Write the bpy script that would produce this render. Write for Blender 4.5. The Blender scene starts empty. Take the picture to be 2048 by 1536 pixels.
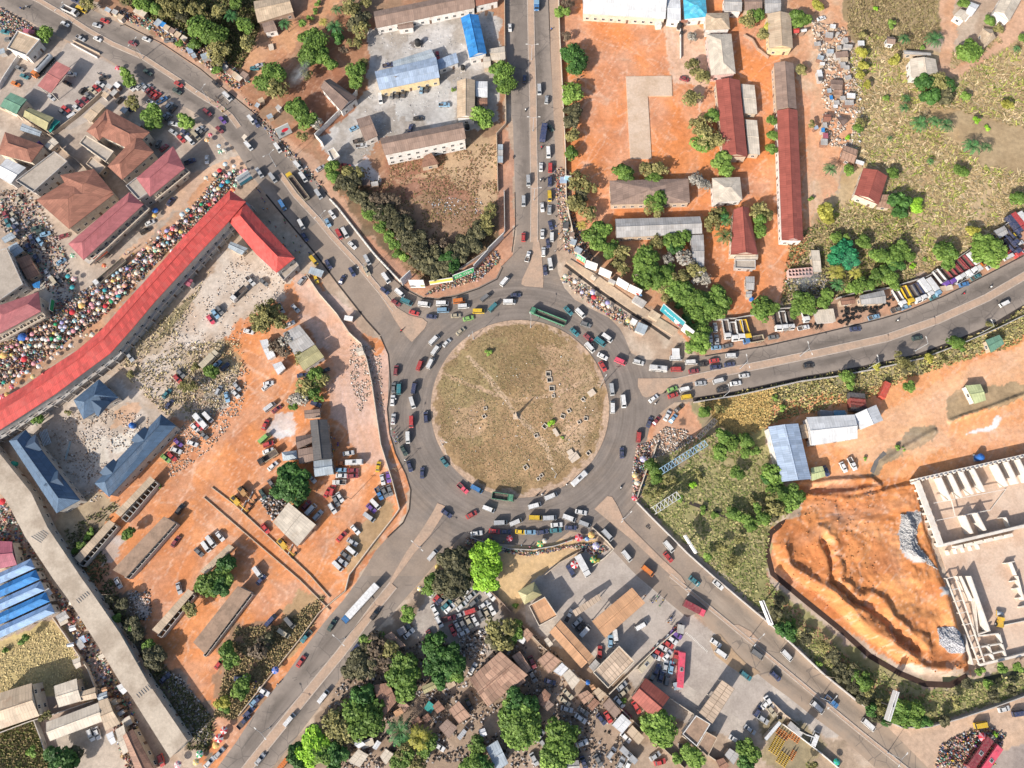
import bpy,bmesh,math,random
import numpy as np
from mathutils import Vector,Matrix
# ---------------------------------------------------------------- camera, sky, sun
SC=bpy.context.scene
COL=SC.collection
TH=math.radians(16.0);HC=262.0;FPX=1365.0
CAMP=Vector((0,-HC*math.tan(TH),HC))
cd=bpy.data.cameras.new('camera');cam=bpy.data.objects.new('camera',cd);COL.objects.link(cam)
cam.location=CAMP;cam.rotation_euler=(TH,0,0)
cd.sensor_width=36;cd.lens=36*FPX/2048;cd.clip_start=1;cd.clip_end=20000
SC.camera=cam
SUN_EL=math.radians(30);SUN_AZ=math.atan2(-.67,-.74)
w=bpy.data.worlds.new('World');SC.world=w;w.use_nodes=True
sky=w.node_tree.nodes.new('ShaderNodeTexSky');sky.sky_type='NISHITA';sky.sun_disc=False
sky.sun_elevation=SUN_EL;sky.sun_rotation=SUN_AZ;sky.altitude=100;sky.dust_density=2.5
bg=w.node_tree.nodes['Background'];bg.inputs['Strength'].default_value=0.115
w.node_tree.links.new(sky.outputs[0],bg.inputs[0])
sl=bpy.data.lights.new('sun','SUN');so=bpy.data.objects.new('sun',sl);COL.objects.link(so)
sl.energy=4.6;sl.angle=math.radians(.5);sl.color=(1,.94,.86)
sd=Vector((.67*math.cos(SUN_EL),.74*math.cos(SUN_EL),-math.sin(SUN_EL)))
so.rotation_euler=sd.to_track_quat('-Z','Y').to_euler();so.location=(-100,-100,200)
SC.view_settings.view_transform='Standard';SC.view_settings.look='None'
SC.view_settings.exposure=0.47;SC.view_settings.gamma=1
SC.cycles.max_bounces=4;SC.cycles.diffuse_bounces=2;SC.cycles.glossy_bounces=2;SC.cycles.transparent_max_bounces=4
# ---------------------------------------------------------------- pixel -> ground
R=random.Random(7);NR=np.random.RandomState(11)
TILE={c:((i%4)*512,(i//4)*384)for i,c in enumerate('ABCDEFGHIJKLMNOP')}
ct,st=math.cos(TH),math.sin(TH)
def P(p,h=0.0):
 u=(p[0]-1024)/FPX;v=(768-p[1])/FPX
 d=Vector((u,v*ct+st,v*st-ct));t=(h-HC)/d.z
 return CAMP+d*t
def px_of(x,y,z=0.0):
 X=x;Y=y-CAMP.y;Z=z-HC
 f=Y*st-Z*ct;up=Y*ct+Z*st
 return 1024+FPX*X/f,768-FPX*up/f
def PT(s):
 out=[];o=(0,0);k=4.
 for w_ in s.split():
  if w_ in TILE:o=TILE[w_];k=4.
  elif w_=='@':o=(0,0);k=1.
  else:
   a,b=w_.split(',');out.append((o[0]+float(a)/k,o[1]+float(b)/k))
 return out
 # ---------------------------------------------------------------- object helpers
def mk(name,verts,faces,mats,parent=None,fm=None,uv=None,loc=None):
 me=bpy.data.meshes.new(name);me.from_pydata([tuple(v)for v in verts],[],faces)
 for m in(mats if isinstance(mats,(list,tuple))else[mats]):me.materials.append(m)
 if fm:me.polygons.foreach_set('material_index',fm)
 if uv:
  ul=me.uv_layers.new(name='UVMap');ul.data.foreach_set('uv',[c for q in uv for c in q])
 o=bpy.data.objects.new(name,me);COL.objects.link(o)
 if parent:o.parent=parent
 if loc is not None:o.location=loc
 return o
def inst(name,me,parent=None,loc=(0,0,0),rz=0,s=(1,1,1)):
 o=bpy.data.objects.new(name,me);COL.objects.link(o)
 o.location=loc;o.rotation_euler=(0,0,rz);o.scale=s
 if parent:o.parent=parent
 return o
def tag(o,label=None,cat=None,group=None,kind=None):
 if label:o['label']=label
 if cat:o['category']=cat
 if group:o['group']=group
 if kind:o['kind']=kind
 return o
def empty(name,loc,rz=0):
 o=bpy.data.objects.new(name,None);COL.objects.link(o);o.location=loc;o.rotation_euler=(0,0,rz)
 o.empty_display_size=.5
 return o
class MB:
 def __init__(s):s.v=[];s.f=[];s.m=[]
 def face(s,pts,m=0):
  b=len(s.v);s.v+=[tuple(p)for p in pts];s.f.append(tuple(range(b,b+len(pts))));s.m.append(m)
 def box(s,x0,x1,y0,y1,z0,z1,m=0,tx=0,ty=0):
  b=len(s.v)
  s.v+=[(x0,y0,z0),(x1,y0,z0),(x1,y1,z0),(x0,y1,z0),(x0+tx,y0+ty,z1),(x1-tx,y0+ty,z1),(x1-tx,y1-ty,z1),(x0+tx,y1-ty,z1)]
  for f in((3,2,1,0),(4,5,6,7),(0,1,5,4),(1,2,6,5),(2,3,7,6),(3,0,4,7)):
   s.f.append(tuple(b+i for i in f));s.m.append(m)
 def hexa(s,lo,hi,m=0):
  b=len(s.v);n=len(lo);s.v+=[tuple(p)for p in lo]+[tuple(p)for p in hi]
  s.f.append(tuple(b+i for i in reversed(range(n))));s.m.append(m)
  s.f.append(tuple(b+n+i for i in range(n)));s.m.append(m)
  for i in range(n):
   j=(i+1)%n;s.f.append((b+i,b+j,b+n+j,b+n+i));s.m.append(m)
 def tube(s,a,b_,r0,r1=None,n=8,m=0,cap=True):
  r1=r0 if r1 is None else r1
  a=Vector(a);b_=Vector(b_);d=(b_-a).normalized()
  x=d.orthogonal().normalized();y=d.cross(x);b=len(s.v)
  for c,r in((a,r0),(b_,r1)):
   for i in range(n):
    t=2*math.pi*i/n;s.v.append(tuple(c+x*math.cos(t)*r+y*math.sin(t)*r))
  for i in range(n):
   j=(i+1)%n;s.f.append((b+i,b+j,b+n+j,b+n+i));s.m.append(m)
  if cap:
   s.f.append(tuple(b+i for i in reversed(range(n))));s.m.append(m)
   s.f.append(tuple(b+n+i for i in range(n)));s.m.append(m)
 def mesh(s,name,mats):
  me=bpy.data.meshes.new(name);me.from_pydata(s.v,[],s.f)
  for m in(mats if isinstance(mats,(list,tuple))else[mats]):me.materials.append(m)
  me.polygons.foreach_set('material_index',s.m);return me
 def obj(s,name,mats,parent=None,loc=(0,0,0),rz=0):
  return inst(name,s.mesh(name,mats),parent,loc,rz)
  # ---------------------------------------------------------------- materials
MATS={}
def nd(nt,t,**k):
 n=nt.nodes.new(t)
 for a,b in k.items():setattr(n,a,b)
 return n
def mathn(nt,op,a,b=None,c=None):
 n=nd(nt,'ShaderNodeMath',operation=op)
 for i,v in enumerate((a,b,c)):
  if v is None:continue
  if hasattr(v,'is_output')or hasattr(v,'links'):nt.links.new(v,n.inputs[i])
  else:n.inputs[i].default_value=v
 return n.outputs[0]
def noise(nt,scale,detail=4,rough=.6,vec=None):
 n=nd(nt,'ShaderNodeTexNoise');n.inputs['Scale'].default_value=scale
 n.inputs['Detail'].default_value=detail;n.inputs['Roughness'].default_value=rough
 if vec is None:
  g=nd(nt,'ShaderNodeNewGeometry');vec=g.outputs['Position']
 nt.links.new(vec,n.inputs['Vector']);return n.outputs['Fac']
def ramp(nt,fac,lo,hi,a=0.,b=1.):
 n=nd(nt,'ShaderNodeMapRange');n.inputs[1].default_value=lo;n.inputs[2].default_value=hi
 n.inputs[3].default_value=a;n.inputs[4].default_value=b;nt.links.new(fac,n.inputs[0]);return n.outputs[0]
def mixc(nt,fac,a,b,mode='MIX'):
 n=nd(nt,'ShaderNodeMix',data_type='RGBA',blend_type=mode)
 for i,v in((0,fac),(6,a),(7,b)):
  if hasattr(v,'links')or hasattr(v,'is_output'):nt.links.new(v,n.inputs[i])
  elif i==0:n.inputs[0].default_value=v
  else:n.inputs[i].default_value=(*v[:3],1)
 return n.outputs[2]
def base(name,rough=.8,spec=.3,metal=0):
 m=bpy.data.materials.new(name);m.use_nodes=True;nt=m.node_tree;b=nt.nodes['Principled BSDF']
 b.inputs['Roughness'].default_value=rough;b.inputs['Specular IOR Level'].default_value=spec;b.inputs['Metallic'].default_value=metal
 return m,nt,b
def bump(nt,b,h,strength=.5,dist=.1):
 n=nd(nt,'ShaderNodeBump');n.inputs['Strength'].default_value=strength;n.inputs['Distance'].default_value=dist
 nt.links.new(h,n.inputs['Height']);nt.links.new(n.outputs[0],b.inputs['Normal'])
def plain(name,c,rough=.7,var=.25,scale=.8,spec=.3,metal=0,dirt=None):
 """colour broken up by two world-space noises"""
 if name in MATS:return MATS[name]
 m,nt,b=base(name,rough,spec,metal)
 f=noise(nt,scale,5);g=noise(nt,scale*7,3)
 k=mathn(nt,'ADD',ramp(nt,f,.3,.7,-var*.6,var*.6),ramp(nt,g,.3,.7,1-var*.4,1+var*.4))
 col=mixc(nt,1,c,(1,1,1),'MULTIPLY')
 v=nd(nt,'ShaderNodeVectorMath',operation='SCALE');v.inputs[0].default_value=c[:3];nt.links.new(k,v.inputs['Scale'])
 out=v.outputs[0]
 if dirt:out=mixc(nt,ramp(nt,noise(nt,scale*.6,6,.7),.5,.72,0,.7),out,dirt)
 nt.links.new(out,b.inputs['Base Color']);MATS[name]=m;return m
def paint(name,c,rough=.25):
 if name in MATS:return MATS[name]
 m,nt,b=base(name,rough,.5);b.inputs['Coat Weight'].default_value=.3
 o=nd(nt,'ShaderNodeObjectInfo');k=ramp(nt,o.outputs['Random'],0,1,.8,1.08)
 d=ramp(nt,noise(nt,.9,3),.35,.7,1.02,.75)
 v=nd(nt,'ShaderNodeVectorMath',operation='SCALE');v.inputs[0].default_value=c
 nt.links.new(mathn(nt,'MULTIPLY',k,d),v.inputs['Scale'])
 nt.links.new(mixc(nt,ramp(nt,noise(nt,1.6,5,.7),.4,.75,.05,.4),v.outputs[0],(.36,.30,.24)),b.inputs['Base Color']);MATS[name]=m;return m
def attrmat(name,rough=.85,var=.35,scale=1.2,bmp=0,attr='Col',detail=True):
 if name in MATS:return MATS[name]
 m,nt,b=base(name,rough,.15)
 a=nd(nt,'ShaderNodeAttribute',attribute_name=attr)
 k=mathn(nt,'ADD',ramp(nt,noise(nt,scale,5,.65),.25,.75,1-var,1+var),0.)
 if detail:
  k=mathn(nt,'MULTIPLY',k,ramp(nt,noise(nt,scale*6,4,.7),.25,.75,1-var*.7,1+var*.7))
  k=mathn(nt,'MULTIPLY',k,ramp(nt,noise(nt,scale*.12,4,.6),.3,.7,1-var*.4,1+var*.4))
 v=nd(nt,'ShaderNodeVectorMath',operation='SCALE');nt.links.new(a.outputs['Color'],v.inputs[0]);nt.links.new(k,v.inputs['Scale'])
 nt.links.new(v.outputs[0],b.inputs['Base Color'])
 if bmp:bump(nt,b,noise(nt,scale*3,5,.7),.6,bmp)
 MATS[name]=m;return m
def roofmat(name,c,rust=None,amt=.5,pitch=.9,rough=.55,rib=.35,patch=.0):
 """profiled sheet: ribs across the run, sheet joints, streaks and rust"""
 if name in MATS:return MATS[name]
 m,nt,b=base(name,rough,.35)
 uv=nd(nt,'ShaderNodeUVMap');sp=nd(nt,'ShaderNodeSeparateXYZ');nt.links.new(uv.outputs[0],sp.inputs[0])
 u,v=sp.outputs[0],sp.outputs[1]
 fr=mathn(nt,'FRACT',mathn(nt,'DIVIDE',u,pitch));line=mathn(nt,'LESS_THAN',fr,.16)
 fv=mathn(nt,'FRACT',mathn(nt,'DIVIDE',v,2.7));lv=mathn(nt,'LESS_THAN',fv,.05)
 li=mathn(nt,'MAXIMUM',line,lv)
 cu=mathn(nt,'FLOOR',mathn(nt,'DIVIDE',u,pitch*2));cv=mathn(nt,'FLOOR',mathn(nt,'DIVIDE',v,2.7))
 cx=nd(nt,'ShaderNodeCombineXYZ');nt.links.new(cu,cx.inputs[0]);nt.links.new(cv,cx.inputs[1])
 wn=nd(nt,'ShaderNodeTexWhiteNoise');nt.links.new(cx.outputs[0],wn.inputs[0])
 sc=nd(nt,'ShaderNodeVectorMath',operation='MULTIPLY');nt.links.new(uv.outputs[0],sc.inputs[0]);sc.inputs[1].default_value=(1.4,.18,1)
 stn=noise(nt,1.,5,.7,sc.outputs[0])
 k=mathn(nt,'MULTIPLY',ramp(nt,wn.outputs[0],0,1,1-.10-patch,1.06+patch),ramp(nt,stn,.3,.7,.84,1.12))
 k=mathn(nt,'MULTIPLY',k,ramp(nt,li,0,1,1,1-rib))
 k=mathn(nt,'MULTIPLY',k,ramp(nt,noise(nt,.35,5),.3,.7,.88,1.1))
 vv=nd(nt,'ShaderNodeVectorMath',operation='SCALE');vv.inputs[0].default_value=c;nt.links.new(k,vv.inputs['Scale'])
 out=vv.outputs[0]
 if rust:
  out=mixc(nt,ramp(nt,noise(nt,.3,6,.75),.62-.25*amt,.75,0,.85),out,rust)
 nt.links.new(out,b.inputs['Base Color'])
 bump(nt,b,li,.5,.05);MATS[name]=m;return m
def roadmat(name,c,lanes=2,warm=(.30,.25,.21)):
 """asphalt with worn wheel tracks, patches, dust drifting in from the edges; u across the road, v along it in metres"""
 m,nt,b=base(name,.85,.25)
 uv=nd(nt,'ShaderNodeUVMap');sp=nd(nt,'ShaderNodeSeparateXYZ');nt.links.new(uv.outputs[0],sp.inputs[0])
 u=sp.outputs[0]
 wv=mathn(nt,'SINE',mathn(nt,'MULTIPLY',mathn(nt,'ADD',u,-.25/lanes),2*math.pi*lanes))
 sc=nd(nt,'ShaderNodeVectorMath',operation='MULTIPLY');nt.links.new(uv.outputs[0],sc.inputs[0]);sc.inputs[1].default_value=(4,.03,1)
 ln=noise(nt,1,4,.6,sc.outputs[0])
 sc2=nd(nt,'ShaderNodeVectorMath',operation='MULTIPLY');nt.links.new(uv.outputs[0],sc2.inputs[0]);sc2.inputs[1].default_value=(14,.05,1)
 ln2=noise(nt,1,3,.6,sc2.outputs[0])
 k=mathn(nt,'ADD',mathn(nt,'MULTIPLY',wv,-.15),ramp(nt,ln,.3,.7,.74,1.24))
 k=mathn(nt,'MULTIPLY',k,ramp(nt,ln2,.3,.7,.9,1.1))
 k=mathn(nt,'MULTIPLY',k,ramp(nt,noise(nt,.11,5),.3,.7,.85,1.15))
 k=mathn(nt,'MULTIPLY',k,ramp(nt,noise(nt,1.7,4,.7),.3,.7,.9,1.1))
 v=nd(nt,'ShaderNodeVectorMath',operation='SCALE');v.inputs[0].default_value=c;nt.links.new(k,v.inputs['Scale'])
 e=mathn(nt,'ABSOLUTE',mathn(nt,'ADD',u,-.5))
 e=mathn(nt,'ADD',e,ramp(nt,noise(nt,.25,5,.7),.2,.8,-.22,.22))
 out=mixc(nt,ramp(nt,e,.26,.5,.12,.95),v.outputs[0],warm)
 out=mixc(nt,ramp(nt,noise(nt,.06,5,.6),.45,.7,0,.5),out,warm)
 g=nd(nt,'ShaderNodeNewGeometry');s=nd(nt,'ShaderNodeVectorMath',operation='DISTANCE');nt.links.new(g.outputs['Position'],s.inputs[0]);s.inputs[1].default_value=(3.2,-8.6,0)
 near=ramp(nt,s.outputs['Value'],62,105,1,0)
 q=mixc(nt,ramp(nt,noise(nt,.07,6,.7),.3,.62,0,.85),(.205,.172,.148),(.31,.24,.185));vq=nd(nt,'ShaderNodeVectorMath',operation='SCALE');nt.links.new(q,vq.inputs[0]);nt.links.new(mathn(nt,'MULTIPLY',ramp(nt,noise(nt,.12,6,.65),.3,.7,.86,1.16),ramp(nt,noise(nt,1.4,5,.7),.3,.7,.9,1.1)),vq.inputs['Scale'])
 out=mixc(nt,near,out,vq.outputs[0])
 vo=nd(nt,'ShaderNodeTexVoronoi',feature='DISTANCE_TO_EDGE');vo.inputs['Scale'].default_value=.16;nt.links.new(g.outputs['Position'],vo.inputs['Vector'])
 ck=mathn(nt,'MULTIPLY',mathn(nt,'LESS_THAN',vo.outputs['Distance'],.018),mathn(nt,'GREATER_THAN',noise(nt,.05,3),.52))
 out=mixc(nt,mathn(nt,'MULTIPLY',ck,.45),out,(.09,.08,.075))
 nt.links.new(out,b.inputs['Base Color']);bump(nt,b,noise(nt,6,3),.3,.02);return m
 # ---------------------------------------------------------------- deferred labels: look + neighbour + landmark, else order
LM=[]
def lms(s):
 for ln in s.strip().split('\n'):
  a,t=ln.split('|');x,y=a.split(',');t=t.split()
  while len(t)>8 and 'the' in t[2:]:del t[len(t)-1-t[::-1].index('the')]
  LM.append((float(x),float(y),' '.join(t)))
REG=[]
def reg(o,desc,p,cat,group=None,plural=None):
 o['category']=cat
 if group:o['group']=group
 REG.append([o,desc,p,cat])
ORD=['leftmost']+[t+' from left' for t in 'second third fourth fifth sixth seventh eighth ninth tenth eleventh twelfth 13th 14th 15th 16th'.split()]
def finish_labels():
 def near(p):return min(LM,key=lambda l:(l[0]-p[0])**2+(l[1]-p[1])**2)[2]
 for r in REG:r.append(near(r[2]))
 def keyed(rs,f):
  d={}
  for r in rs:d.setdefault(f(r),[]).append(r)
  return d
 for(ds,lm),rs in keyed(REG,lambda r:(r[1],r[4])).items():
  if len(rs)==1:rs[0][0]['label']=f'{ds} {lm}';continue
  for r in rs:
   best=None
   for q in REG:
    if q[3]==r[3]and q[1]!=ds and q[4]==lm:
     d=(q[2][0]-r[2][0])**2+(q[2][1]-r[2][1])**2
     if d<34**2 and(best is None or d<best[0]):best=(d,q[1])
   r.append(best[1]if best else None)
  for nb,g in keyed(rs,lambda r:r[5]).items():
   if nb and len(g)==1 and len((ds+' by '+nb+' '+lm).split())<=16:
    g[0][0]['label']=f'{ds} by {nb}, {lm}';g[0].append(1)
  rest=[r for r in rs if len(r)==6]
  rest.sort(key=lambda r:r[2][0])
  allx=sorted(rs,key=lambda r:r[2][0])
  for r in rest:
   i=allx.index(r);n=len(allx)
   t=ORD[i]if i<16 else None
   if n>2 and i==n-1:t='rightmost'
   elif n>4 and i==n-2:t='second from right'
   elif n==2:t=('left one','right one')[i]
   if t is None:
    j=n-1-i
    t=ORD[j].replace('left','right')if j<16 else f'{i+1}th from left'
   s_l=f'{ds} {lm}, {t}'.split()
   while len(s_l)>16 and 'the' in s_l[3:]:s_l.remove('the')
   if len(s_l)>16 and 'person' in s_l:s_l.remove(s_l[0])
   r[0]['label']=' '.join(s_l)
   # ================================================================= GROUND
def vnoise(x,y,seed):
 rs=np.random.RandomState(seed);T=rs.rand(256,256)
 xi=np.floor(x).astype(int);yi=np.floor(y).astype(int);fx=x-xi;fy=y-yi
 fx=fx*fx*(3-2*fx);fy=fy*fy*(3-2*fy)
 a=T[xi%256,yi%256];b=T[(xi+1)%256,yi%256];c=T[xi%256,(yi+1)%256];d=T[(xi+1)%256,(yi+1)%256]
 return(a*(1-fx)+b*fx)*(1-fy)+(c*(1-fx)+d*fx)*fy
def fbm(x,y,s,seed,o=4):
 r=0;a=1;t=0
 for i in range(o):r=r+a*vnoise(x/s,y/s,seed+i);t+=a;a*=.55;s*=.5
 return r/t
def inpoly(x,y,poly):
 c=np.zeros(x.shape,bool);n=len(poly);j=n-1
 xs=[p[0]for p in poly];ys=[p[1]for p in poly]
 bb=(x>=min(xs))&(x<=max(xs))&(y>=min(ys))&(y<=max(ys));idx=np.nonzero(bb)
 X=x[idx];Y=y[idx];cc=np.zeros(X.shape,bool)
 for i in range(n):
  xi,yi=poly[i];xj,yj=poly[j]
  if yi!=yj:
   m=((yi>Y)!=(yj>Y))&(X<(xj-xi)*(Y-yi)/(yj-yi)+xi);cc^=m
  j=i
 c[idx]=cc;return c
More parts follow.
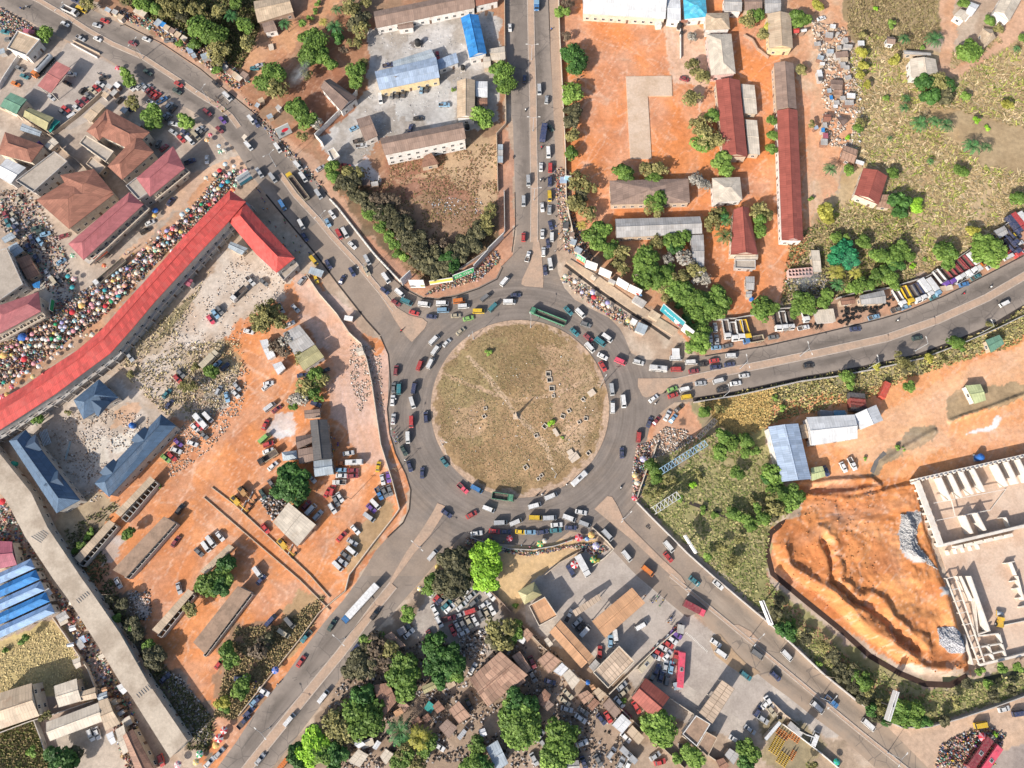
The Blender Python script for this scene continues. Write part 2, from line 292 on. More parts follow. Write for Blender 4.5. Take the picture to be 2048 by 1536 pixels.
Z='''
.40 .29 .21|8|1|.50 .40 .31|@ -300,-300 2400,-300 2400,1900 -300,1900
.37 .29 .23|6|1|.46 .38 .31|@ -300,-60 0,20 88,60 235,135 425,252 500,345 470,385 250,640 0,790 -300,900
.44 .36 .29|4|1|.38 .31 .26|@ 60,110 150,85 275,155 230,230 100,290 0,230 0,160
.56 .37 .25|5|1|.48 .33 .24|@ 372,350 480,310 500,345 380,400 250,500 190,570 110,650 0,700 -200,760 -200,820 0,740 250,560
.50 .25 .13|6|.85|.42 .27 .18|@ 425,345 470,380 320,530 170,690 0,800 -200,900 -200,760 0,690 150,610 330,450
.42 .38 .33|4|.9|.50 .46 .4|@ 70,540 105,560 165,600 110,640 80,610
.37 .19 .11|8|1|.30 .19 .12|@ 130,-40 1020,-40 1012,240 1000,500 870,590 800,570 652,384 500,215 400,130
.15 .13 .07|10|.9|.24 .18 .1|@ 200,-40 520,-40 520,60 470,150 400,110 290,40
.52 .28 .15|6|.9|.45 .22 .12|@ 430,140 512,95 600,40 640,-40 720,-40 640,50 560,115 520,160 470,190
.50 .30 .20|5|.9|.42 .28 .2|@ 300,75 360,80 470,180 540,250 640,330 690,400 820,560 800,575 652,384 512,232 400,140
.33 .15 .08|6|.9|.28 .13 .08|@ 570,170 640,110 720,160 700,250 640,270 560,215
.34 .30 .26|7|1|.50 .47 .44|@ 735,60 800,45 925,30 1000,30 998,245 940,260 770,280 700,340 650,300 640,275 700,230 735,170
.50 .49 .47|9|.7|.36 .34 .32|@ 790,165 900,160 905,240 790,245
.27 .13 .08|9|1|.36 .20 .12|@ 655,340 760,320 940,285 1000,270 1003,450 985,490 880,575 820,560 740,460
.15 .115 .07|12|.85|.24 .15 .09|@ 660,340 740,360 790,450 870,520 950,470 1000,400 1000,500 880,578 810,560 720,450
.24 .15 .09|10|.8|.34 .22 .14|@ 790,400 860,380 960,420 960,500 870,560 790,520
.50 .36 .22|12|.8|.42 .27 .17|@ 930,280 1000,270 1000,400 970,420 900,350 780,360 880,330
.58 .56 .55|7|.8|.48 .42 .38|@ 690,335 730,320 770,360 745,380 700,360
.46 .24 .15|5|1|.40 .23 .16|@ 990,265 1013,262 1028,300 1028,500 1000,560 930,592 850,595 790,570 650,385 700,440 850,570 900,555 1000,480
.66 .24 .085|5|1|.58 .24 .11|@ 1117,-40 1620,-40 1640,100 1625,480 1560,620 1470,690 1380,690 1240,560 1150,480 1130,400
.66 .48 .36|6|.85|.60 .40 .28|@ 1328,45 1375,40 1410,60 1420,150 1400,230 1385,170 1350,170 1335,110
.42 .26 .17|8|.8|.50 .27 .15|@ 1140,450 1300,480 1400,560 1480,640 1400,690 1300,640 1180,530
.60 .31 .17|6|1|.56 .38 .25|@ 1500,-40 1740,-40 1700,90 1720,200 1680,350 1640,480 1600,480 1620,200 1560,110
.30 .22 .12|8|1|.38 .29 .17|@ 1690,-40 1900,-40 1890,60 1850,100 1740,110 1690,60
.41 .285 .155|10|1|.50 .37 .22|@ 1700,110 1740,80 1830,110 1960,90 2048,60 2400,0 2400,420 2048,430 1920,520 1700,600 1620,480 1660,400 1700,330 1725,250
.33 .24 .14|10|.8|.4 .3 .18|@ 1900,220 2060,180 2060,360 1960,340
.33 .25 .15|10|.8|.4 .3 .18|@ 1630,420 1740,400 1800,440 1800,540 1700,620 1590,560
.58 .36 .24|5|1|.52 .3 .18|@ 1865,-40 1905,-40 1915,60 1900,140 1990,90 2030,0 2080,-40 2120,-40 2048,70 1960,130 1900,160 1860,150 1890,80
.44 .25 .16|5|1|.36 .24 .17|@ 1380,690 1420,640 1560,620 1690,590 1830,560 1950,500 2048,430 2300,260 2300,420 2048,520 1860,610 1640,672 1400,715
.26 .23 .13|8|1|.40 .33 .18|@ 1386,803 1660,745 1840,709 1990,649 2048,610 2400,500 2400,580 2048,690 1820,760 1740,800 1540,850 1520,900 1390,880
.46 .34 .15|8|.9|.52 .4 .2|@ 1400,805 1545,780 1545,850 1450,840 1480,880 1440,880
.70 .33 .15|6|1|.66 .29 .12|@ 1545,800 1740,780 1850,740 2048,670 2400,560 2400,1000 2048,930 1830,960 1600,980 1550,900 1530,850
.62 .40 .25|8|.6|.68 .42 .25|@ 1600,850 1750,830 1900,750 2100,660 2100,760 1880,850 1900,900 1740,930
.26 .20 .12|6|.9|.4 .3 .18|@ 1895,800 1910,780 1990,770 2060,770 2060,800 1990,815 1900,840
.33 .25 .15|6|.9|.26 .22 .15|@ 1740,950 1760,910 1830,860 1872,850 1878,870 1820,900 1770,930 1740,965 1700,965
.52 .20 .07|5|1|.62 .27 .10|@ 1600,975 1830,955 1835,1000 1940,1340 1800,1330 1690,1260 1545,1150 1530,1060 1600,1030
.48 .18 .06|9|.85|.38 .14 .05|@ 1600,975 1740,955 1760,975 1700,990 1610,1000
.44 .16 .055|9|.85|.54 .21 .08|@ 1545,1060 1620,1050 1660,1140 1640,1200 1560,1140
.46 .17 .06|9|.8|.56 .24 .1|@ 1690,1180 1740,1210 1830,1290 1935,1310 1940,1345 1860,1340 1740,1270
.40 .15 .06|8|.8|.5 .2 .08|@ 1730,1075 1790,1100 1800,1150 1745,1150
.46 .44 .42|5|1|.38 .37 .37|@ 1805,1030 1835,1022 1838,1045 1822,1060 1828,1090 1850,1120 1840,1125 1810,1115 1795,1100 1792,1075
.42 .42 .44|5|1|.36 .36 .38|@ 1868,1262 1895,1252 1925,1275 1922,1300 1895,1305 1880,1290
.42 .41 .42|4|1|.36 .36 .36|@ 1868,1175 1895,1165 1900,1190 1872,1192
.27 .25 .11|9|1|.36 .30 .16|@ 1282,1005 1300,930 1400,860 1520,850 1560,990 1605,1000 1545,1050 1532,1150 1690,1290 1860,1372 2048,1330 2400,1300 2400,1400 2048,1386 1911,1432 1848,1449 1798,1449 1711,1397
.42 .20 .11|7|.8|.36 .2 .12|@ 1530,1140 1560,1190 1720,1340 1800,1390 1900,1385 1830,1410 1740,1380 1640,1290 1545,1200
.34 .26 .17|8|.8|.26 .2 .12|@ 1395,850 1440,820 1480,850 1430,900 1330,950 1330,900
.55 .27 .15|4|1|.5 .3 .2|@ 1319,828 1380,805 1396,840 1410,870 1370,900 1320,905 1290,890 1300,850
.46 .30 .22|6|1|.4 .25 .18|@ 1275,890 1330,895 1300,925 1285,960 1272,1010 1265,985 1265,950
.29 .21 .15|7|1|.36 .27 .2|@ 500,1600 560,1500 640,1430 700,1340 850,1160 940,1070 1000,1180 1060,1240 1200,1330 1420,1430 1560,1600
.34 .29 .25|5|1|.4 .35 .3|@ 860,1180 960,1170 1030,1260 980,1310 900,1290 820,1270 830,1220
.58 .40 .21|6|1|.5 .35 .2|@ 985,1110 1060,1085 1130,1085 1190,1080 1215,1105 1130,1130 1060,1180 1030,1220 1000,1190
.42 .36 .31|3|1|.47 .41 .35|@ 1056,1170 1110,1128 1232,1090 1274,1140 1524,1345 1690,1470 1640,1480 1560,1440 1480,1480 1300,1420 1240,1330 1100,1290 1050,1240
.40 .30 .22|6|1|.32 .24 .17|@ 1560,1440 1690,1490 1760,1600 1500,1600
.30 .24 .14|7|.9|.24 .2 .12|@ 1520,1420 1600,1440 1650,1490 1600,1560 1530,1520
.52 .36 .25|4|1|.46 .33 .24|@ 1786,1450 1848,1449 1911,1432 2048,1386 2300,1300 2300,1600 1820,1600 1740,1500
.28 .24 .22|5|.9|.33 .28 .25|@ 1915,1530 2060,1480 2060,1600 1900,1600
.62 .25 .10|6|1|.50 .23 .12|@ 470,560 560,530 640,560 700,650 775,690 785,770 790,860 820,960 815,1020 720,1150 560,1420 430,1600 395,1500 330,1330 200,1190 150,1110 200,960 350,830 440,700
.60 .44 .36|8|.8|.56 .35 .25|@ 590,530 700,620 750,720 760,860 700,800 660,720 600,640
.54 .34 .25|10|.9|.58 .4 .32|@ 640,770 780,700 775,820 790,930 720,930 680,850
.46 .35 .26|8|1|.56 .47 .39|@ 400,560 500,470 600,545 560,600 480,640 400,760 330,840 250,800 320,690
.56 .49 .42|9|.7|.48 .38 .3|@ 440,500 520,480 600,540 500,570 420,650 330,800 270,760 380,620
.40 .32 .22|6|.9|.46 .36 .26|@ 330,600 380,590 330,700 270,720 230,740
.40 .31 .22|9|.9|.5 .42 .34|@ 350,700 420,700 480,740 460,800 400,850 340,830 330,750
.50 .48 .45|8|.8|.3 .26 .2|@ 400,780 430,760 470,800 420,830
.36 .28 .16|8|.7|.28 .24 .14|@ 420,690 470,680 490,740 430,760
.44 .36 .29|8|1|.58 .50 .43|@ 20,800 210,740 330,830 300,910 170,1010 60,900
.66 .60 .52|6|.8|.6 .52 .42|@ 170,880 210,870 220,920 190,935
.68 .64 .57|6|.8|.6 .52 .42|@ 215,880 280,850 265,900 230,910
.58 .34 .20|7|.7|.5 .3 .18|@ 230,820 290,800 260,850 220,860
.32 .24 .16|8|1|.42 .33 .22|@ 120,1020 200,990 240,1010 200,1060 150,1120 100,1090
.56 .50 .46|8|.9|.45 .36 .3|@ 190,1090 250,1060 240,1110 200,1130
.55 .48 .43|8|.8|.5 .3 .2|@ 560,830 590,850 590,870 560,880 540,850
.62 .60 .58|7|.85|.55 .45 .4|@ 545,830 585,825 590,870 560,885 538,860
.62 .60 .58|8|.8|.5 .45 .4|@ 265,1180 295,1185 300,1230 275,1240 258,1210
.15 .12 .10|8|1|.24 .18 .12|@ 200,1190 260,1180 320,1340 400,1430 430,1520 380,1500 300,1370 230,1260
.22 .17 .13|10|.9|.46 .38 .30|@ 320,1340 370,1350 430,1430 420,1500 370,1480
.30 .21 .14|10|.8|.24 .17 .12|@ 470,1250 540,1240 560,1290 530,1400 480,1440 420,1430 440,1300
.38 .28 .15|8|.8|.32 .25 .15|@ 590,1180 650,1190 630,1240 560,1340 540,1300
.36 .27 .15|7|.8|.45 .33 .2|@ 700,1080 770,1000 790,1010 760,1080 700,1150 690,1120
.40 .30 .24|5|1|.34 .26 .21|@ -300,880 0,1000 87,1143 230,1370 340,1520 380,1540 -300,1700
.50 .40 .19|6|1|.42 .32 .16|@ -100,1310 0,1285 80,1240 130,1250 150,1300 180,1370 110,1390 0,1390 -100,1420
.42 .36 .3|6|.9|.5 .42 .34|@ 100,1470 200,1450 300,1540 160,1560
.20 .17 .10|7|1|.32 .25 .14|@ -200,1450 60,1430 100,1520 140,1600 -200,1600
.30 .22 .14|6|.8|.24 .2 .12|@ 130,1350 180,1330 200,1400 170,1410
.29 .195 .105|4|1|.24 .17 .085|@ 862,810 875,740 920,680 980,645 1040,634 1110,648 1170,690 1210,750 1218,810 1205,880 1160,935 1100,975 1040,988 970,975 910,930 875,880
.31 .24 .12|9|.7|.27 .2 .1|@ 880,760 960,670 1010,680 990,760 1010,860 940,900 890,850
.46 .30 .19|8|.7|.4 .28 .17|@ 1080,690 1150,690 1190,740 1200,830 1170,900 1120,860 1090,780
.46 .30 .19|8|.7|.4 .27 .16|@ 900,820 960,800 990,840 940,880 905,870
.50 .34 .22|7|.8|.42 .3 .19|@ 1120,860 1160,840 1180,880 1140,920 1110,900
.48 .33 .22|3|.85|.44 .3 .19|@ 880,740 950,770 1030,800 1100,790 1200,745 1203,750 1105,797 1030,807 948,777 880,748
.42 .27 .15|8|.6|.36 .24 .13|@ 950,820 1050,780 1100,860 1080,950 980,960
.07 .06 .055|2|.8|.1 .09 .08|K 1345,275 1372,268 1400,300 1385,330 1348,322
.74 .73 .71|2|.95|.66 .65 .63|L 1590,395 1620,378 1680,352 1720,350 1785,330 1798,285 1830,258 1862,270 1842,330 1780,372 1700,378 1640,396
.12 .10 .09|5|.8|.2 .18 .17|B 1220,340 1330,320 1350,370 1260,390
.50 .36 .24|2|.85|.46 .33 .22|@ 930,712 940,708 1000,775 1030,820 1090,880 1110,930 1102,930 1080,885 1025,826 990,780
'''
ZONES=[]
for ln in Z.strip().split('\n'):
 a,j,mx,b,pl=ln.split('|')
 ZONES.append((np.array([float(t)for t in a.split()]),float(j),float(mx),np.array([float(t)for t in b.split()]),PT(pl)))
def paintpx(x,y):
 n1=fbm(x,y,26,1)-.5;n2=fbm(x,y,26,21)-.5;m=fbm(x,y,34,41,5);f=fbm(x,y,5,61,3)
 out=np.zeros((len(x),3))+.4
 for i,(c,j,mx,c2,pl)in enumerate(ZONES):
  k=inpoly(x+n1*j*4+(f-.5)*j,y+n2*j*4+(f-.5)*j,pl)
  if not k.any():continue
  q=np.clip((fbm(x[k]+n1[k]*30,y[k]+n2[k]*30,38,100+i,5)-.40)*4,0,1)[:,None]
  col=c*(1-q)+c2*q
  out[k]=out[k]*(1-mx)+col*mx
 red=np.clip((out[:,0]/out[:,2]-2.6)/1.6,0,1);pale=np.clip((fbm(x,y,75,501,4)-.5)*5,0,1)*red*.25*(1-.9*inpoly(x,y,PIT))
 out=out*(1-pale[:,None])+np.array([.66,.46,.36])*pale[:,None]
 dk=np.clip((fbm(x,y,60,521,4)-.52)*6,0,1)*red*.4;out=out*(1-dk[:,None])+np.array([.44,.16,.07])*dk[:,None]
 for sx,sy,sd_ in((60,14,541),(16,70,561)):
  w_=fbm(x+y*.5,y-x*.5,1,sd_,1)*0+vnoise((x+y*.6)/sx+fbm(x,y,60,570)*2,(y-x*.6)/sy,sd_)
  ln=np.exp(-((w_-.5)/.022)**2)*.5*red;out=out*(1-ln[:,None])+np.array([.70,.48,.35])*ln[:,None]
 for pl in(PT('@ 640,900 560,850 520,780 530,700 600,640 690,700'),PT('@ 430,1060 480,990 560,930 620,870'),PT('@ 300,1150 380,1080 470,1030'),PT('@ 350,1000 420,900 500,820 560,760 560,640'),PT('@ 600,1130 680,1060 720,980 730,880 690,760'),PT('@ 420,1250 470,1180 520,1130'),PT('@ 300,1270 380,1180 440,1100 520,1040'),PT('@ 1170,60 1260,130 1290,260 1220,370 1190,470'),PT('@ 1330,60 1360,150 1390,260 1380,400'),PT('@ 1540,640 1560,560 1530,480 1540,330'),PT('@ 1610,500 1620,300 1600,130 1660,40'),PT('@ 1640,900 1760,860 1880,800 2048,700'),PT('@ 1700,920 1800,890 1900,880 2048,860'),PT('@ 1620,1010 1700,1030 1790,1010 1850,990'),PT('@ 1600,1080 1680,1040 1780,1080 1800,1160'),PT('@ 1880,800 1885,880 1940,900')):
  d=segdist(x+n1*22,y+n2*22,pl)
  for o_ in(7,15):w_=np.exp(-((d-o_)/1.7)**2)*.38*np.clip(f*1.6,0,1);out=out*(1-w_[:,None])+out*np.array([1.25,1.45,1.75])*w_[:,None]
  w_=np.exp(-(d/13)**2)*.22;out=out*(1-w_[:,None])+np.array([.62,.38,.25])*w_[:,None]
 return out*(.86+.28*m[:,None])
PIT=PT('@ 1604,985 1700,990 1830,962 1850,1060 1900,1200 1935,1330 1900,1352 1840,1350 1720,1265 1640,1190 1560,1140 1545,1090 1560,1060')
TRENCH=PT('@ 1540,1060 1533,1100 1545,1145 1600,1190 1680,1255 1740,1310 1800,1345 1850,1366 1900,1368 1935,1350')
def segdist(x,y,pl):
 d=np.full(x.shape,1e9)
 for(ax,ay),(bx,by)in zip(pl,pl[1:]):
  vx,vy=bx-ax,by-ay;t=np.clip(((x-ax)*vx+(y-ay)*vy)/(vx*vx+vy*vy),0,1)
  d=np.minimum(d,np.hypot(x-ax-t*vx,y-ay-t*vy))
 return d
def height(x,y):
 h=np.zeros(x.shape)
 a=inpoly(x,y,PIT)
 ring=PIT+[PIT[0]]
 if a.any():
  X,Y=x[a],y[a];d=segdist(X,Y,ring)
  hh=np.clip(d/6,0,1)*1.5
  X=X+(fbm(X,Y,34,371,3)-.5)*30;Y=Y+(fbm(X,Y,34,377,3)-.5)*30
  side=np.clip((Y-X*.35-470)/60,0,1)
  hh+=np.exp(-((d-15)/9)**2)*1.7*side
  rv=segdist(X,Y,PT('@ 1640,1085 1655,1110 1665,1165 1700,1195 1745,1215 1790,1275 1830,1300'));hh+=np.exp(-((rv-16)/9)**2)*1.6-np.exp(-(rv/7)**2)*1.1-np.clip(fbm(X,Y,18,391,3)-.45,0,1)*2.2*np.exp(-((rv-12)/14)**2)
  hh+=(fbm(X,Y,46,310,3)-.45)*2.6*np.clip(d/14,0,1)
  hh+=np.sin(d/1.5+fbm(X,Y,30,320,2)*6)*.2*np.exp(-d/60)*fbm(X,Y,20,322,2)*1.6+np.sin(np.hypot(X-1790,Y-1120)/1.5+fbm(X,Y,50,325,2)*8)*.11
  hh+=(fbm(X,Y,6,350,3)-.5)*.55
  h[a]=np.maximum(hh,.05)
 for pl,wd,ht in((PT('@ 1600,972 1660,962 1740,958 1758,972 1700,985 1620,990'),9,1.6),(PT('@ 1900,842 1960,822 2100,770'),6,1.5),(PT('@ 1765,925 1800,900 1868,862'),8,1.3),(PT('@ 1805,1040 1815,1060 1812,1100 1835,1120'),16,2.0),(PT('@ 1880,1270 1905,1290'),20,2.4),(PT('@ 1885,1180 1890,1180'),14,1.3)):
  d=segdist(x,y,pl);h+=np.clip(1-d/wd,0,1)**1.2*ht*(.8+.4*fbm(x,y,8,330))
 return h
def strip_noise(h,x,y):return h
def terrain():
 x0,x1,y0,y1,s=-300,300,-205,262,.66
 nx,ny=int((x1-x0)/s),int((y1-y0)/s)
 gx,gy=np.meshgrid(np.linspace(x0,x1,nx),np.linspace(y0,y1,ny));gx=gx.ravel();gy=gy.ravel()
 px,py=px_of(gx,gy);h=height(px,py)
 co=np.stack([gx,gy,h],1).astype('f4')
 i=np.arange((nx-1)*(ny-1));r=i//(nx-1);c=i%(nx-1);a=r*nx+c
 f=np.stack([a,a+1,a+nx+1,a+nx],1).astype('i4')
 me=bpy.data.meshes.new('ground');me.vertices.add(len(co));me.vertices.foreach_set('co',co.ravel())
 me.loops.add(f.size);me.loops.foreach_set('vertex_index',f.ravel());me.polygons.add(len(f))
 me.polygons.foreach_set('loop_start',np.arange(0,f.size,4));me.update(calc_edges=True)
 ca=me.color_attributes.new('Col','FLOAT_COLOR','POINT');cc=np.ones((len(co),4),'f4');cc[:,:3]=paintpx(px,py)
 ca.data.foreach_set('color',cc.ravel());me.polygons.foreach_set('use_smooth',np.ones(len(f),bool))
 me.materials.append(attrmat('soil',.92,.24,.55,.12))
 o=bpy.data.objects.new('ground',me);COL.objects.link(o);tag(o,kind='structure')
terrain()
# ================================================================= ROADS
def resample(pl,n):
 p=np.array(pl,float);d=np.r_[0,np.cumsum(np.hypot(*np.diff(p,axis=0).T))]
 t=np.linspace(0,d[-1],n);return[(np.interp(q,d,p[:,0]),np.interp(q,d,p[:,1]))for q in t]
def road(name,Ls,Rs,mat,z,n=60,cross=8):
 L=[P(q)for q in resample(PT(Ls),n)];Rr=[P(q)for q in resample(PT(Rs),n)]
 v=[];uvv=[];s=0
 for i,(a,b)in enumerate(zip(L,Rr)):
  if i:s+=((L[i]+Rr[i])/2-(L[i-1]+Rr[i-1])/2).length
  for k in range(cross+1):
   t=k/cross;q=a.lerp(b,t);v.append((q.x,q.y,z));uvv.append((t,s))
 f=[];uv=[]
 for i in range(n-1):
  for k in range(cross):
   a=i*(cross+1)+k;q=(a,a+cross+1,a+cross+2,a+1);f.append(q);uv+=[uvv[t]for t in q]
 o=mk(name,v,f,mat,uv=uv);tag(o,kind='structure');return o
def flip_up(o):
 me=o.data
 if me.polygons[0].normal.z<0:me.flip_normals()
def sheet(name,s,mat,z,uvscale=None,top=None,kind='structure'):
 """a flat sheet, or with top a kerbed slab from z to top"""
 pl=[P(q)for q in PT(s)]
 if top is None:
  o=mk(name,[(q.x,q.y,z)for q in pl],[tuple(range(len(pl)))],mat)
  me=o.data;me.update()
  if me.polygons[0].normal.z<0:me.flip_normals()
 else:
  ar=sum(a.x*b.y-b.x*a.y for a,b in zip(pl,pl[1:]+pl[:1]))
  if ar<0:pl=pl[::-1]
  m=MB();m.hexa([(q.x,q.y,z)for q in pl],[(q.x,q.y,top)for q in pl]);o=m.obj(name,mat)
 if kind:tag(o,kind=kind)
 return o
ASPH=(.185,.155,.132)
road_dual=roadmat('asphalt_dual',ASPH,2);road_pale=roadmat('asphalt_pale',(.27,.22,.175),2,(.37,.275,.2))
def blotch(name,c,c2,sc=.09):
 m,nt,b=base(name,.88,.2)
 q=mixc(nt,ramp(nt,noise(nt,sc,6,.65),.42,.62),c,c2)
 k=mathn(nt,'MULTIPLY',ramp(nt,noise(nt,1.3,5,.7),.3,.7,.86,1.14),ramp(nt,noise(nt,8,2),.3,.7,.94,1.06))
 v=nd(nt,'ShaderNodeVectorMath',operation='SCALE');nt.links.new(q,v.inputs[0]);nt.links.new(k,v.inputs['Scale'])
 nt.links.new(v.outputs[0],b.inputs['Base Color']);bump(nt,b,noise(nt,5,3),.3,.02);return m
m_far=blotch('far_soil',(.34,.25,.16),(.16,.17,.08),.012)
o=mk('land',[(-4000,-4000,-.3),(4000,-4000,-.3),(4000,4000,-.3),(-4000,4000,-.3)],[(0,1,2,3)],m_far);tag(o,kind='structure')
CEN=P((1040,811));
def ringmat():
 m,nt,b=base('asphalt_ring',.85,.22)
 g=nd(nt,'ShaderNodeNewGeometry');s=nd(nt,'ShaderNodeVectorMath',operation='SUBTRACT');nt.links.new(g.outputs['Position'],s.inputs[0]);s.inputs[1].default_value=(CEN.x,CEN.y,0)
 l=nd(nt,'ShaderNodeVectorMath',operation='LENGTH');nt.links.new(s.outputs[0],l.inputs[0]);r=l.outputs['Value']
 nr=nd(nt,'ShaderNodeVectorMath',operation='NORMALIZE');nt.links.new(s.outputs[0],nr.inputs[0])
 cx=nd(nt,'ShaderNodeSeparateXYZ');nt.links.new(nr.outputs[0],cx.inputs[0])
 co=nd(nt,'ShaderNodeCombineXYZ');nt.links.new(cx.outputs[0],co.inputs[0]);nt.links.new(cx.outputs[1],co.inputs[1]);nt.links.new(mathn(nt,'MULTIPLY',r,.55),co.inputs[2])
 a=noise(nt,1.6,4,.6,co.outputs[0]);d=noise(nt,.12,6,.65);e=noise(nt,1.4,5,.7)
 k=mathn(nt,'MULTIPLY',mathn(nt,'ADD',1.,mathn(nt,'MULTIPLY',ramp(nt,a,.3,.7,-.2,.2),ramp(nt,r,52,66,1,.1))),ramp(nt,d,.3,.7,.86,1.16));k=mathn(nt,'MULTIPLY',k,ramp(nt,e,.3,.7,.9,1.1))
 q=mixc(nt,ramp(nt,mathn(nt,'ADD',ramp(nt,noise(nt,.07,6,.7),.3,.7),mathn(nt,'MULTIPLY',ramp(nt,r,50,72),.8)),.55,1.3,0,.75),(.205,.172,.148),(.31,.24,.185))
 v=nd(nt,'ShaderNodeVectorMath',operation='SCALE');nt.links.new(q,v.inputs[0]);nt.links.new(k,v.inputs['Scale'])
 nt.links.new(v.outputs[0],b.inputs['Base Color']);bump(nt,b,noise(nt,5,3),.3,.02);return m
ring_m=ringmat()
pave=blotch('dusty_paving',(.40,.29,.215),(.34,.25,.19));paveo=blotch('dusty_median',(.46,.32,.23),(.38,.28,.21),.2)
sheet('ring_road','@ 652,384 677,414 712,459 750,506 787,554 812,576 847,594 875,596 912,589 957,574 992,556 1002,534 1026,510 1033,470 1116,470 1112,509 1116,546 1129,576 1149,599 1179,616 1219,636 1239,656 1249,674 1262,706 1286,719 1324,721 1362,716 1409,711 1470,700 1480,785 1386,803 1349,805 1334,815 1319,828 1302,843 1294,878 1286,893 1275,925 1268,950 1265,985 1274,1003 1299,1028 1336,1065 1374,1103 1429,1152 1474,1190 1374,1235 1274,1152 1225,1100 1195,1072 1140,1062 1110,1085 1060,1092 1000,1088 950,1078 932,1063 887,1108 850,1152 787,1224 687,1200 722,1152 750,1103 775,1075 807,1045 819,1018 822,980 812,948 792,908 780,868 775,818 777,768 779,709 762,672 732,639 677,569 600,470',ring_m,.012)
road('northwest_road','@ -200,-190 -60,-110 80,-32 140,0 175,15 250,52 325,90 400,140 450,182 512,232 537,255 590,312 652,384 677,414','@ -260,-130 -120,-60 0,12 50,37 88,60 140,83 200,110 275,155 325,190 390,225 425,252 470,298 500,345 532,389 554,416 600,470',road_dual,.016,90)
road('north_road','@ 994,-200 1003,-70 1010,0 1013,100 1020,200 1026,250 1030,384 1033,470','@ 1085,-200 1092,-70 1097,0 1101,100 1106,200 1112,300 1114,384 1116,470',road_dual,.016,60)
road('east_road','@ 1440,706 1536,689 1636,666 1761,636 1811,621 1886,591 1961,554 2048,509 2120,468 2320,350','@ 1430,795 1536,772 1661,746 1736,731 1836,709 1911,681 1986,649 2048,612 2120,572 2320,450',road_dual,.016,90)
road('southeast_road','@ 1429,1152 1474,1190 1548,1252 1643,1342 1711,1397 1761,1440 1840,1520 1900,1580 2050,1720','@ 1330,1152 1374,1205 1414,1250 1470,1310 1536,1365 1574,1392 1618,1427 1686,1477 1751,1536 1790,1575 1930,1720',road_pale,.016,80)
road('southwest_road','@ 722,1152 687,1200 652,1240 612,1292 574,1347 512,1422 474,1482 434,1536 400,1580 300,1700','@ 850,1152 787,1224 727,1287 684,1352 637,1417 572,1502 544,1536 515,1575 410,1700',road_dual,.016,80)
def kerb(name,s,top=.15,mat=None):return sheet(name,s,mat or paveo,0,top=top)
def band(pl,wpx):
 p=[P(q)for q in PT(pl)];a=[];b=[]
 for i,q in enumerate(p):
  t=(p[min(i+1,len(p)-1)]-p[max(i-1,0)]).normalized();n=Vector((-t.y,t.x,0))*(wpx/2)
  a.append(q+n);b.append(q-n)
 return a,b
def ribbon(name,pl,wm,z0,z1,mat,kind='structure',n=None):
 a,b=band(pl,wm);m=MB()
 for i in range(len(a)-1):
  m.hexa([(q.x,q.y,z0)for q in(b[i],b[i+1],a[i+1],a[i])],[(q.x,q.y,z1)for q in(b[i],b[i+1],a[i+1],a[i])])
 o=m.obj(name,mat)
 if kind:tag(o,kind=kind)
 return o
kerbm=plain('kerb_stone',(.45,.38,.32),.9,.3,.5)
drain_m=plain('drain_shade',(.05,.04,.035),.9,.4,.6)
def median(pl,wm):
 ribbon('median',pl,wm,0,.16,paveo)
 a,b=band(pl,wm-.15)
 for e in(a,b):
  m=MB()
  for i in range(len(e)-1):
   t=(e[i+1]-e[i]).normalized();n=Vector((-t.y,t.x,0))*.16
   m.hexa([(q.x,q.y,0)for q in(e[i]-n,e[i+1]-n,e[i+1]+n,e[i]+n)],[(q.x,q.y,.2)for q in(e[i]-n,e[i+1]-n,e[i+1]+n,e[i]+n)])
  tag(m.obj('median_kerb',kerbm),kind='structure')
median('@ -30,-52 80,2 140,37 175,60 225,88 287,115 325,140 362,164 400,190 437,212 462,233 478,255',2.3)
median('@ 560,348 590,390 637,440 667,476 712,524 737,554 762,584 790,620',2.2)
median('@ 1060,-60 1061,0 1063,100 1066,200 1067,300 1069,384 1068,484',3.2)
median('@ 1344,766 1424,749 1536,727 1661,701 1773,676 1873,641 1973,596 2048,552 2110,518',3.2)
median('@ 787,1170 750,1215 718,1258 680,1308 637,1360 590,1418 540,1480 500,1530 470,1570',3.4)
median('@ 1340,1150 1410,1208 1490,1274 1536,1312 1640,1398 1720,1464 1822,1545',1.3)
kerb('traffic_island','@ 766,598 819,631 845,637 855,645 850,656 824,684 812,672 790,640')
kerb('traffic_island','@ 1068,480 1061,524 1044,560 1043,568 1050,572 1086,575 1087,560 1083,509 1078,480')
kerb('traffic_island','@ 1276,757 1300,757 1350,756 1390,752 1440,745 1440,758 1394,770 1330,785 1292,795 1284,790 1276,772',.14)
kerb('traffic_island','@ 875,1006 890,1012 886,1030 862,1068 830,1105 795,1152 784,1168 776,1168 812,1105 850,1050 868,1020')
kerb('traffic_island','@ 1215,992 1224,994 1235,1012 1249,1043 1286,1080 1324,1118 1362,1152 1372,1168 1350,1158 1310,1122 1274,1088 1189,1018')
kerb('traffic_island','@ 1466,1250 1476,1249 1500,1262 1520,1282 1512,1292 1490,1278 1470,1262',.13)
kerb('traffic_island','@ 1440,1268 1450,1280 1470,1305 1500,1335 1508,1336 1520,1345 1500,1356 1485,1350 1455,1330 1430,1310 1421,1290 1424,1272',.12,blotch('worn_earth',(.42,.29,.18),(.34,.24,.16)))
m=MB();_d=[P(q)for q in resample(PT('O 1388,452 1450,500 1510,560 1568,610'),37)]
for i in range(0,36,2):
 t=(_d[i+1]-_d[i]).normalized();n=Vector((-t.y,t.x,0))*.35;m.face([(q.x,q.y,.05)for q in(_d[i]-n,_d[i+1]-n,_d[i+1]+n,_d[i]+n)])
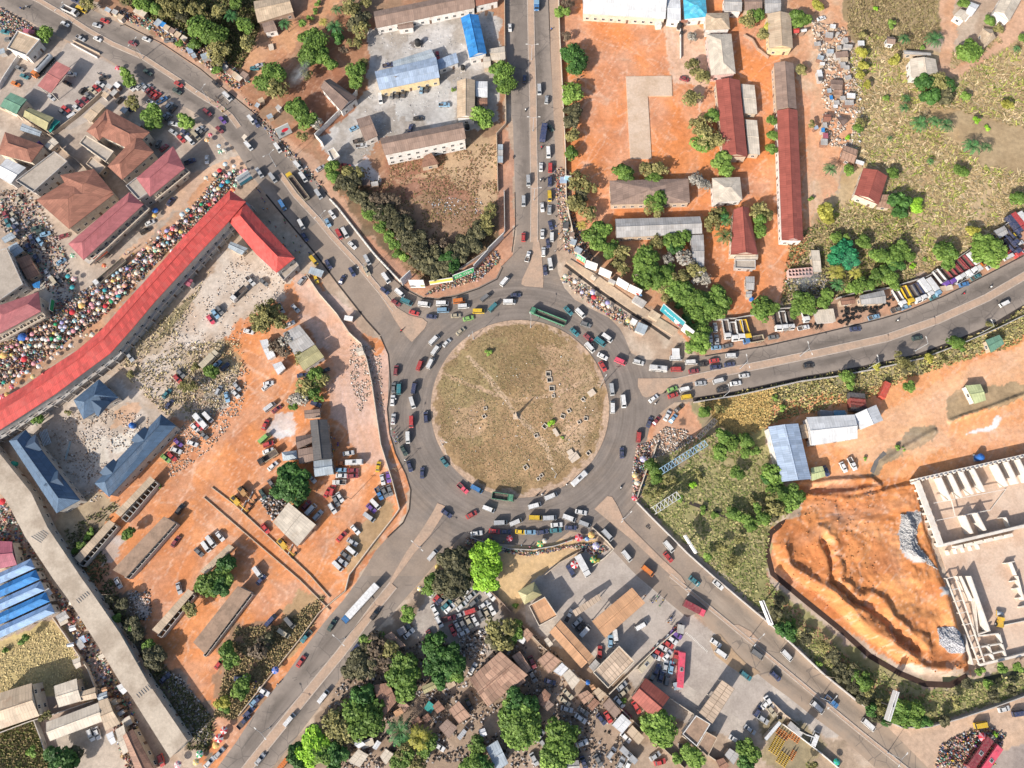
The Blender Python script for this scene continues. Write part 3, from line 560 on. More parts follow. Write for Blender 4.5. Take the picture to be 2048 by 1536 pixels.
tag(m.obj('road_markings',plain('worn_paint',(.62,.58,.52),.8,.3,2)),kind='structure')
conc=blotch('worn_concrete',(.44,.38,.33),(.35,.30,.26),.15)
sheet('fuel_forecourt','@ 135,85 275,157 245,205 180,240 140,260 100,250 60,210 50,190 90,150',conc,.02)
sheet('fuel_forecourt','@ 1060,1170 1112,1128 1180,1100 1226,1102 1270,1150 1372,1240 1424,1290 1500,1350 1560,1400 1530,1440 1480,1440 1420,1400 1360,1360 1370,1310 1270,1340 1215,1330 1180,1290 1110,1240',conc,.02)
sheet('pavement','@ 1099,-70 1117,-70 1123,150 1131,384 1130,470 1116,470 1114,384 1106,200 1101,100',pave,.03,top=.12)
sheet('storm_drain_cover','@ 1132,525 1140,519 1200,555 1260,598 1300,625 1356,660 1345,672 1290,640 1245,610 1190,570',blotch('old_slab',(.46,.35,.25),(.38,.29,.21),.3),0,top=.5)
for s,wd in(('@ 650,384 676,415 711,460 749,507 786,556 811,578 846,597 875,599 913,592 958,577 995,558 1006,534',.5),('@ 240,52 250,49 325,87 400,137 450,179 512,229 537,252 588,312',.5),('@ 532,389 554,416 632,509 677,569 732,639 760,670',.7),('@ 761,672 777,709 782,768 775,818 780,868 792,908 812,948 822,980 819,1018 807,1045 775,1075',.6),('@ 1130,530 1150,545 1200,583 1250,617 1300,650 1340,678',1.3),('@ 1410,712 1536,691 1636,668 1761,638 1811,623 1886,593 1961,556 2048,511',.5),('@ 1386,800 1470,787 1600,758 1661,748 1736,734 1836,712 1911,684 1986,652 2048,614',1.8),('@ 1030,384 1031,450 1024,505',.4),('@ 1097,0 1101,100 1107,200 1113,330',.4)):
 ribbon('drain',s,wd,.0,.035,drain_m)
ribbon('trench','@ 1600,1030 1560,1050 1541,1066 1533,1100 1545,1147 1600,1193 1680,1258 1740,1312 1800,1347 1850,1368 1900,1370 1935,1352',2.0,0,.05,plain('wet_earth',(.05,.028,.02),.7,.4,.4))  # trench drawn as a flat near-black strip along the edge of the diggings
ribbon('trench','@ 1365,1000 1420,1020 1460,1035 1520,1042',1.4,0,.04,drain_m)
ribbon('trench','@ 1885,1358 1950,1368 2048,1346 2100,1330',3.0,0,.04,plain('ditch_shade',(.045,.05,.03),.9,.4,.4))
ribbon('puddle','@ 1744,945 1752,925 1770,905',1.6,0,.05,plain('ditch_water',(.16,.15,.14),.25,.3,.6))
def island():
 n=110;rr=84;v=[(0,0)];c=[(CEN.x,CEN.y,.17)]
 ex=P((1218,811)).x-CEN.x;ey=P((1040,634)).y-CEN.y;ey2=CEN.y-P((1040,988)).y;ey=(ey+ey2)/2;cy=CEN.y
 pts=[(CEN.x,cy,.18)];f=[]
 for k in range(1,rr+1):
  for i in range(n*2):
   t=math.pi*i/n;q=k/rr;pts.append((CEN.x+ex*q*math.cos(t),cy+ey*q*math.sin(t),.18 if k<rr else .17))
 N=2*n
 for i in range(N):f.append((0,1+i,1+(i+1)%N))
 for k in range(rr-1):
  for i in range(N):
   a=1+k*N+i;b_=1+k*N+(i+1)%N;f.append((a,a+N,b_+N,b_))
 b0=len(pts)
 for i in range(N):p=pts[1+(rr-1)*N+i];pts.append((p[0],p[1],0))
 for i in range(N):f.append((1+(rr-1)*N+i,b0+i,b0+(i+1)%N,1+(rr-1)*N+(i+1)%N))
 o=mk('grass_circle',pts,f,attrmat('island_soil',.92,.42,.9,.1));tag(o,kind='structure')
 a=np.array(pts);px,py=px_of(a[:,0],a[:,1]);col=paintpx(px,py)
 d=np.hypot((a[:,0]-CEN.x)/ex,(a[:,1]-cy)/ey);wv=.11*(fbm(px,py,14,700)-.5)*2
 k=(d+wv>.955)[:,None];col=np.where(k,np.array([.44,.31,.22])*(.85+.3*fbm(px,py,6,705)[:,None]),col)
 ca=o.data.color_attributes.new('Col','FLOAT_COLOR','POINT');cc=np.ones((len(pts),4),'f4');cc[:,:3]=col;ca.data.foreach_set('color',cc.ravel())
 return ex,ey,cy
IEX,IEY,ICY=island()
sheet('concrete_slab','C 910,615 1275,610 1282,770 1085,772 1100,1010 1115,1275 945,1275 930,1020',blotch('beige_screed',(.60,.46,.35),(.52,.38,.27),.12),0,top=.35,kind=None)
o=bpy.data.objects['concrete_slab'];tag(o,'beige L shaped concrete slab laid on the orange earth of the school yard','concrete slab')
# ================================================================= BUILDINGS
def rf(k):
 return{'tan':lambda:roofmat('roof_tan',(.52,.40,.28),(.38,.24,.15),.3,1.,rib=.18,patch=.08),'cream':lambda:roofmat('roof_cream',(.60,.52,.42),(.42,.32,.22),.25,1.,rib=.15,patch=.06),'rust':lambda:roofmat('roof_rust',(.33,.18,.12),(.20,.10,.07),.5,.9,rib=.3,patch=.15),'rustlight':lambda:roofmat('roof_rust_light',(.42,.26,.18),(.24,.12,.08),.45,1.5,rib=.35,patch=.3),'brown':lambda:roofmat('roof_brown',(.30,.21,.165),(.22,.14,.10),.3,.9,rib=.2,patch=.08),'brick':lambda:roofmat('roof_brick',(.31,.14,.095),(.24,.10,.07),.4,1.1,rib=.22,patch=.1),'maroon':lambda:roofmat('roof_maroon',(.33,.095,.07),(.25,.07,.05),.3,1.,rib=.22,patch=.06),'pinkred':lambda:roofmat('roof_pink_red',(.40,.135,.14),(.34,.10,.10),.2,.6,rib=.25,patch=.04),'scarlet':lambda:roofmat('roof_scarlet',(.62,.095,.08),(.50,.13,.11),.55,.6,.45,.28,.10),'slate':lambda:roofmat('roof_slate_blue',(.085,.14,.22),None,0,.6,.35,.3,.05),'sky':lambda:roofmat('roof_pale_blue',(.36,.44,.56),(.45,.48,.5),.2,.8,.4,.2,.1),'blue':lambda:roofmat('roof_blue',(.045,.23,.55),(.10,.34,.62),.4,.8,.4,.15,.2),'blue2':lambda:roofmat('roof_deep_blue',(.03,.17,.46),(.06,.24,.52),.4,.8,.4,.15,.15),'bluelight':lambda:roofmat('roof_light_blue',(.30,.44,.66),(.2,.38,.62),.4,.8,.4,.15,.15),'cyan':lambda:roofmat('roof_cyan',(.10,.48,.66),(.35,.62,.70),.45,.9,.4,.15,.15),'white':lambda:roofmat('roof_white',(.66,.66,.66),(.58,.56,.52),.25,1.,.5,.12,.05),'grey':lambda:roofmat('roof_grey',(.42,.40,.38),(.33,.27,.22),.35,1.,.6,.2,.1),'bluegrey':lambda:roofmat('roof_blue_grey',(.36,.41,.45),(.46,.44,.41),.3,1.,.5,.2,.12),'dark':lambda:roofmat('roof_dark',(.10,.095,.095),(.17,.13,.11),.3,1.,.6,.2,.08),'darkbrown':lambda:roofmat('roof_dark_brown',(.20,.14,.115),(.14,.10,.08),.4,1.,.6,.2,.1),'green':lambda:roofmat('roof_green',(.16,.30,.21),(.22,.34,.25),.3,.8,.5,.2,.06),'teal':lambda:roofmat('roof_teal',(.03,.28,.24),None,0,.8,.5,.25,.1),'olive':lambda:roofmat('roof_olive',(.40,.36,.19),(.32,.28,.16),.3,.7,.5,.2,.05),'lime':lambda:roofmat('roof_lime',(.50,.54,.28),(.45,.45,.25),.3,1.,.5,.2,.08),'orange':lambda:roofmat('roof_orange',(.55,.31,.17),(.48,.27,.16),.3,1.2,.5,.12,.05),'canopyred':lambda:roofmat('roof_canopy',(.46,.18,.16),(.40,.16,.15),.3,.7,.4,.15,.05),'pinkred2':lambda:roofmat('roof_pink',(.40,.12,.16),None,0,.6,.5,.25,.05),'slat':lambda:roofmat('roof_slat',(.55,.42,.31),(.40,.28,.2),.3,1.35,.6,.45,.12),'concrete':lambda:blotch('roof_concrete',(.42,.36,.30),(.34,.29,.24),.25),'concretepale':lambda:blotch('roof_concrete_pale',(.52,.44,.35),(.38,.31,.24),.12),'concretebrown':lambda:blotch('roof_concrete_brown',(.35,.24,.17),(.25,.175,.125),.3),}[k]
_RC={}
def roof_m(k):
 if k not in _RC:_RC[k]=rf(k)()
 return _RC[k]
WALLC={'cream':(.58,.50,.40),'white':(.64,.62,.59),'grey':(.42,.40,.38),'tan':(.48,.38,.28),'brown':(.33,.23,.17),'pink':(.62,.42,.38),'concrete':(.44,.41,.37),'yellow':(.66,.52,.30),'rust':(.24,.14,.1)}
def wall_m(k):return plain('wall_'+k,WALLC[k],.85,.2,.9,dirt=(.36,.24,.17))
glass_m=plain('dark_glass',(.03,.035,.045),.15,.2,.5,.5)
frame_m=plain('window_frame',(.62,.6,.56),.6,.1,1)
door_m=plain('door_paint',(.16,.10,.07),.6,.2,1)
trim_m=plain('roof_trim',(.52,.48,.42),.7,.2,1)
def _win():
 m=MB();m.box(-.62,.62,-.02,.05,-.55,.55,0);m.box(-.75,.75,-.04,.03,.55,.68,1);m.box(-.75,.75,-.04,.09,-.70,-.55,1)
 m.box(-.75,-.62,-.04,.07,-.55,.55,1);m.box(.62,.75,-.04,.07,-.55,.55,1);m.box(-.04,.04,0,.07,-.55,.55,1);return m.mesh('window',[glass_m,frame_m])
WIN=_win()
def _door():
 m=MB();m.box(-.5,.5,-.02,.05,0,2.1,0);m.box(-.6,.6,-.02,.04,2.1,2.22,1);m.box(.32,.4,.05,.11,1.,1.08,1);return m.mesh('door',[door_m,frame_m])
DOOR=_door()
BN=[0]
def bld(name,label,cat,L,Rr,h,rise=1.2,t='g',roof='tan',wall='cream',win=1,group=None,over=.45,extra=None,canopy=False,parapet=True,wz=None):
 """L and Rr: the two eave lines as photo pixels at eave height h; ridge runs between them. t: g gable, h hip, f flat, s sheet"""
 BN[0]+=1;h=h+.011*(BN[0]%23)
 L=[P(q,h)for q in PT(L)];Rr=[P(q,h)for q in PT(Rr)];n=len(L)
 ar=0;ring=L+Rr[::-1]
 for a,b in zip(ring,ring[1:]+ring[:1]):ar+=a.x*b.y-b.x*a.y
 if ar>0:L,Rr=Rr,L
 c=sum(ring,Vector())/len(ring);c.z=0
 L=[q-c for q in L];Rr=[q-c for q in Rr]
 e=empty(name,c);tag(e,label,cat,group)
 mid=[(a+b)/2 for a,b in zip(L,Rr)]
 up=Vector((0,0,1))
 # -------- roof
 th=.14 if t!='f' else .3
 rm=roof_m(roof)
 if t in 'gh':
  rid=[m_+up*rise for m_ in mid]
  if t=='h':
   for i,j in((0,1),(-1,-2)):
    hw=(L[i]-Rr[i]).length/2;d=(mid[j]-mid[i]);k=min(hw*.85,d.length*.46);rid[i]=mid[i]+d.normalized()*k+up*rise
  v=[];f=[];uv=[];s=0
  def quad(pts,us):
   b=len(v);v.extend(pts);f.append(tuple(range(b,b+len(pts))));uv.extend(us)
  for side,sg in((L,1),(Rr,-1)):
   s=0
   for i in range(n-1):
    a,b_,rb,ra=side[i],side[i+1],rid[i+1],rid[i];dl=(b_-a).length;w_=(ra-a).length
    q=[a,b_,rb,ra];us=[(s,0),(s+dl,0),(s+dl,w_),(s,w_)]
    if sg>0:q=q[::-1];us=us[::-1]
    nn=(q[1]-q[0]).cross(q[2]-q[0])
    if nn.z<0:q=q[::-1];us=us[::-1]
    quad([x+up*.0 for x in q],us);s+=dl
  if t=='h':
   for i in(0,-1):
    q=[L[i],Rr[i],rid[i]];dl=(L[i]-Rr[i]).length;us=[(0,0),(dl,0),(dl/2,dl/2)]
    if(q[1]-q[0]).cross(q[2]-q[0]).z<0:q=q[::-1];us=us[::-1]
    quad(q,us)
  low=[q-up*th for q in L]+[q-up*th for q in Rr[::-1]]
  b=len(v);v.extend(low);f.append(tuple(range(b,b+len(low)))[::-1]);uv.extend([(0,0)]*len(low))
  rg=L+Rr[::-1]
  for i in range(len(rg)):
   j=(i+1)%len(rg);quad([rg[i]-up*th,rg[j]-up*th,rg[j],rg[i]][::-1],[(0,0)]*4)
  ro=mk('roof',v,f,rm,e,uv=uv)
  m=MB();
  for i in range(n-1):m.tube(rid[i]+up*.03,rid[i+1]+up*.03,.13,n=5)
  m.obj('ridge_cap',rm if roof not in('scarlet','slate')else rm,ro)
  if t=='g':
   for i in(0,-1):
    g=MB();d=(mid[-1 if i==0 else 0]-mid[i]).normalized()*over
    tri=[L[i].lerp(Rr[i],.04)+d,Rr[i].lerp(L[i],.04)+d,rid[i]+d-up*.12]
    tri[0]=tri[0]-up*.1;tri[1]=tri[1]-up*.1
    g.hexa(tri,[q+d.normalized()*.15 for q in tri]);g.obj('gable',wall_m(wall),e)
 else:
  ring_=L+Rr[::-1];v=[]
  m=MB();ar=sum(a.x*b.y-b.x*a.y for a,b in zip(ring_,ring_[1:]+ring_[:1]));rr=ring_ if ar>0 else ring_[::-1]
  v=[q-up*th for q in rr]+rr;k=len(rr);f=[tuple(reversed(range(k))),tuple(range(k,2*k))]+[(i,(i+1)%k,k+(i+1)%k,k+i)for i in range(k)]
  ax=(L[-1]-L[0]).normalized();ay=Vector((-ax.y,ax.x,0));fl=[q for fc in f for q in fc]
  uv=[((v[q]-L[0]).dot(ax),(v[q]-L[0]).dot(ay))for q in fl]
  ro=mk('roof',v,f,rm,e,uv=uv)
  if t=='f' and parapet:
   m=MB();ctr=sum(rr,Vector())/k;ph=.55
   for i in range(k):
    a,b_=rr[i],rr[(i+1)%k]
    if(b_-a).length<.5:continue
    d=(b_-a).normalized();nn=Vector((-d.y,d.x,0))*.28;q=[a+d*.003,b_-d*.003,b_-d*.25+nn,a+d*.25+nn]
    m.hexa([x+up*.003 for x in q],[x+up*ph for x in q])
   m.obj('parapet',wall_m(wall if wall!='white' else 'white'),e)
   # -------- walls or posts
 def inset(side,other,i):
  d=(other[i]-side[i]);k=min(over,d.length*.2);q=side[i]+d.normalized()*k
  if i==0:q=q+(side[1]-side[0]).normalized()*over
  if i==n-1:q=q-(side[-1]-side[-2]).normalized()*over
  return q
 WL=[inset(L,Rr,i)for i in range(n)];WR=[inset(Rr,L,i)for i in range(n)]
 wring=WL+WR[::-1]
 ar=sum(a.x*b.y-b.x*a.y for a,b in zip(wring,wring[1:]+wring[:1]))
 if ar<0:wring=wring[::-1]
 hz=h-th-.004
 if canopy:
  for side in(WL,WR):
   for i in range(n-1):
    a,b_=side[i],side[i+1];k=max(1,int((b_-a).length/5.5))
    for q in range(k+1):
     p=a.lerp(b_,q/k);m=MB();m.box(p.x-.13,p.x+.13,p.y-.13,p.y+.13,0,hz);m.obj('post',trim_m,e)
 else:
  m=MB();m.hexa([(q.x,q.y,0)for q in wring],[(q.x,q.y,hz)for q in wring]);wo=m.obj('wall',wall_m(wall),e)
  if win:
   nad=CAMP.copy();nad.z=0;cnt=0
   k=len(wring)
   for i in range(k):
    a,b_=wring[i],wring[(i+1)%k];d=b_-a;ln=Vector((d.x,d.y)).length
    if ln<2.6:continue
    d=Vector((d.x,d.y,0)).normalized();nn=Vector((d.y,-d.x,0));mp=(a+b_)/2+c;mp.z=0
    if(nad-mp).dot(nn)<0 and not win>1:continue
    ang=math.atan2(nn.y,nn.x)-math.pi/2
    nw=max(1,int(ln/3.6));ns=max(1,int(h/3.1))
    nw=min(nw,26)
    for fl_ in range(ns):
     z=1.55+fl_*3.1
     for q in range(nw):
      t_=(q+.5)/nw;p=Vector((a.x,a.y,0)).lerp(Vector((b_.x,b_.y,0)),t_)+nn*.03
      if fl_==0 and(q==nw//2 and nw>1):inst('door',DOOR,e,(p.x,p.y,0.02),ang)
      elif cnt<56:inst('window',WIN,e,(p.x,p.y,min(z,h-1.0)),ang);cnt+=1
 return e
def B(name,label,q,h,rise=1.2,t='g',roof='tan',wall='cream',win=1,cat=None,**k):
 p=q.split('|')
 if len(p)==1:
  s=q.split();o=s[0];a=s[1:]
  p=(f'{o} {a[0]} {a[1]}',f'{o} {a[3]} {a[2]}')
 return bld(name,label,cat or name.replace('_',' '),p[0],p[1],h,rise,t,roof,wall,win,**k)
 # ---- quarter above and left of the red arcade
B('roadside_shop','tan flat roofed shop beside a round tree at the fuel station entrance','A 145,250 325,320 215,450 60,390',5,t='f',roof='tan',wall='white',cat='shop')
B('fuel_canopy','red fuel station canopy with a bright orange edge beside a silver tanker','A 455,490 565,545 405,745 300,685',5.4,.25,'g','canopyred',canopy=True,cat='canopy')
B('office','green roofed office at the back corner of the fuel forecourt','A 85,740 215,795 130,915 0,850',5,.5,'g','green','cream')
B('workshop','long olive roofed workshop next to the green roofed office','A 235,860 430,940 370,1045 185,930',4.5,1,'g','olive','tan')
B('tarpaulin_shelter','small teal tarpaulin shelter at the end of the olive workshop','A 438,952 482,970 405,1060 368,1035',3,.5,'g','teal',canopy=True,cat='shelter')
B('store_shed','narrow tan sheet roofed shed along the fuel station back wall','A 790,815 842,850 730,975 662,935',3.6,.2,'g','tan','tan')
B('courtyard_house','upper wing of the brick red courtyard house under hipped roofs','A 855,870|A 1200,1058'.replace('|A','')+'|A 800,1085 1050,1200',6.4,2,'h','brick','cream',cat='house',group='wings of the courtyard house')
B('courtyard_house','left wing of the brick red courtyard house touching the tan shed','A 690,1050 848,878|A 795,1125 925,985',6.1,1.6,'h','brick','cream',cat='house',group='wings of the courtyard house')
B('courtyard_house','lower wing of the brick red courtyard house near the long pink roof','A 1095,1075 860,1330|A 1232,1215 978,1440',6.7,2,'h','brick','cream',cat='house',group='wings of the courtyard house')
B('flat_house','cream flat roofed block inside the courtyard of the brick red house','A 690,1085 915,1215 850,1300 640,1150',5.4,t='f',roof='concrete',wall='cream',cat='house')
B('flat_house','small flat roofed hut below the cream block in the courtyard','A 738,1258 850,1340 798,1395 692,1315',3.5,t='f',roof='concrete',wall='tan',cat='house')
B('arcade','two storey shop arcade with pinkish red gable roof beside the market road','A 1385,1168 1090,1425|A 1480,1345 1200,1575',7.6,1.7,'h','pinkred','cream',over=1.2)
B('arcade','long two storey arcade with pinkish red roof facing the umbrella market','E 1035,0 545,415|E 1150,98 668,545',7.6,1.7,'h','pinkred','cream',over=1.2)
B('flat_house','grey concrete flat block joining the two pinkish red arcades','A 1010,1490 1100,1420 1200,1540 1110,1600',7,t='f',roof='concrete',wall='grey',cat='house')
B('hip_house','brick red hipped house behind the long pinkish red arcade','@ 72,400 150,352 228,388 138,458',5.5,2.2,'h','brick','cream',cat='house')
B('hip_house','second brick red hipped house beside the unfinished concrete block','@ 120,350 188,338 226,384 160,420',5.9,2,'h','brick','cream',cat='house')
B('hip_house','brick red roofed house with a pale fascia beside white awnings','A 40,1055 350,1165 250,1300 -20,1230',5.2,1.8,'h','brick','cream',cat='house')
B('shed_row','white and grey awning roof behind the olive workshop','A 178,985 335,1052 318,1092 158,1040',3,.1,'g','bluegrey',canopy=True,cat='awning')
B('white_shop','bright white roofed shop at the lane behind the brick red houses','A 52,1265 208,1340 85,1472 -40,1400',4.5,.6,'g','white','white',cat='shop')
B('lean_shed','small tan lean roof wedged beside the purple wall','A 420,1100 470,1140 400,1202 355,1165',3.4,.1,'g','cream','tan')
B('flat_house','long unfinished concrete flat roof with open rooms along one side','A 440,1215 545,1295 270,1540 130,1450',6,t='f',roof='concrete',wall='grey',cat='house')
B('flat_house','roughcast grey flat roof at the left edge beside corrugated sheds','E -40,480 60,450 190,740 -40,900',6,t='f',roof='concrete',wall='grey',cat='house')
B('tin_shed','rust brown corrugated shed with a white patch beside a parking lane','E 130,535 230,500 318,655 222,705',3.2,.3,'g','rust','tan')
B('tin_shed','blue grey corrugated shed between parked cars and the flat roof','E 60,440 130,400 192,468 110,525',3,.3,'g','bluegrey','tan')
B('tin_shed','grey tin roof beside tightly parked cars at the left edge','E 10,370 90,320 130,360 40,410',3,.3,'g','bluegrey','tan')
B('blue_kiosk','small bright blue awning at a lane corner','E 255,735 320,710 318,768 270,765',2.6,.1,'s','blue',canopy=True,cat='kiosk')
B('market_hall','pinkish red roofed two storey hall at the left edge above the umbrella rows','E -60,925 308,798|E -60,1165 328,955',8,1.8,'h','pinkred','cream',over=1.,cat='hall')
# ---- the long scarlet arcade
SL='@ 460,380 405,434 362,479 322,526 292,559 272,584 237,619 217,646 175,686 135,714 107,731 55,768 0,800 -60,834'
SR='@ 492,403 457,446 430,471 372,536 336,575 305,609 247,679 222,706 190,729 165,748 130,776 70,815 0,860 -60,896'
_l,_r=resample(PT(SL),12),resample(PT(SR),12)
def s_(l):return '@ '+' '.join(f'{a:.1f},{b:.1f}' for a,b in l)
arc=bld('scarlet_arcade','very long bright scarlet roofed market arcade running diagonally past the umbrellas','arcade',s_(_l),s_(_r),9,2.1,'h','scarlet','grey',1,over=.8)
def slab_part(parent,pl_a,pl_b,h,th,mat,name):
 c=parent.location;a=[P(q,h)-c for q in PT(pl_a)];b_=[P(q,h)-c for q in PT(pl_b)];ring=a+b_[::-1]
 ar=sum(p.x*q.y-q.x*p.y for p,q in zip(ring,ring[1:]+ring[:1]))
 if ar<0:ring=ring[::-1]
 m=MB();m.hexa([(q.x,q.y,h-th)for q in ring],[(q.x,q.y,h)for q in ring]);return m.obj(name,mat,parent)
off=[(a+13,b+11)for a,b in _r];off0=[(a+1.0,b+.8)for a,b in _r]
for i in range(11):
 slab_part(arc,s_(off0[i:i+2]),s_(off[i:i+2]),4.1,.3,wall_m('grey'),'verandah')
for ob,ed,of in((bpy.data.objects['arcade'],'A 1480,1347 1342,1461 1205,1572',(9,8)),(bpy.data.objects['arcade.001'],'E 1150,100 910,322 672,545',(11,9)),(bpy.data.objects['market_hall'],'E 328,957 130,1062 -60,1168',(8,11))):
 e0=PT(ed);e1=[(a+of[0],b+of[1])for a,b in e0];z_=resample(e0,15);y_=resample(e1,15)
 for i in range(2):slab_part(ob,s_([(a-3,b-3)for a,b in e0[i:i+2]]),s_(e1[i:i+2]),3.9,.3,wall_m('grey'),'verandah')
 for i in range(14):slab_part(ob,s_([z_[i],(z_[i][0]+1.5,z_[i][1]-1.2)]),s_([y_[i],(y_[i][0]+1.5,y_[i][1]-1.2)]),4.7,.75,wall_m('cream'),'verandah_rib')
 for i in range(2):slab_part(ob,s_([(a-1.3,b-1.3)for a,b in e1[i:i+2]]),s_(e1[i:i+2]),5.0,.95,wall_m('cream'),'verandah_rail')
for i in range(0,34):
 t_=i/34*10.9;k=int(t_);q=(off[k][0]+(off[k+1][0]-off[k][0])*(t_-k)-1.2,off[k][1]+(off[k+1][1]-off[k][1])*(t_-k)-1);p=P(q,4.1)-arc.location
 m=MB();m.box(p.x-.18,p.x+.18,p.y-.18,p.y+.18,0,5.0);m.obj('pillar',wall_m('grey'),arc)
def dormer(parent,q,h,mat,r=3.0,ang=0,z=.9):
 c=parent.location;p=P(PT(q)[0],h)-c;d=Vector((math.cos(ang),math.sin(ang),0));n=Vector((-d.y,d.x,0));m=MB()
 a=[p-n*r,p+n*r];top=p+Vector((0,0,z));bk=p-d*r*1.6+Vector((0,0,z))
 m.face([a[0]-d*r*1.6*.2,a[0]+d*.5,top+d*.0,bk]);m.face([a[1]+d*.5,a[1]-d*r*.3,bk,top]);m.face([a[0]+d*.5,a[1]+d*.5,top])
 o=m.obj('dormer',mat,parent);return o
for q in('E 1640,235','E 1350,545','E 1130,800','E 935,1000','E 690,1245','E 355,1455'):
 dormer(arc,q,8.25,roof_m('scarlet'),2.8,math.radians(140),1.3)
B('scarlet_arcade','shorter bright scarlet hipped arcade standing across from the dual road','@ 489,404 512,431 590,516|@ 455,440 512,508 553,546',7.8,2.3,'h','scarlet','grey',over=.7,cat='arcade')
B('flat_annex','low concrete terrace at the end of the shorter scarlet arcade','F 175,655 320,555 345,590 222,712',3.6,t='f',roof='concrete',wall='grey',cat='terrace')
B('tin_shed','grey corrugated shed in the corner between the two scarlet arcades','E 1845,395 1985,450 1935,505 1822,445',3,.3,'g','bluegrey','tan')
B('stair_shed','small maroon roofed stair shed behind the long scarlet arcade','E 1500,680 1545,705 1515,760 1468,735',3.4,.2,'g','pinkred2','grey',cat='shed')
# ---- school and yards north
B('farm_house','tan gable roofed house with rusty panels by a palm at the top','B -20,10 262,-30 300,95 15,182',4,1.4,'g','tan','brown',cat='house')
B('farm_house','small brown wing attached below the tan gable house','B 45,185 138,160 172,240 68,262',3.4,.4,'g','brown','white',cat='house')
B('ward_block','very long greyish brown roofed block with blue doors at the top','B 940,92 1740,-70|B 962,225 1752,62',4.2,1.6,'g','brown','white',cat='school block',win=2)
B('ward_block','short white walled block with a rusty red roof by the north road','B 1752,-30 1930,-60|B 1756,50 1938,8',4,.8,'g','brick','white',cat='school block')
B('porch','brown porch jutting from the long greyish brown block','B 1128,190 1255,172 1262,218 1138,236',3.3,.2,'g','brown','white')
B('blue_hall','bright blue gable roofed hall beside the north road','B 1638,142 1708,462|B 1778,118 1845,425',5,1.5,'g','blue','white',cat='hall')
B('tin_shed','tan tin roofed shed beside the bright blue hall','B 1860,392 1990,368 1996,480 1885,482',3.2,.4,'g','cream','tan')
B('tin_shed','small cream shed squeezed below the tan shed near the blue hall','B 1815,455 1875,452 1880,540 1820,545',3.,.3,'g','cream','tan')
B('long_workshop','long pale blue roofed workshop with cars parked along its yellow wall','B 948,572 1440,455|B 988,722 1470,620',5,1.5,'g','sky','yellow',cat='workshop')
B('long_workshop','grey annex roof behind the long pale blue workshop','B 1092,490 1400,392 1435,455 1100,548',4.4,.2,'g','bluegrey','yellow',cat='workshop')
B('tin_shed','small pale blue lean roof at the end of the long workshop','B 1442,482 1600,420 1622,500 1462,560',3.4,.2,'g','sky','white')
B('dormitory','long tan gable roofed block with a white annex by the north road','B 1608,648 1608,942|B 1752,640 1750,940',5,1.4,'g','tan','white',cat='school block')
B('annex','white roofed annex attached to the tan gable block','B 1757,650 1852,650 1852,778 1757,770',3.6,.3,'g','white','white')
B('annex','small brown roofed annex under the white annex','B 1770,785 1850,785 1852,850 1770,842',3.4,.3,'g','rust','white')
B('workshop','square greyish brown gable roofed workshop on the pale gravel yard','B 802,955 910,920 975,1085 872,1132',4.2,1.2,'g','brown','white')
B('boundary_house','dark brown gable house with white gable wall among trees','B 515,700 680,888|B 592,630 812,782',4.6,1.6,'g','darkbrown','white',cat='house')
B('school_block','long two storey school block with a white lattice facade','B 990,1105 1652,978|B 1030,1242 1680,1110',8,1.8,'g','brown','white',win=2)
B('porch','low brown entrance porch in front of the two storey school block','B 1342,1250 1402,1222 1462,1310 1322,1342',3.3,.3,'g','rust','tan')
B('gate_house','small tan gate house where the track meets the dual road','B 572,1212 622,1182 672,1252 612,1292',4,.1,'f','cream','white')
# ---- orange school yard
B('school_block','long white corrugated roofed classroom block along the top edge','C 565,-90 1235,-90|C 568,108 1228,150',4.6,1.8,'g','white','cream',win=2)
B('school_block','small white roofed room at the end of the classroom block','C 1240,0 1345,-10 1350,165 1240,150',4.6,.5,'g','white','white')
B('blue_pavilion','cyan blue hipped pavilion at the top of the orange yard','C 1370,-10 1548,-20 1562,132 1380,152',4.6,1.6,'h','cyan','white',cat='pavilion')
B('teacher_house','small tan hipped house with white wall below the cyan pavilion','C 1545,105 1732,100 1745,232 1550,240',4.6,1.6,'h','tan','white',cat='house')
B('teacher_house','pale weathered hipped block with a pink end wall','C 1555,272 1592,602|C 1755,270 1790,588',4.6,1.7,'h','cream','pink',cat='school block')
B('school_block','maroon gable roofed classroom block beside two cream sheds','C 1630,640 1690,1252|C 1822,640 1885,1252',4.8,1.5,'g','maroon','tan')
B('long_shed','upper of two cream flat sheds beside the maroon classroom block','C 1830,670 1940,680 1962,912 1856,905',3.4,.25,'g','cream','tan',group='cream sheds beside the maroon block')
B('long_shed','lower of two cream flat sheds beside the maroon classroom block','C 1865,955 1960,962 1985,1238 1890,1230',3.4,.25,'g','cream','tan',group='cream sheds beside the maroon block')
B('store_shed','white and grey gable shed at the top of the schoolyard','C 1695,-30 1832,-30 1838,92 1702,86',4,1.,'g','grey','white')
B('store_shed','brownish grey shed roof at the top beside the white shed','C 1852,-30 1992,-30 2002,82 1862,82',4,.8,'g','brown','tan')
B('store_shed','cool grey shed roof above the tan gable hall','D -30,-30 100,-30 102,102 -25,106',4,.6,'g','grey','tan')
B('school_hall','tan gable hall with a cream end wall beside the shanty lane','D -5,110 10,385|D 182,108 200,385',4.6,1.5,'g','tan','yellow',cat='hall')
B('school_block','grey and brown half of the long narrow block beside the shanties','D 48,502 70,878|D 205,508 230,872',4.6,1.4,'g','brown','tan',group='long narrow school block')
B('school_block','maroon half of the long narrow block with patched grey sheets','D 72,884|D 230,880'.replace('|D 230,880','')+' H 110,385|D 236,880 H 282,388',4.6,1.4,'g','maroon','white',group='long narrow school block',win=2)
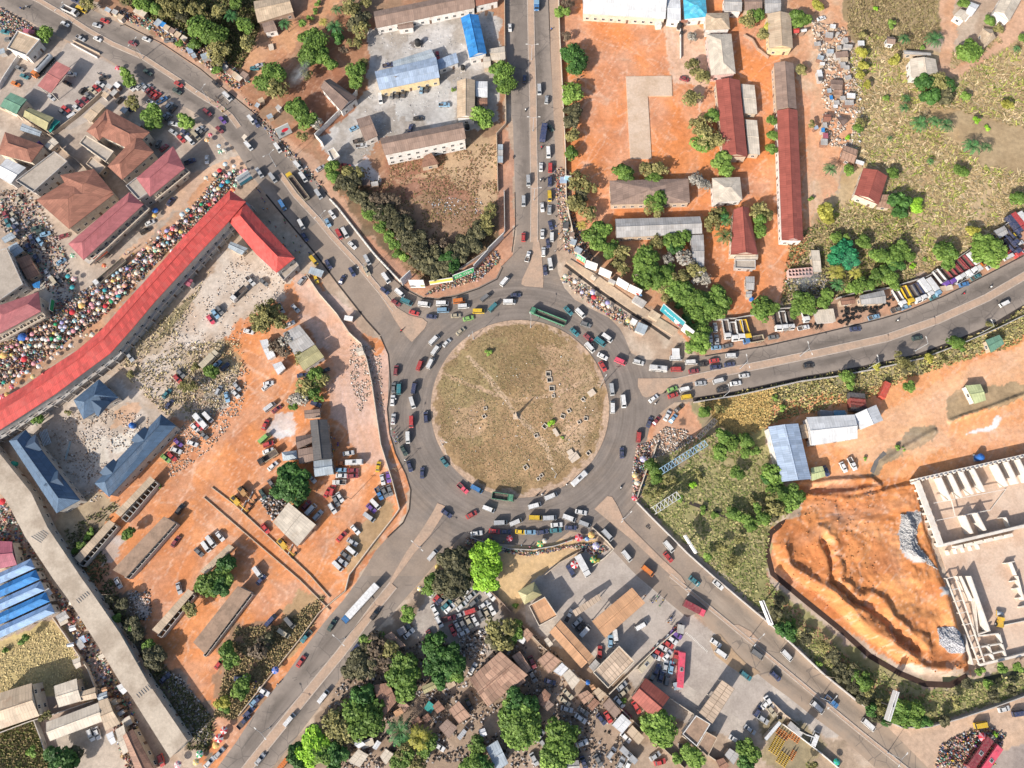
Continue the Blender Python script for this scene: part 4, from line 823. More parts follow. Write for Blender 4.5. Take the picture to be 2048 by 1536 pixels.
B('classroom','long greyish hipped classroom above the grey corrugated block','C 780,1445 G 792,100|C 1412,1428 G 1424,85',4.2,1.6,'h','brown','tan',cat='school block')
B('classroom','cream hipped pavilion between the maroon gable house and the yard trees','C 1600,1425 1822,1415 G 1840,45|x',4,1,'h')if 0 else B('classroom','small cream hipped pavilion below the maroon classroom block','@ 1424,356 1480,354 1485,400 1427,405',4.2,1.5,'h','cream','white',cat='pavilion')
B('school_block','pale grey corrugated block half under trees near the billboards','G 825,215 1505,195 1522,332 835,366',4,1.2,'g','grey','tan')
B('school_block','grey wing running down under the trees from the pale corrugated block','G 1425,345 1532,340 1536,625 1450,622',4,.9,'g','grey','tan')
B('chapel','maroon gable hall with a cream porch beside palms','G 1772,140 1750,500|G 1895,125 1968,500',4.8,1.8,'g','maroon','cream',cat='hall')
B('porch','cream porch roof at the end of the maroon hall','G 1788,506 1970,500 1966,540 1786,542',3.4,.1,'g','cream','cream')
B('annex','low concrete annex below the cream porch','G 1782,546 1946,546 1946,620 1780,612',3,t='f',roof='concrete',wall='grey')
B('tin_shed','grey tin roofed shed standing alone on orange earth','G 1866,675 1940,675 1936,785 1870,780',3,.3,'g','grey','tan')
B('tin_shed','tiny grey shed with a blue tank beside it','G 1870,796 1920,790 1916,845 1875,842',2.8,.2,'g','grey','tan')
# ---- upper right
B('farm_house','cream roofed house with a white gable and walled yard by the dry field','D 1135,468 1150,620|D 1340,472 1365,598',4.4,1.2,'g','cream','white',cat='house')
B('outbuilding','grey roofed outbuilding behind the cream roofed house','D 1082,402 1300,420 1305,442 1092,432',3,.2,'g','grey','tan')
B('hut','small hut with white wall beside a palm tree','D 950,290 1015,298 1016,356 950,345',3.2,.7,'g','brown','white')
B('white_house','small white and brown roofed house at the top right lane','D 1487,120 1540,70 1612,120 1570,168',3.4,.6,'g','cream','white',cat='house')
B('white_house','narrow white roofed house next to a bright tree at the top','D 1622,15 1692,40 1627,132 1578,98',3.8,.5,'g','white','white',cat='house')
B('white_house','large cream gable house with white gable end at the top right corner','D 1880,-50 1812,90|D 2030,-10 1930,172',4.8,1.6,'g','cream','white',cat='house')
B('hip_house','pale brown hipped house partly hidden by a round tree','D 1712,224 1800,236 1824,302 1725,385',4,1.4,'h','tan','tan',cat='house')
B('farm_house','maroon gable farmhouse with cream wall above the dry field edge','@ 1727,336 1709,389|@ 1775,352 1757,409',4.6,1.6,'g','maroon','cream',cat='house')
B('outbuilding','low rusty lean roof at the side of the maroon farmhouse','H 900,20 1035,20 978,132 870,118',2.8,.1,'g','rustlight','tan')
B('shanty','patched brown shanty roof above the maroon farmhouse','D 605,1160 722,1200 690,1312 580,1262',3,.5,'g','rustlight','rust',cat='shack')
B('shanty','small brown pitched shack at the edge of the shanty lane','D 545,930 602,940 640,972 600,1012',2.8,.5,'g','darkbrown','rust',cat='shack')
B('tin_shed','long tan tin shed beside a smoking rubbish heap','H 342,465 410,465 428,640 362,640',3,.3,'g','cream','tan')
B('tyre_shop','rusty roofed tyre shop beside rows of black tyres','H 575,850 690,835 697,890 590,906',3,.2,'g','rust','tan',cat='shop')
B('tyre_shop','large grey patched roof over the tyre yard by the parked lorries','H 730,830 925,785 945,890 745,900',3.4,.6,'g','grey','tan',cat='shop')
B('green_shed','small square green roofed shed in the dry grass below the road','H 1740,1185 1850,1142 1892,1215 1785,1286',3,.3,'g','green','tan',cat='shed')
B('lorry_shed','dark grey shed roof at the head of the roadside lorry park','H 1802,312 1890,270 1922,330 1852,372',3,.3,'g','grey','tan',cat='shed')
# ---- site offices by the diggings
B('warehouse','large pale blue white gable warehouse beside the green valley','L 2,342 112,782|L 242,315 345,760',5.5,1.4,'g','sky','white',win=0)
B('warehouse','wide white gable warehouse in the middle of the orange site','L 308,265 350,490|L 690,245 716,436'.replace('L 308,265 350,490|L 690,245 716,436','L 308,266 692,244|L 350,492 716,436'),5,1.2,'g','white','white')
B('warehouse','smallest white gable warehouse next to stacked red containers','L 682,246 740,366|L 866,165 922,290',4.6,1.2,'g','white','white')
B('site_cabin','yellowish green roofed cabin at the foot of the blue white warehouse','L 342,670 436,656 460,740 350,776',3.2,.3,'g','lime','tan',cat='cabin')
B('site_cabin','narrow tan cabin between the two big warehouses','L 252,330 300,320 325,430 275,440',3,.3,'g','tan','tan',cat='cabin')
B('site_cabin','pale green and white cabin on a grassy bank of the orange site','L 1578,12 1700,0 1746,130 1652,160',3.2,.5,'g','lime','white',cat='cabin')
# ---- blue roofs and long concrete row
B('blue_block','slate blue roofed block with two cross gables beside the long concrete row','I 70,455 452,1034|I 207,365 642,930',6,2.4,'h','slate','concrete',cat='apartment block',over=.6)
B('blue_block','longest slate blue roofed block with windows facing the parked cars','I 755,795 1290,240|I 873,905 1408,335',6,2.4,'h','slate','concrete',cat='apartment block',over=.6)
o1=B('blue_block','small slate blue hipped house closest to the scarlet arcade','@ 147,800 198,758|@ 167,839 237,795',5,2.2,'h','slate','concrete',cat='apartment block',over=.6)
for par,q,a in((bpy.data.objects['blue_block'],'I 300,470',30),(bpy.data.objects['blue_block'],'I 480,760',30),(bpy.data.objects['blue_block.001'],'I 1110,400',140),(bpy.data.objects['blue_block.001'],'I 860,660',140),(o1,'I 830,200',-35)):
 dormer(par,q,6.7,roof_m('slate'),3.4,math.radians(a),1.5)
B('concrete_row','very long pale concrete flat roofed row crossing the lower left','@ -60,832 0,908 62,985 95,1055 160,1152 187,1190 240,1267 295,1364 312,1389 375,1482|@ -110,870 -45,935 12,1000 50,1073 108,1160 136,1198 190,1282 240,1364 262,1392 340,1516',5.6,t='f',roof='concretepale',wall='concrete',win=1,cat='shop row',over=.3,parapet=False)
_cr=bpy.data.objects['concrete_row']
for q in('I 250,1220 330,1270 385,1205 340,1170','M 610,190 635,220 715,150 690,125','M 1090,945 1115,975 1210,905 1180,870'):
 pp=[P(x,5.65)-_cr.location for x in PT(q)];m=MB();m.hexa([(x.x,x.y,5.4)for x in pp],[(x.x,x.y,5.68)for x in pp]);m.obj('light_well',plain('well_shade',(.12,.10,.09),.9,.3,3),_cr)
 for i in range(6):a_=pp[0].lerp(pp[1],1)if 0 else pp[0].lerp(pp[3],i/5);b_=pp[1].lerp(pp[2],i/5);m=MB();m.tube((a_.x,a_.y,5.75),(b_.x,b_.y,5.75),.12,n=4);m.obj('well_beam',wall_m('concrete'),_cr)
for q in('I 30,910 150,830','I 250,1235 385,1165','M 590,250 745,150','M 760,440 880,370','M 830,610 980,480','M 1100,1010 1240,905','I 150,1120 290,1010','M 480,60 640,0','M 920,800 1120,680','M 1230,1240 1400,1130'):
 a_,b_=[P(x,5.6)-_cr.location for x in PT(q)];d_=(b_-a_).normalized();n_=Vector((-d_.y,d_.x,0))*.09;m=MB();r_=[a_-n_,b_-n_,b_+n_,a_+n_];m.hexa([(x.x,x.y,5.5)for x in r_],[(x.x,x.y,5.67)for x in r_]);m.obj('expansion_joint',plain('well_shade',(.12,.1,.09)),_cr)
def rooms(name,label,q,n,h,wall='concrete',cat='unfinished rooms',across=1,th=.2):
 """roofless rooms: outer walls and cross walls, each wall a part"""
 a,b_,c_,d_=[P(x,0)for x in PT(q)];ctr=(a+b_+c_+d_)/4;e=empty(name,ctr);tag(e,label,cat)
 def wl(p,q_):
  p=p-ctr;q_=q_-ctr;d=(q_-p).normalized();nn=Vector((-d.y,d.x,0))*th/2;m=MB();r=[p-nn,q_-nn,q_+nn,p+nn]
  m.hexa([(x.x,x.y,0)for x in r],[(x.x,x.y,h)for x in r]);m.obj('wall',wall_m(wall),e)
 sh=lambda p,q_:(p+(q_-p).normalized()*th/2,q_-(q_-p).normalized()*th/2)
 wl(a,b_);wl(d_,c_)
 for i in range(n+1):
  t_=i/n;wl(*sh(a.lerp(b_,t_),d_.lerp(c_,t_)))
 if across>1:
  for i in range(n):wl(*sh(a.lerp(b_,i/n).lerp(d_.lerp(c_,i/n),.5),a.lerp(b_,(i+1)/n).lerp(d_.lerp(c_,(i+1)/n),.5)))
 return e
B('row_house','narrow tan roofed row below the longest slate blue block','I 1200,738 920,1030|I 1240,770 962,1062',3.4,.2,'s','tan','tan',cat='row')
rooms('room_row','roofless concrete rooms beside the tan row below the slate blue block','I 1242,772 1002,1078 1040,1108 1290,808',9,2.6)
B('row_house','narrow tan roofed row beside the long concrete row and banana plants','I 872,1088 595,1390|I 920,1118 638,1432',3.4,.2,'s','tan','tan',cat='row')
rooms('room_row','roofless concrete rooms beside the tan row nearest the long concrete row','I 925,1120 662,1440 700,1462 970,1148',9,2.6)
B('row_house','long brown concrete flat roof on the orange lot with open rooms','I 1310,1060 900,1488|I 1402,1110 1010,1545',3.6,t='f',roof='concretebrown',wall='concrete',cat='row',over=.2,parapet=False)
rooms('room_row','roofless concrete rooms along the long brown flat roof','I 1405,1108 1028,1545 1062,1560 1442,1128',11,2.6)
B('row_house','narrow tan roof above the round dark tree on the orange lot','I 1830,1280 1600,1500|I 1872,1308 1640,1525',3.2,.2,'s','tan','tan',cat='row')
B('row_house','narrow tan plank like roof at the lower orange lot','M 1505,105 1215,430|M 1550,132 1268,465',3.2,.2,'s','tan','tan',cat='row')
rooms('room_row','roofless concrete rooms beside the narrow plank like roof','M 1552,134 1285,470 1320,488 1582,160',7,2.5)
B('row_house','brown speckled flat roof without parapet at the lowest part of the lot','M 1902,80 1545,530|M 2010,132 1640,625',3.4,t='f',roof='concretebrown',wall='concrete',cat='row',over=.2,parapet=False)
rooms('room_row','roofless room walls along the brown speckled flat roof','M 2014,134 1650,628 1668,640 2040,150',9,2.5)
rooms('pink_rooms','pink roofless toilet block beside the smoking rubbish heap','H 145,640 335,622 338,682 152,692',7,2.4,'pink','toilet block',2)
for k in range(5):
 y0=-30+108*k;xr=245+40*k
 B('market_hall',f'{("topmost", "second from top", "middle", "fourth from top", "lowest")[k]} of the five parallel blue roofed market halls',f'M -80,{y0+32+6} {xr},{y0-.47*xr+6}|M -80,{y0+32+98} {xr+34},{y0+98-.47*(xr+34)}',4.6,1.4,'h','blue' if k%2 else 'bluelight','grey',cat='hall',group='five blue market halls')
B('market_hall','pink roofed hall above the five blue market halls','@ -40,1080 24,1083 34,1130 -40,1146',5,1,'g','pinkred2','cream',cat='hall')
B('store_house','large gable store with a rusty lower slope in the lower left corner','M -80,960 255,855|M -80,1255 315,1120',6,1.8,'g','tan','cream',cat='store')
B('store_house','tan flat gable store behind the market lane','M 430,880 612,820 652,1000 470,1052',4,.5,'g','cream','tan',cat='store')
B('store_house','small tan store joined to the tan gable store','M 632,930 762,888 776,978 642,1006',3.8,.4,'g','tan','tan',cat='store')
B('store_house','long cream roof over a yard with two white cars','M 368,1170 792,1010|M 400,1322 830,1160',4.2,1,'g','cream','white',cat='store')
B('store_house','orange tan ridged roof at the end of the long cream roof','M 785,1000 862,975 962,1180 842,1240',4.4,.7,'g','tan','tan',cat='store')
B('store_house','cream sheet roof below the orange tan ridged roof','M 920,1232 990,1190 1050,1390 985,1432',4,.4,'g','cream','tan',cat='store')
B('store_house','bright white small roof beside two parked white cars','M 845,1270 900,1240 930,1330 890,1352',3.8,.2,'g','white','white',cat='store')
B('store_house','long rusty brown roof along the lane at the bottom edge','M 980,1280 1085,1560|M 1062,1222 1240,1560',4.4,.8,'g','rust','tan',cat='store')
# ---- lots left of the ring
B('clinic','grey half of the roadside house among bare trees on the orange lot','F 215,1130 345,1060 470,1218 312,1312',4.2,.8,'g','grey','tan',cat='house')
B('clinic','olive green half of the roadside house among bare trees','F 314,1316 472,1222 545,1320 380,1430',4.25,.8,'g','olive','white',cat='house')
B('kiosk','long narrow white roofed kiosk on the orange lot','F 28,1188 90,1175 156,1310 96,1345',2.8,.5,'g','white','white')
B('kiosk','small square white roofed kiosk on the orange lot','F 130,1380 200,1355 236,1410 176,1465',2.8,.4,'g','white','tan')
B('kiosk','cream kiosk built against the roadside boundary wall','F 795,1255 850,1240 870,1300 820,1312',2.8,.3,'g','cream','tan')
B('garage','dark grey gable roof of the garage beside the orange car lot','J 430,290 462,612|J 570,285 605,600',4.6,1.4,'g','dark','brown')
B('garage','brown cross wing of the dark grey garage','J 318,420 440,400 475,452 330,522',4,.8,'g','darkbrown','brown')
B('garage','brown lower wing of the dark grey garage','J 333,524 462,500 464,612 345,640',4,.3,'g','brown','brown')
B('garage','pale blue grey sheet roof at the foot of the dark garage','J 460,616 606,596 621,720 470,742',3.8,.6,'g','bluegrey','tan')
B('kiosk','small grey hipped kiosk beside the dark garage','J 205,545 325,530 335,600 215,616',3.4,1,'h','bluegrey','tan')
B('shed','greyish brown flat shed above the dark garage','J 385,210 510,200 512,265 390,276',3,.2,'g','brown','tan')
B('repair_shed','large tan repair shed with a white skylight strip among parked cars','J 260,945 135,1105|J 480,1125 332,1300',4.4,.8,'g','cream','tan',cat='shed')
# ---- lower centre
B('hut','olive hipped pavilion roof at the forecourt gate','O 45,122 180,45 240,150 100,230',4.2,1.4,'h','olive','cream',cat='pavilion')
B('station_shop','square brown roof with cream parapet below the olive pavilion','O 132,236 262,165 366,320 215,402',5,t='f',roof='orange',wall='cream',cat='shop')
B('station_shop','long orange brown roof at the back of the lower forecourt','O 298,450 555,738|O 388,350 652,642',4.6,.3,'g','orange','cream',cat='shop')
B('bus_shelter','long narrow cream canopy beside a parked white car','O 480,280 698,143 716,186 510,325',3.8,.1,'s','slat',canopy=True,cat='canopy')
B('fuel_canopy','largest orange brown fuel canopy on the lower forecourt','O 640,362 960,92 1066,216 746,496',5.6,.15,'g','orange',canopy=True,cat='canopy')
B('fuel_canopy','slatted tan canopy with white fascia beside the lower forecourt wall','O 645,770 855,556 980,682 768,898',5.2,t='f',roof='slat',wall='cream',cat='canopy',parapet=True)
B('repair_shed','rusty maroon gable workshop beside the parked pink bus','O 1070,815 1262,970|O 955,975 1122,1132',4.6,1.4,'g','maroon','cream',cat='workshop')
B('fuel_canopy','small brown ribbed canopy standing on the open forecourt','O 1680,830 1495,1092|O 1782,902 1605,1182',5.2,.1,'g','slat',canopy=True,cat='canopy')
B('flat_house','brown flat roof with white parapet below the ribbed canopy','O 1470,1112 1585,1182 1475,1362 1360,1262',4,t='f',roof='concretebrown',wall='white',cat='house')
B('flat_house','pinkish speckled flat roof beside the brown flat roof','O 1552,1242 1642,1292 1562,1445 1478,1366',4,t='f',roof='concretebrown',wall='tan',cat='house')
B('gas_shop','long narrow white roof beside the gas cylinder yard','P -30,1298 88,1160 108,1180 -10,1318',3,.1,'s','white','tan',cat='shop')
B('gas_shop','tin roofed hut behind the blue roadside billboard','P 155,1200 182,1162 285,1252 262,1290',3,.1,'s','grey','tan',cat='hut')
B('big_shed','largest rusty red roof with pale lattice patches among the lower trees','@ 1001,1302 938,1358|@ 1056,1350 976,1414',4.6,1,'g','rustlight','tan',cat='shed')
SH='''N 1325,885 1440,832 1452,890 1345,945|olive|olive green roof peeping out between two dark trees|3.6
N 940,872 1062,852 1130,1000 1010,1140|rust|rusty brown roof beside the tall dark tree
N 1020,482 1082,440 1200,560 1122,582|rustlight|patched rusty roof near the roadside hedge of trees
N 1540,1072 1620,1000 1722,1122 1622,1182|rustlight|square light rusty roof beside a dark parked car
N 1460,1212 1530,1142 1612,1212 1542,1302|brown|speckled brown roof with debris on top
N 1410,1042 1460,992 1512,1062 1450,1102|rust|small dark red roof near a green water tank
N 1240,1172 1300,1122 1332,1162 1272,1202|rust|tiny rusty roof above the palm
N 1330,1130 1372,1098 1408,1140 1362,1180|rust|tiny dark red lean roof beside the green tank
N 735,1482 820,1382 902,1432 830,1532|cream|cream patched roof at the bottom beside lime tree
N 990,1442 1040,1382 1102,1422 1040,1512|cream|pale concrete looking roof at the bottom edge
N 1838,1372 1932,1312 2020,1500 1925,1560|bluegrey|long blue grey roof at the bottom beside dark tree
N 1782,1232 1830,1215 1850,1272 1800,1292|white|tiny white roof beside the blue grey roof
N 930,1372 970,1312 1004,1332 962,1392|white|narrow white roof panel near the cream patched roof
N 770,1330 830,1300 880,1350 820,1380|white|white slatted roof at the foot of a dark tree
N 1825,1545 1850,1500 1900,1545 1870,1575|grey|bottom edge grey tin roof near the dark bush
O 205,672 290,600 392,680 292,782|rustlight|brown and white striped roof beside a dirt lane
O 330,762 400,692 452,740 392,802|white|bright white tin roof joined to the striped roof
O 402,792 460,742 547,832 482,912|cream|cream patched roof below the bright white tin roof
O 522,952 602,912 655,962 575,1030|rustlight|rusty striped roof beside the forecourt boundary wall
O 600,1040 660,975 705,1012 640,1082|rust|dark rusty roof below the rusty striped roof
O 650,922 690,890 757,946 702,1002|tan|orange tan roof corner by the slatted canopy
O 722,1032 778,972 872,1082 822,1142|brown|brown corrugated roof above the red parked car
O 800,1192 880,1102 957,1172 882,1262|white|white and grey ribbed roof beside a parked white car
O 915,1252 962,1192 1062,1292 1012,1352|tan|orange tan roof below the white ribbed roof
O 185,992 262,902 312,952 262,1062|rust|dark reddish roof near the blue parked car
O 240,1032 290,987 337,1032 282,1082|brown|small grey brown roof beside the dark reddish roof
O -5,642 62,602 152,740 108,792|rustlight|rusty roof beside the maroon parked car
O -60,722 30,702 112,840 0,932|rustlight|light rusty ribbed roof at the edge of the lane
O 75,452 120,415 172,470 122,532|rustlight|small rusty roof beside a heap of grey sheeting
O 1700,1432 1742,1377 1822,1432 1772,1512|grey|pale square flat roof at the bottom near yellow crates
O 400,1492 532,1472 546,1560 402,1560|grey|grey flat roof at the bottom edge beside a round tree
O 1630,1475 1690,1455 1740,1520 1680,1570|rust|rusty roof at the bottom beside the pale square roof
O 620,880 650,865 672,900 640,915|orange|tiny orange roof beside the boundary wall
O 255,510 285,490 330,545 300,570|cream|cream open roof frame behind the long orange roof
M 440,322 520,275 556,332 482,372|grey|grey tin stall roof at the corner of the blue halls
M 550,402 600,390 612,430 560,446|white|small white stall roof on the market lane
M 350,112 390,95 422,140 372,172|white|white stall roof beside the highest blue hall
M 575,672 640,648 650,720 610,745|cream|cream stall roof at the edge of the straw field
M 535,542 590,530 592,560 540,570|white|narrow white stall roof above the cream stall
M 930,880 970,860 1020,920 985,950|white|white canvas roof at the edge of the concrete row
M 810,900 850,885 860,915 820,930|orange|orange stall roof in the shade of the lane
M 775,950 855,920 862,972 790,1000|bluegrey|grey roof above the orange tan ridged roof
M 885,1000 930,978 950,1020 905,1040|tan|tan stall roof above the brown stall on the lane
M 915,1050 950,1030 975,1055 940,1080|rustlight|brown stall roof on the lane beside the concrete row
M 935,1095 985,1065 1000,1095 955,1125|grey|grey stall roof above the small roofless frame
A 395,10 400,12 402,20 396,20|grey|x
D 0,960 0,960 0,960 0,960|grey|x
C 1345,150 1400,150 1405,180 1350,178|brick|small orange brown lean roof beside black water tanks
D 200,225 250,225 250,262 205,265|scarlet|small bright red awning beneath a round green tree
D 262,235 305,225 310,250 268,256|white|small white awning next to the bright red one
D 444,912 505,915 503,970 440,965|brick|orange red awning in the middle of the shanty lane
N 1845,540 1880,500 1900,560 1870,590|cream|cream shed roof at the edge of the scrap car lot
J 1560,1 1561,1 1561,2 1560,2|grey|x'''
for ln in SH.split('\n'):
 a=ln.split('|')
 if a[2]=='x':continue
 B('small_shed',a[2],a[0],float(a[3])if len(a)>3 else 3.0+R.random()*.5,.35,'g',a[1],R.choice(['tan','rust','brown']),cat='shed')
 # ---- shacks and stalls: x y width depth angle roof, in tile units
SHK=[]
def shack(tile,x,y,w_,d,a,roof,h=2.4):
 p=P(PT(f'{tile} {x},{y}')[0],h);e=empty('market_stall',(p.x,p.y,0),math.radians(a));w_=w_*.05;d=d*.05
 m=MB();m.box(-w_/2+.2,w_/2-.2,-d/2+.2,d/2-.2,0,h-.15);m.obj('cabin',wall_m(R.choice(['tan','rust','brown','grey'])),e)
 k=[(-w_/2,-d/2,h-.1),(w_/2,-d/2,h-.1),(w_/2,d/2,h+.2),(-w_/2,d/2,h+.2)]
 v=[(q[0],q[1],q[2]-.07)for q in k]+k;f=[(3,2,1,0),(4,5,6,7),(0,1,5,4),(1,2,6,5),(2,3,7,6),(3,0,4,7)]
 uv=[(v[i][0],v[i][1])for q in f for i in q]
 mk('roof',v,f,roof_m(roof),e,uv=uv)
 nm={'bluegrey':'blue grey','darkbrown':'dark brown','rustlight':'patchy rusty','pinkred2':'pink','sky':'pale blue','lime':'lime'}.get(roof,roof)
 reg(e,f'{nm} roofed stall',(px_of(p.x,p.y)[0],px_of(p.x,p.y)[1]),'stall','small stalls and shacks along the roads')
def shacks(s):
 for ln in s.strip().split('\n'):
  t=ln[0]
  for q in ln[1:].split(';'):
   a=q.split();shack(t,float(a[0]),float(a[1]),float(a[2]),float(a[3]),float(a[4]),a[5])
shacks('''A862 78 60 40 -30 bluegrey;918 95 60 45 -30 grey;960 135 60 50 -30 tan;1120 95 130 60 -30 cream;1262 180 60 70 -35 bluegrey;1300 195 50 50 -30 blue;1330 220 60 50 -30 tan;1375 245 55 50 -35 brown;1420 275 60 50 -35 tan;1470 305 60 45 -35 cream;1518 400 50 70 25 sky;1550 445 40 50 30 bluegrey;1640 448 70 60 25 bluegrey;1790 530 70 50 -40 grey;1840 575 60 50 -40 rustlight;1880 600 60 50 -40 tan;1910 625 60 50 -40 cream;1950 600 70 60 -35 brown;1955 1095 40 40 -40 cream;870 690 60 40 -35 grey;935 680 60 40 -40 white;840 760 60 50 -35 tan;910 740 50 60 -40 grey;990 880 60 50 -35 bluegrey;1100 1000 60 40 -30 cream;10 410 60 50 20 bluegrey;230 250 110 40 -12 pinkred2
B10 840 40 40 -30 bluegrey;110 930 50 40 30 bluegrey;600 1275 60 40 -30 white;1955 1180 45 60 0 bluegrey;1955 1225 45 60 0 grey;1955 1275 45 60 0 bluegrey;40 800 50 40 30 tan;180 860 50 40 -40 grey;880 1460 70 50 10 darkbrown;950 1470 60 40 10 grey
C410 1440 60 60 0 sky
D520 210 50 40 -10 white;490 280 70 60 -10 grey;560 265 30 20 0 grey;405 280 30 25 10 cream;395 350 60 40 5 grey;420 460 55 45 -20 bluegrey;435 510 45 30 0 white;415 590 45 80 5 white;420 630 40 40 5 dark;500 410 60 40 0 bluegrey;590 435 120 60 8 brown;610 475 70 40 0 tan;570 380 40 40 0 grey;640 370 80 40 -10 grey;620 320 50 50 5 grey;745 345 60 50 0 white;600 520 50 60 5 grey;630 540 50 40 0 grey;550 660 110 50 -5 darkbrown;550 695 100 50 -5 brown;490 725 40 40 5 bluegrey;505 780 30 40 5 blue;560 740 80 50 -5 rustlight;665 765 75 50 -5 white;600 785 50 40 5 grey;550 820 50 40 5 grey;650 820 80 50 0 grey;640 620 60 40 15 grey;540 850 40 30 0 white;455 1000 40 50 0 grey;460 1085 45 50 0 pinkred2;450 1135 60 60 -5 grey;440 1040 30 40 0 blue;385 1020 40 30 20 sky;735 1300 70 35 -20 white
F480 640 120 60 -20 bluegrey;740 1010 70 40 -10 white
G430 265 50 60 -5 dark;490 400 50 50 -20 bluegrey;530 465 60 50 -30 bluegrey;480 340 40 40 -10 brown;1018 875 110 60 -35 grey;975 1035 50 40 -30 white;1035 1090 85 80 -25 bluegrey;650 690 40 30 -30 cream;800 715 60 30 -30 grey;1310 1280 60 60 0 white;1140 985 90 60 -35 tan
H1405 770 60 40 12 tan;1450 765 60 40 12 cream;460 990 150 110 5 cream;150 1085 60 50 10 grey
L540 235 180 30 -5 grey
M505 360 60 50 30 cream;660 510 40 50 30 sky;640 545 40 70 40 grey;1015 1165 60 60 30 cream;820 640 60 30 30 cream
N1180 1040 70 50 -40 rustlight;1140 1090 60 40 30 orange;1560 870 60 40 30 tan;890 1340 90 50 20 cream;1390 1050 60 60 -35 teal
O80 505 50 50 -30 white;1640 1060 40 40 0 tan;1350 425 50 60 -10 grey;665 720 70 60 45 grey;1320 880 50 50 10 bluegrey''')
# ================================================================= WALLS
def wallline(label,pl,h,mat='cream',th=.3,name='boundary_wall',cat='wall'):
 a,b_=band(pl,th);c=sum(a,Vector())/len(a);m=MB()
 for i in range(len(a)-1):
  m.hexa([(q.x-c.x,q.y-c.y,0)for q in(b_[i],b_[i+1],a[i+1],a[i])],[(q.x-c.x,q.y-c.y,h)for q in(b_[i],b_[i+1],a[i+1],a[i])])
 o=m.obj(name,wall_m(mat));o.location=(c.x,c.y,0);tag(o,label,cat);return o
W='''cream 2.2|long cream wall dividing the north road pavement from the orange school yard|@ 1117,0 1119,75 1124,170 1130,300 1132,400 1137,430 1148,480
grey 1.6|low pale wall along the far edge of the east road verge|@ 1386,806 1470,793 1600,764 1665,755 1740,741 1840,719 1915,691 1990,659 2060,625
grey 1.6|low pale wall edging the southeast road above the green valley|@ 1272,1004 1299,1032 1336,1069 1374,1107 1429,1156 1474,1194 1548,1256
grey 2|low grey wall curving round the foot of the green valley|@ 1548,1256 1643,1346 1711,1401 1761,1434 1798,1453 1848,1453 1911,1436 1986,1411 2060,1384
cream 2|cream wall behind the vendors at the ring's right side|@ 1271,1002 1278,980 1292,940 1305,912 1312,890
cream 2|cream wall separating the orange lot from the dual road|@ 616,554 640,590 675,630 700,668 724,690 735,722 745,768 763,890 785,960 800,1018
cream 1.8|cream wall along the lot beside the southwest road|@ 800,1018 786,1038 745,1090 700,1150 692,1182
tan .5|low wall at one side of the diagonal track on the orange lot|@ 424,975 470,1010 540,1075 620,1150 660,1195
tan .5|low wall at the other side of the diagonal track on the orange lot|@ 408,995 460,1040 530,1100 600,1160 655,1215 660,1220
tan 1.8|tan wall from the track end down the southwest road verge|@ 692,1182 640,1225 600,1280 560,1330 520,1380 480,1430
white 3|tall white wall running from the dark gable house to the gate|B 810,700 812,760 690,900 600,990 482,1105 545,1172
tan 2|tan wall between the north road and the blue hall|B 1988,-60 1990,300 1996,700 2000,1005 1925,1085 1930,1300 1935,1536
grey 1.8|grey wall curving round the yard behind the green billboards|F 1985,0 1990,330 1850,480 1700,580 1540,680
grey 1.6|thin grey wall along the dark trees of the burnt yard|F 830,0 1000,220 1290,570 1420,700
concrete 1.8|concrete wall behind the parked lorries on the east road|H 1050,750 1250,690 1420,600 1560,500 1800,330 1960,220 2048,170
concrete 1.8|concrete wall between the scrubby trees and the tyre yard|H 540,860 700,815 940,780 1050,750
concrete 1.8|concrete wall closing the lorry park beneath the big trees|G 1600,1030 1780,1020 1960,985 H 80,945 260,930
tan 2|tan wall between the fuel station and the courtyard house|A 415,1100 600,960 780,800 830,750
tan 1.8|tan wall from the purple wall up behind the fuel station|A 0,870 200,960 415,1100 470,1140
tan 2|tan wall running down beside the long unfinished flat roof|A 500,1195 620,1290 740,1400 850,1500
white 2|low white wall round the old fuel station pump yard|A 160,470 60,620 0,720
cream 1.6|wall between the straw field and the market lane|M 440,330 540,470 640,620 720,740 780,890
concrete 2|concrete wall with a narrow walkway behind the store yard|M 0,1255 250,1160 480,1090 770,990
concrete 2|concrete wall between the green plot and the yard with two white cars|M 300,1150 350,1280 400,1440
tan 2|long tan wall between the forecourt buildings and the shacks|O 60,370 240,560 420,700 560,830 770,960 940,1130 1180,1350 1380,1536
cream 2|cream wall beside the row of parked red and white cars|O 770,940 980,730 1180,540 1300,440
cream 1.8|cream wall from the maroon workshop to the flat roofs|O 1260,975 1400,1070 1460,1110
cream 1.8|cream wall behind the flat roofed houses near the bottom|O 1350,1270 1480,1370 1640,1480 1700,1536
brown 1.8|brown wall behind the scrap car lot|N 1850,100 1950,190 2040,290
white 1.6|white wall between the green plant nursery plots by the gas yard|P 110,1180 230,1270 400,1400 560,1536
brown 1.5|crumbling earth wall across the top of the schoolyard|C 1850,290 1920,330 1960,400 2048,470
white .9|low white kerb wall at the fuel station entrance|A 575,355 785,468
tan 1|low tan kerb wall beside the fuel station entrance|A 590,332 805,438
white 1.4|white wall around the water tanks of the school yard|C 1340,170 1345,300 1345,470
tan 1.8|tan wall ending beside the row of gas cylinders|P 20,1000 120,1100 230,1180
grey 1.2|grey retaining wall of the vendor strip below the ring|@ 940,1074 975,1087 1020,1098 1065,1100 1110,1092 1145,1080 1190,1078
tan 1.6|tan wall along the dirt strip beside the dry straw patch|K 250,1536 380,1430 560,1330
cream 1.4|curved cream wall at the forecourt gate|K 640,1150 760,1260 810,1320 740,1390 640,1460'''
for ln in W.split('\n'):
 a,l,p=ln.split('|');mt,hh=a.split();wallline(l,p,float(hh),mt)
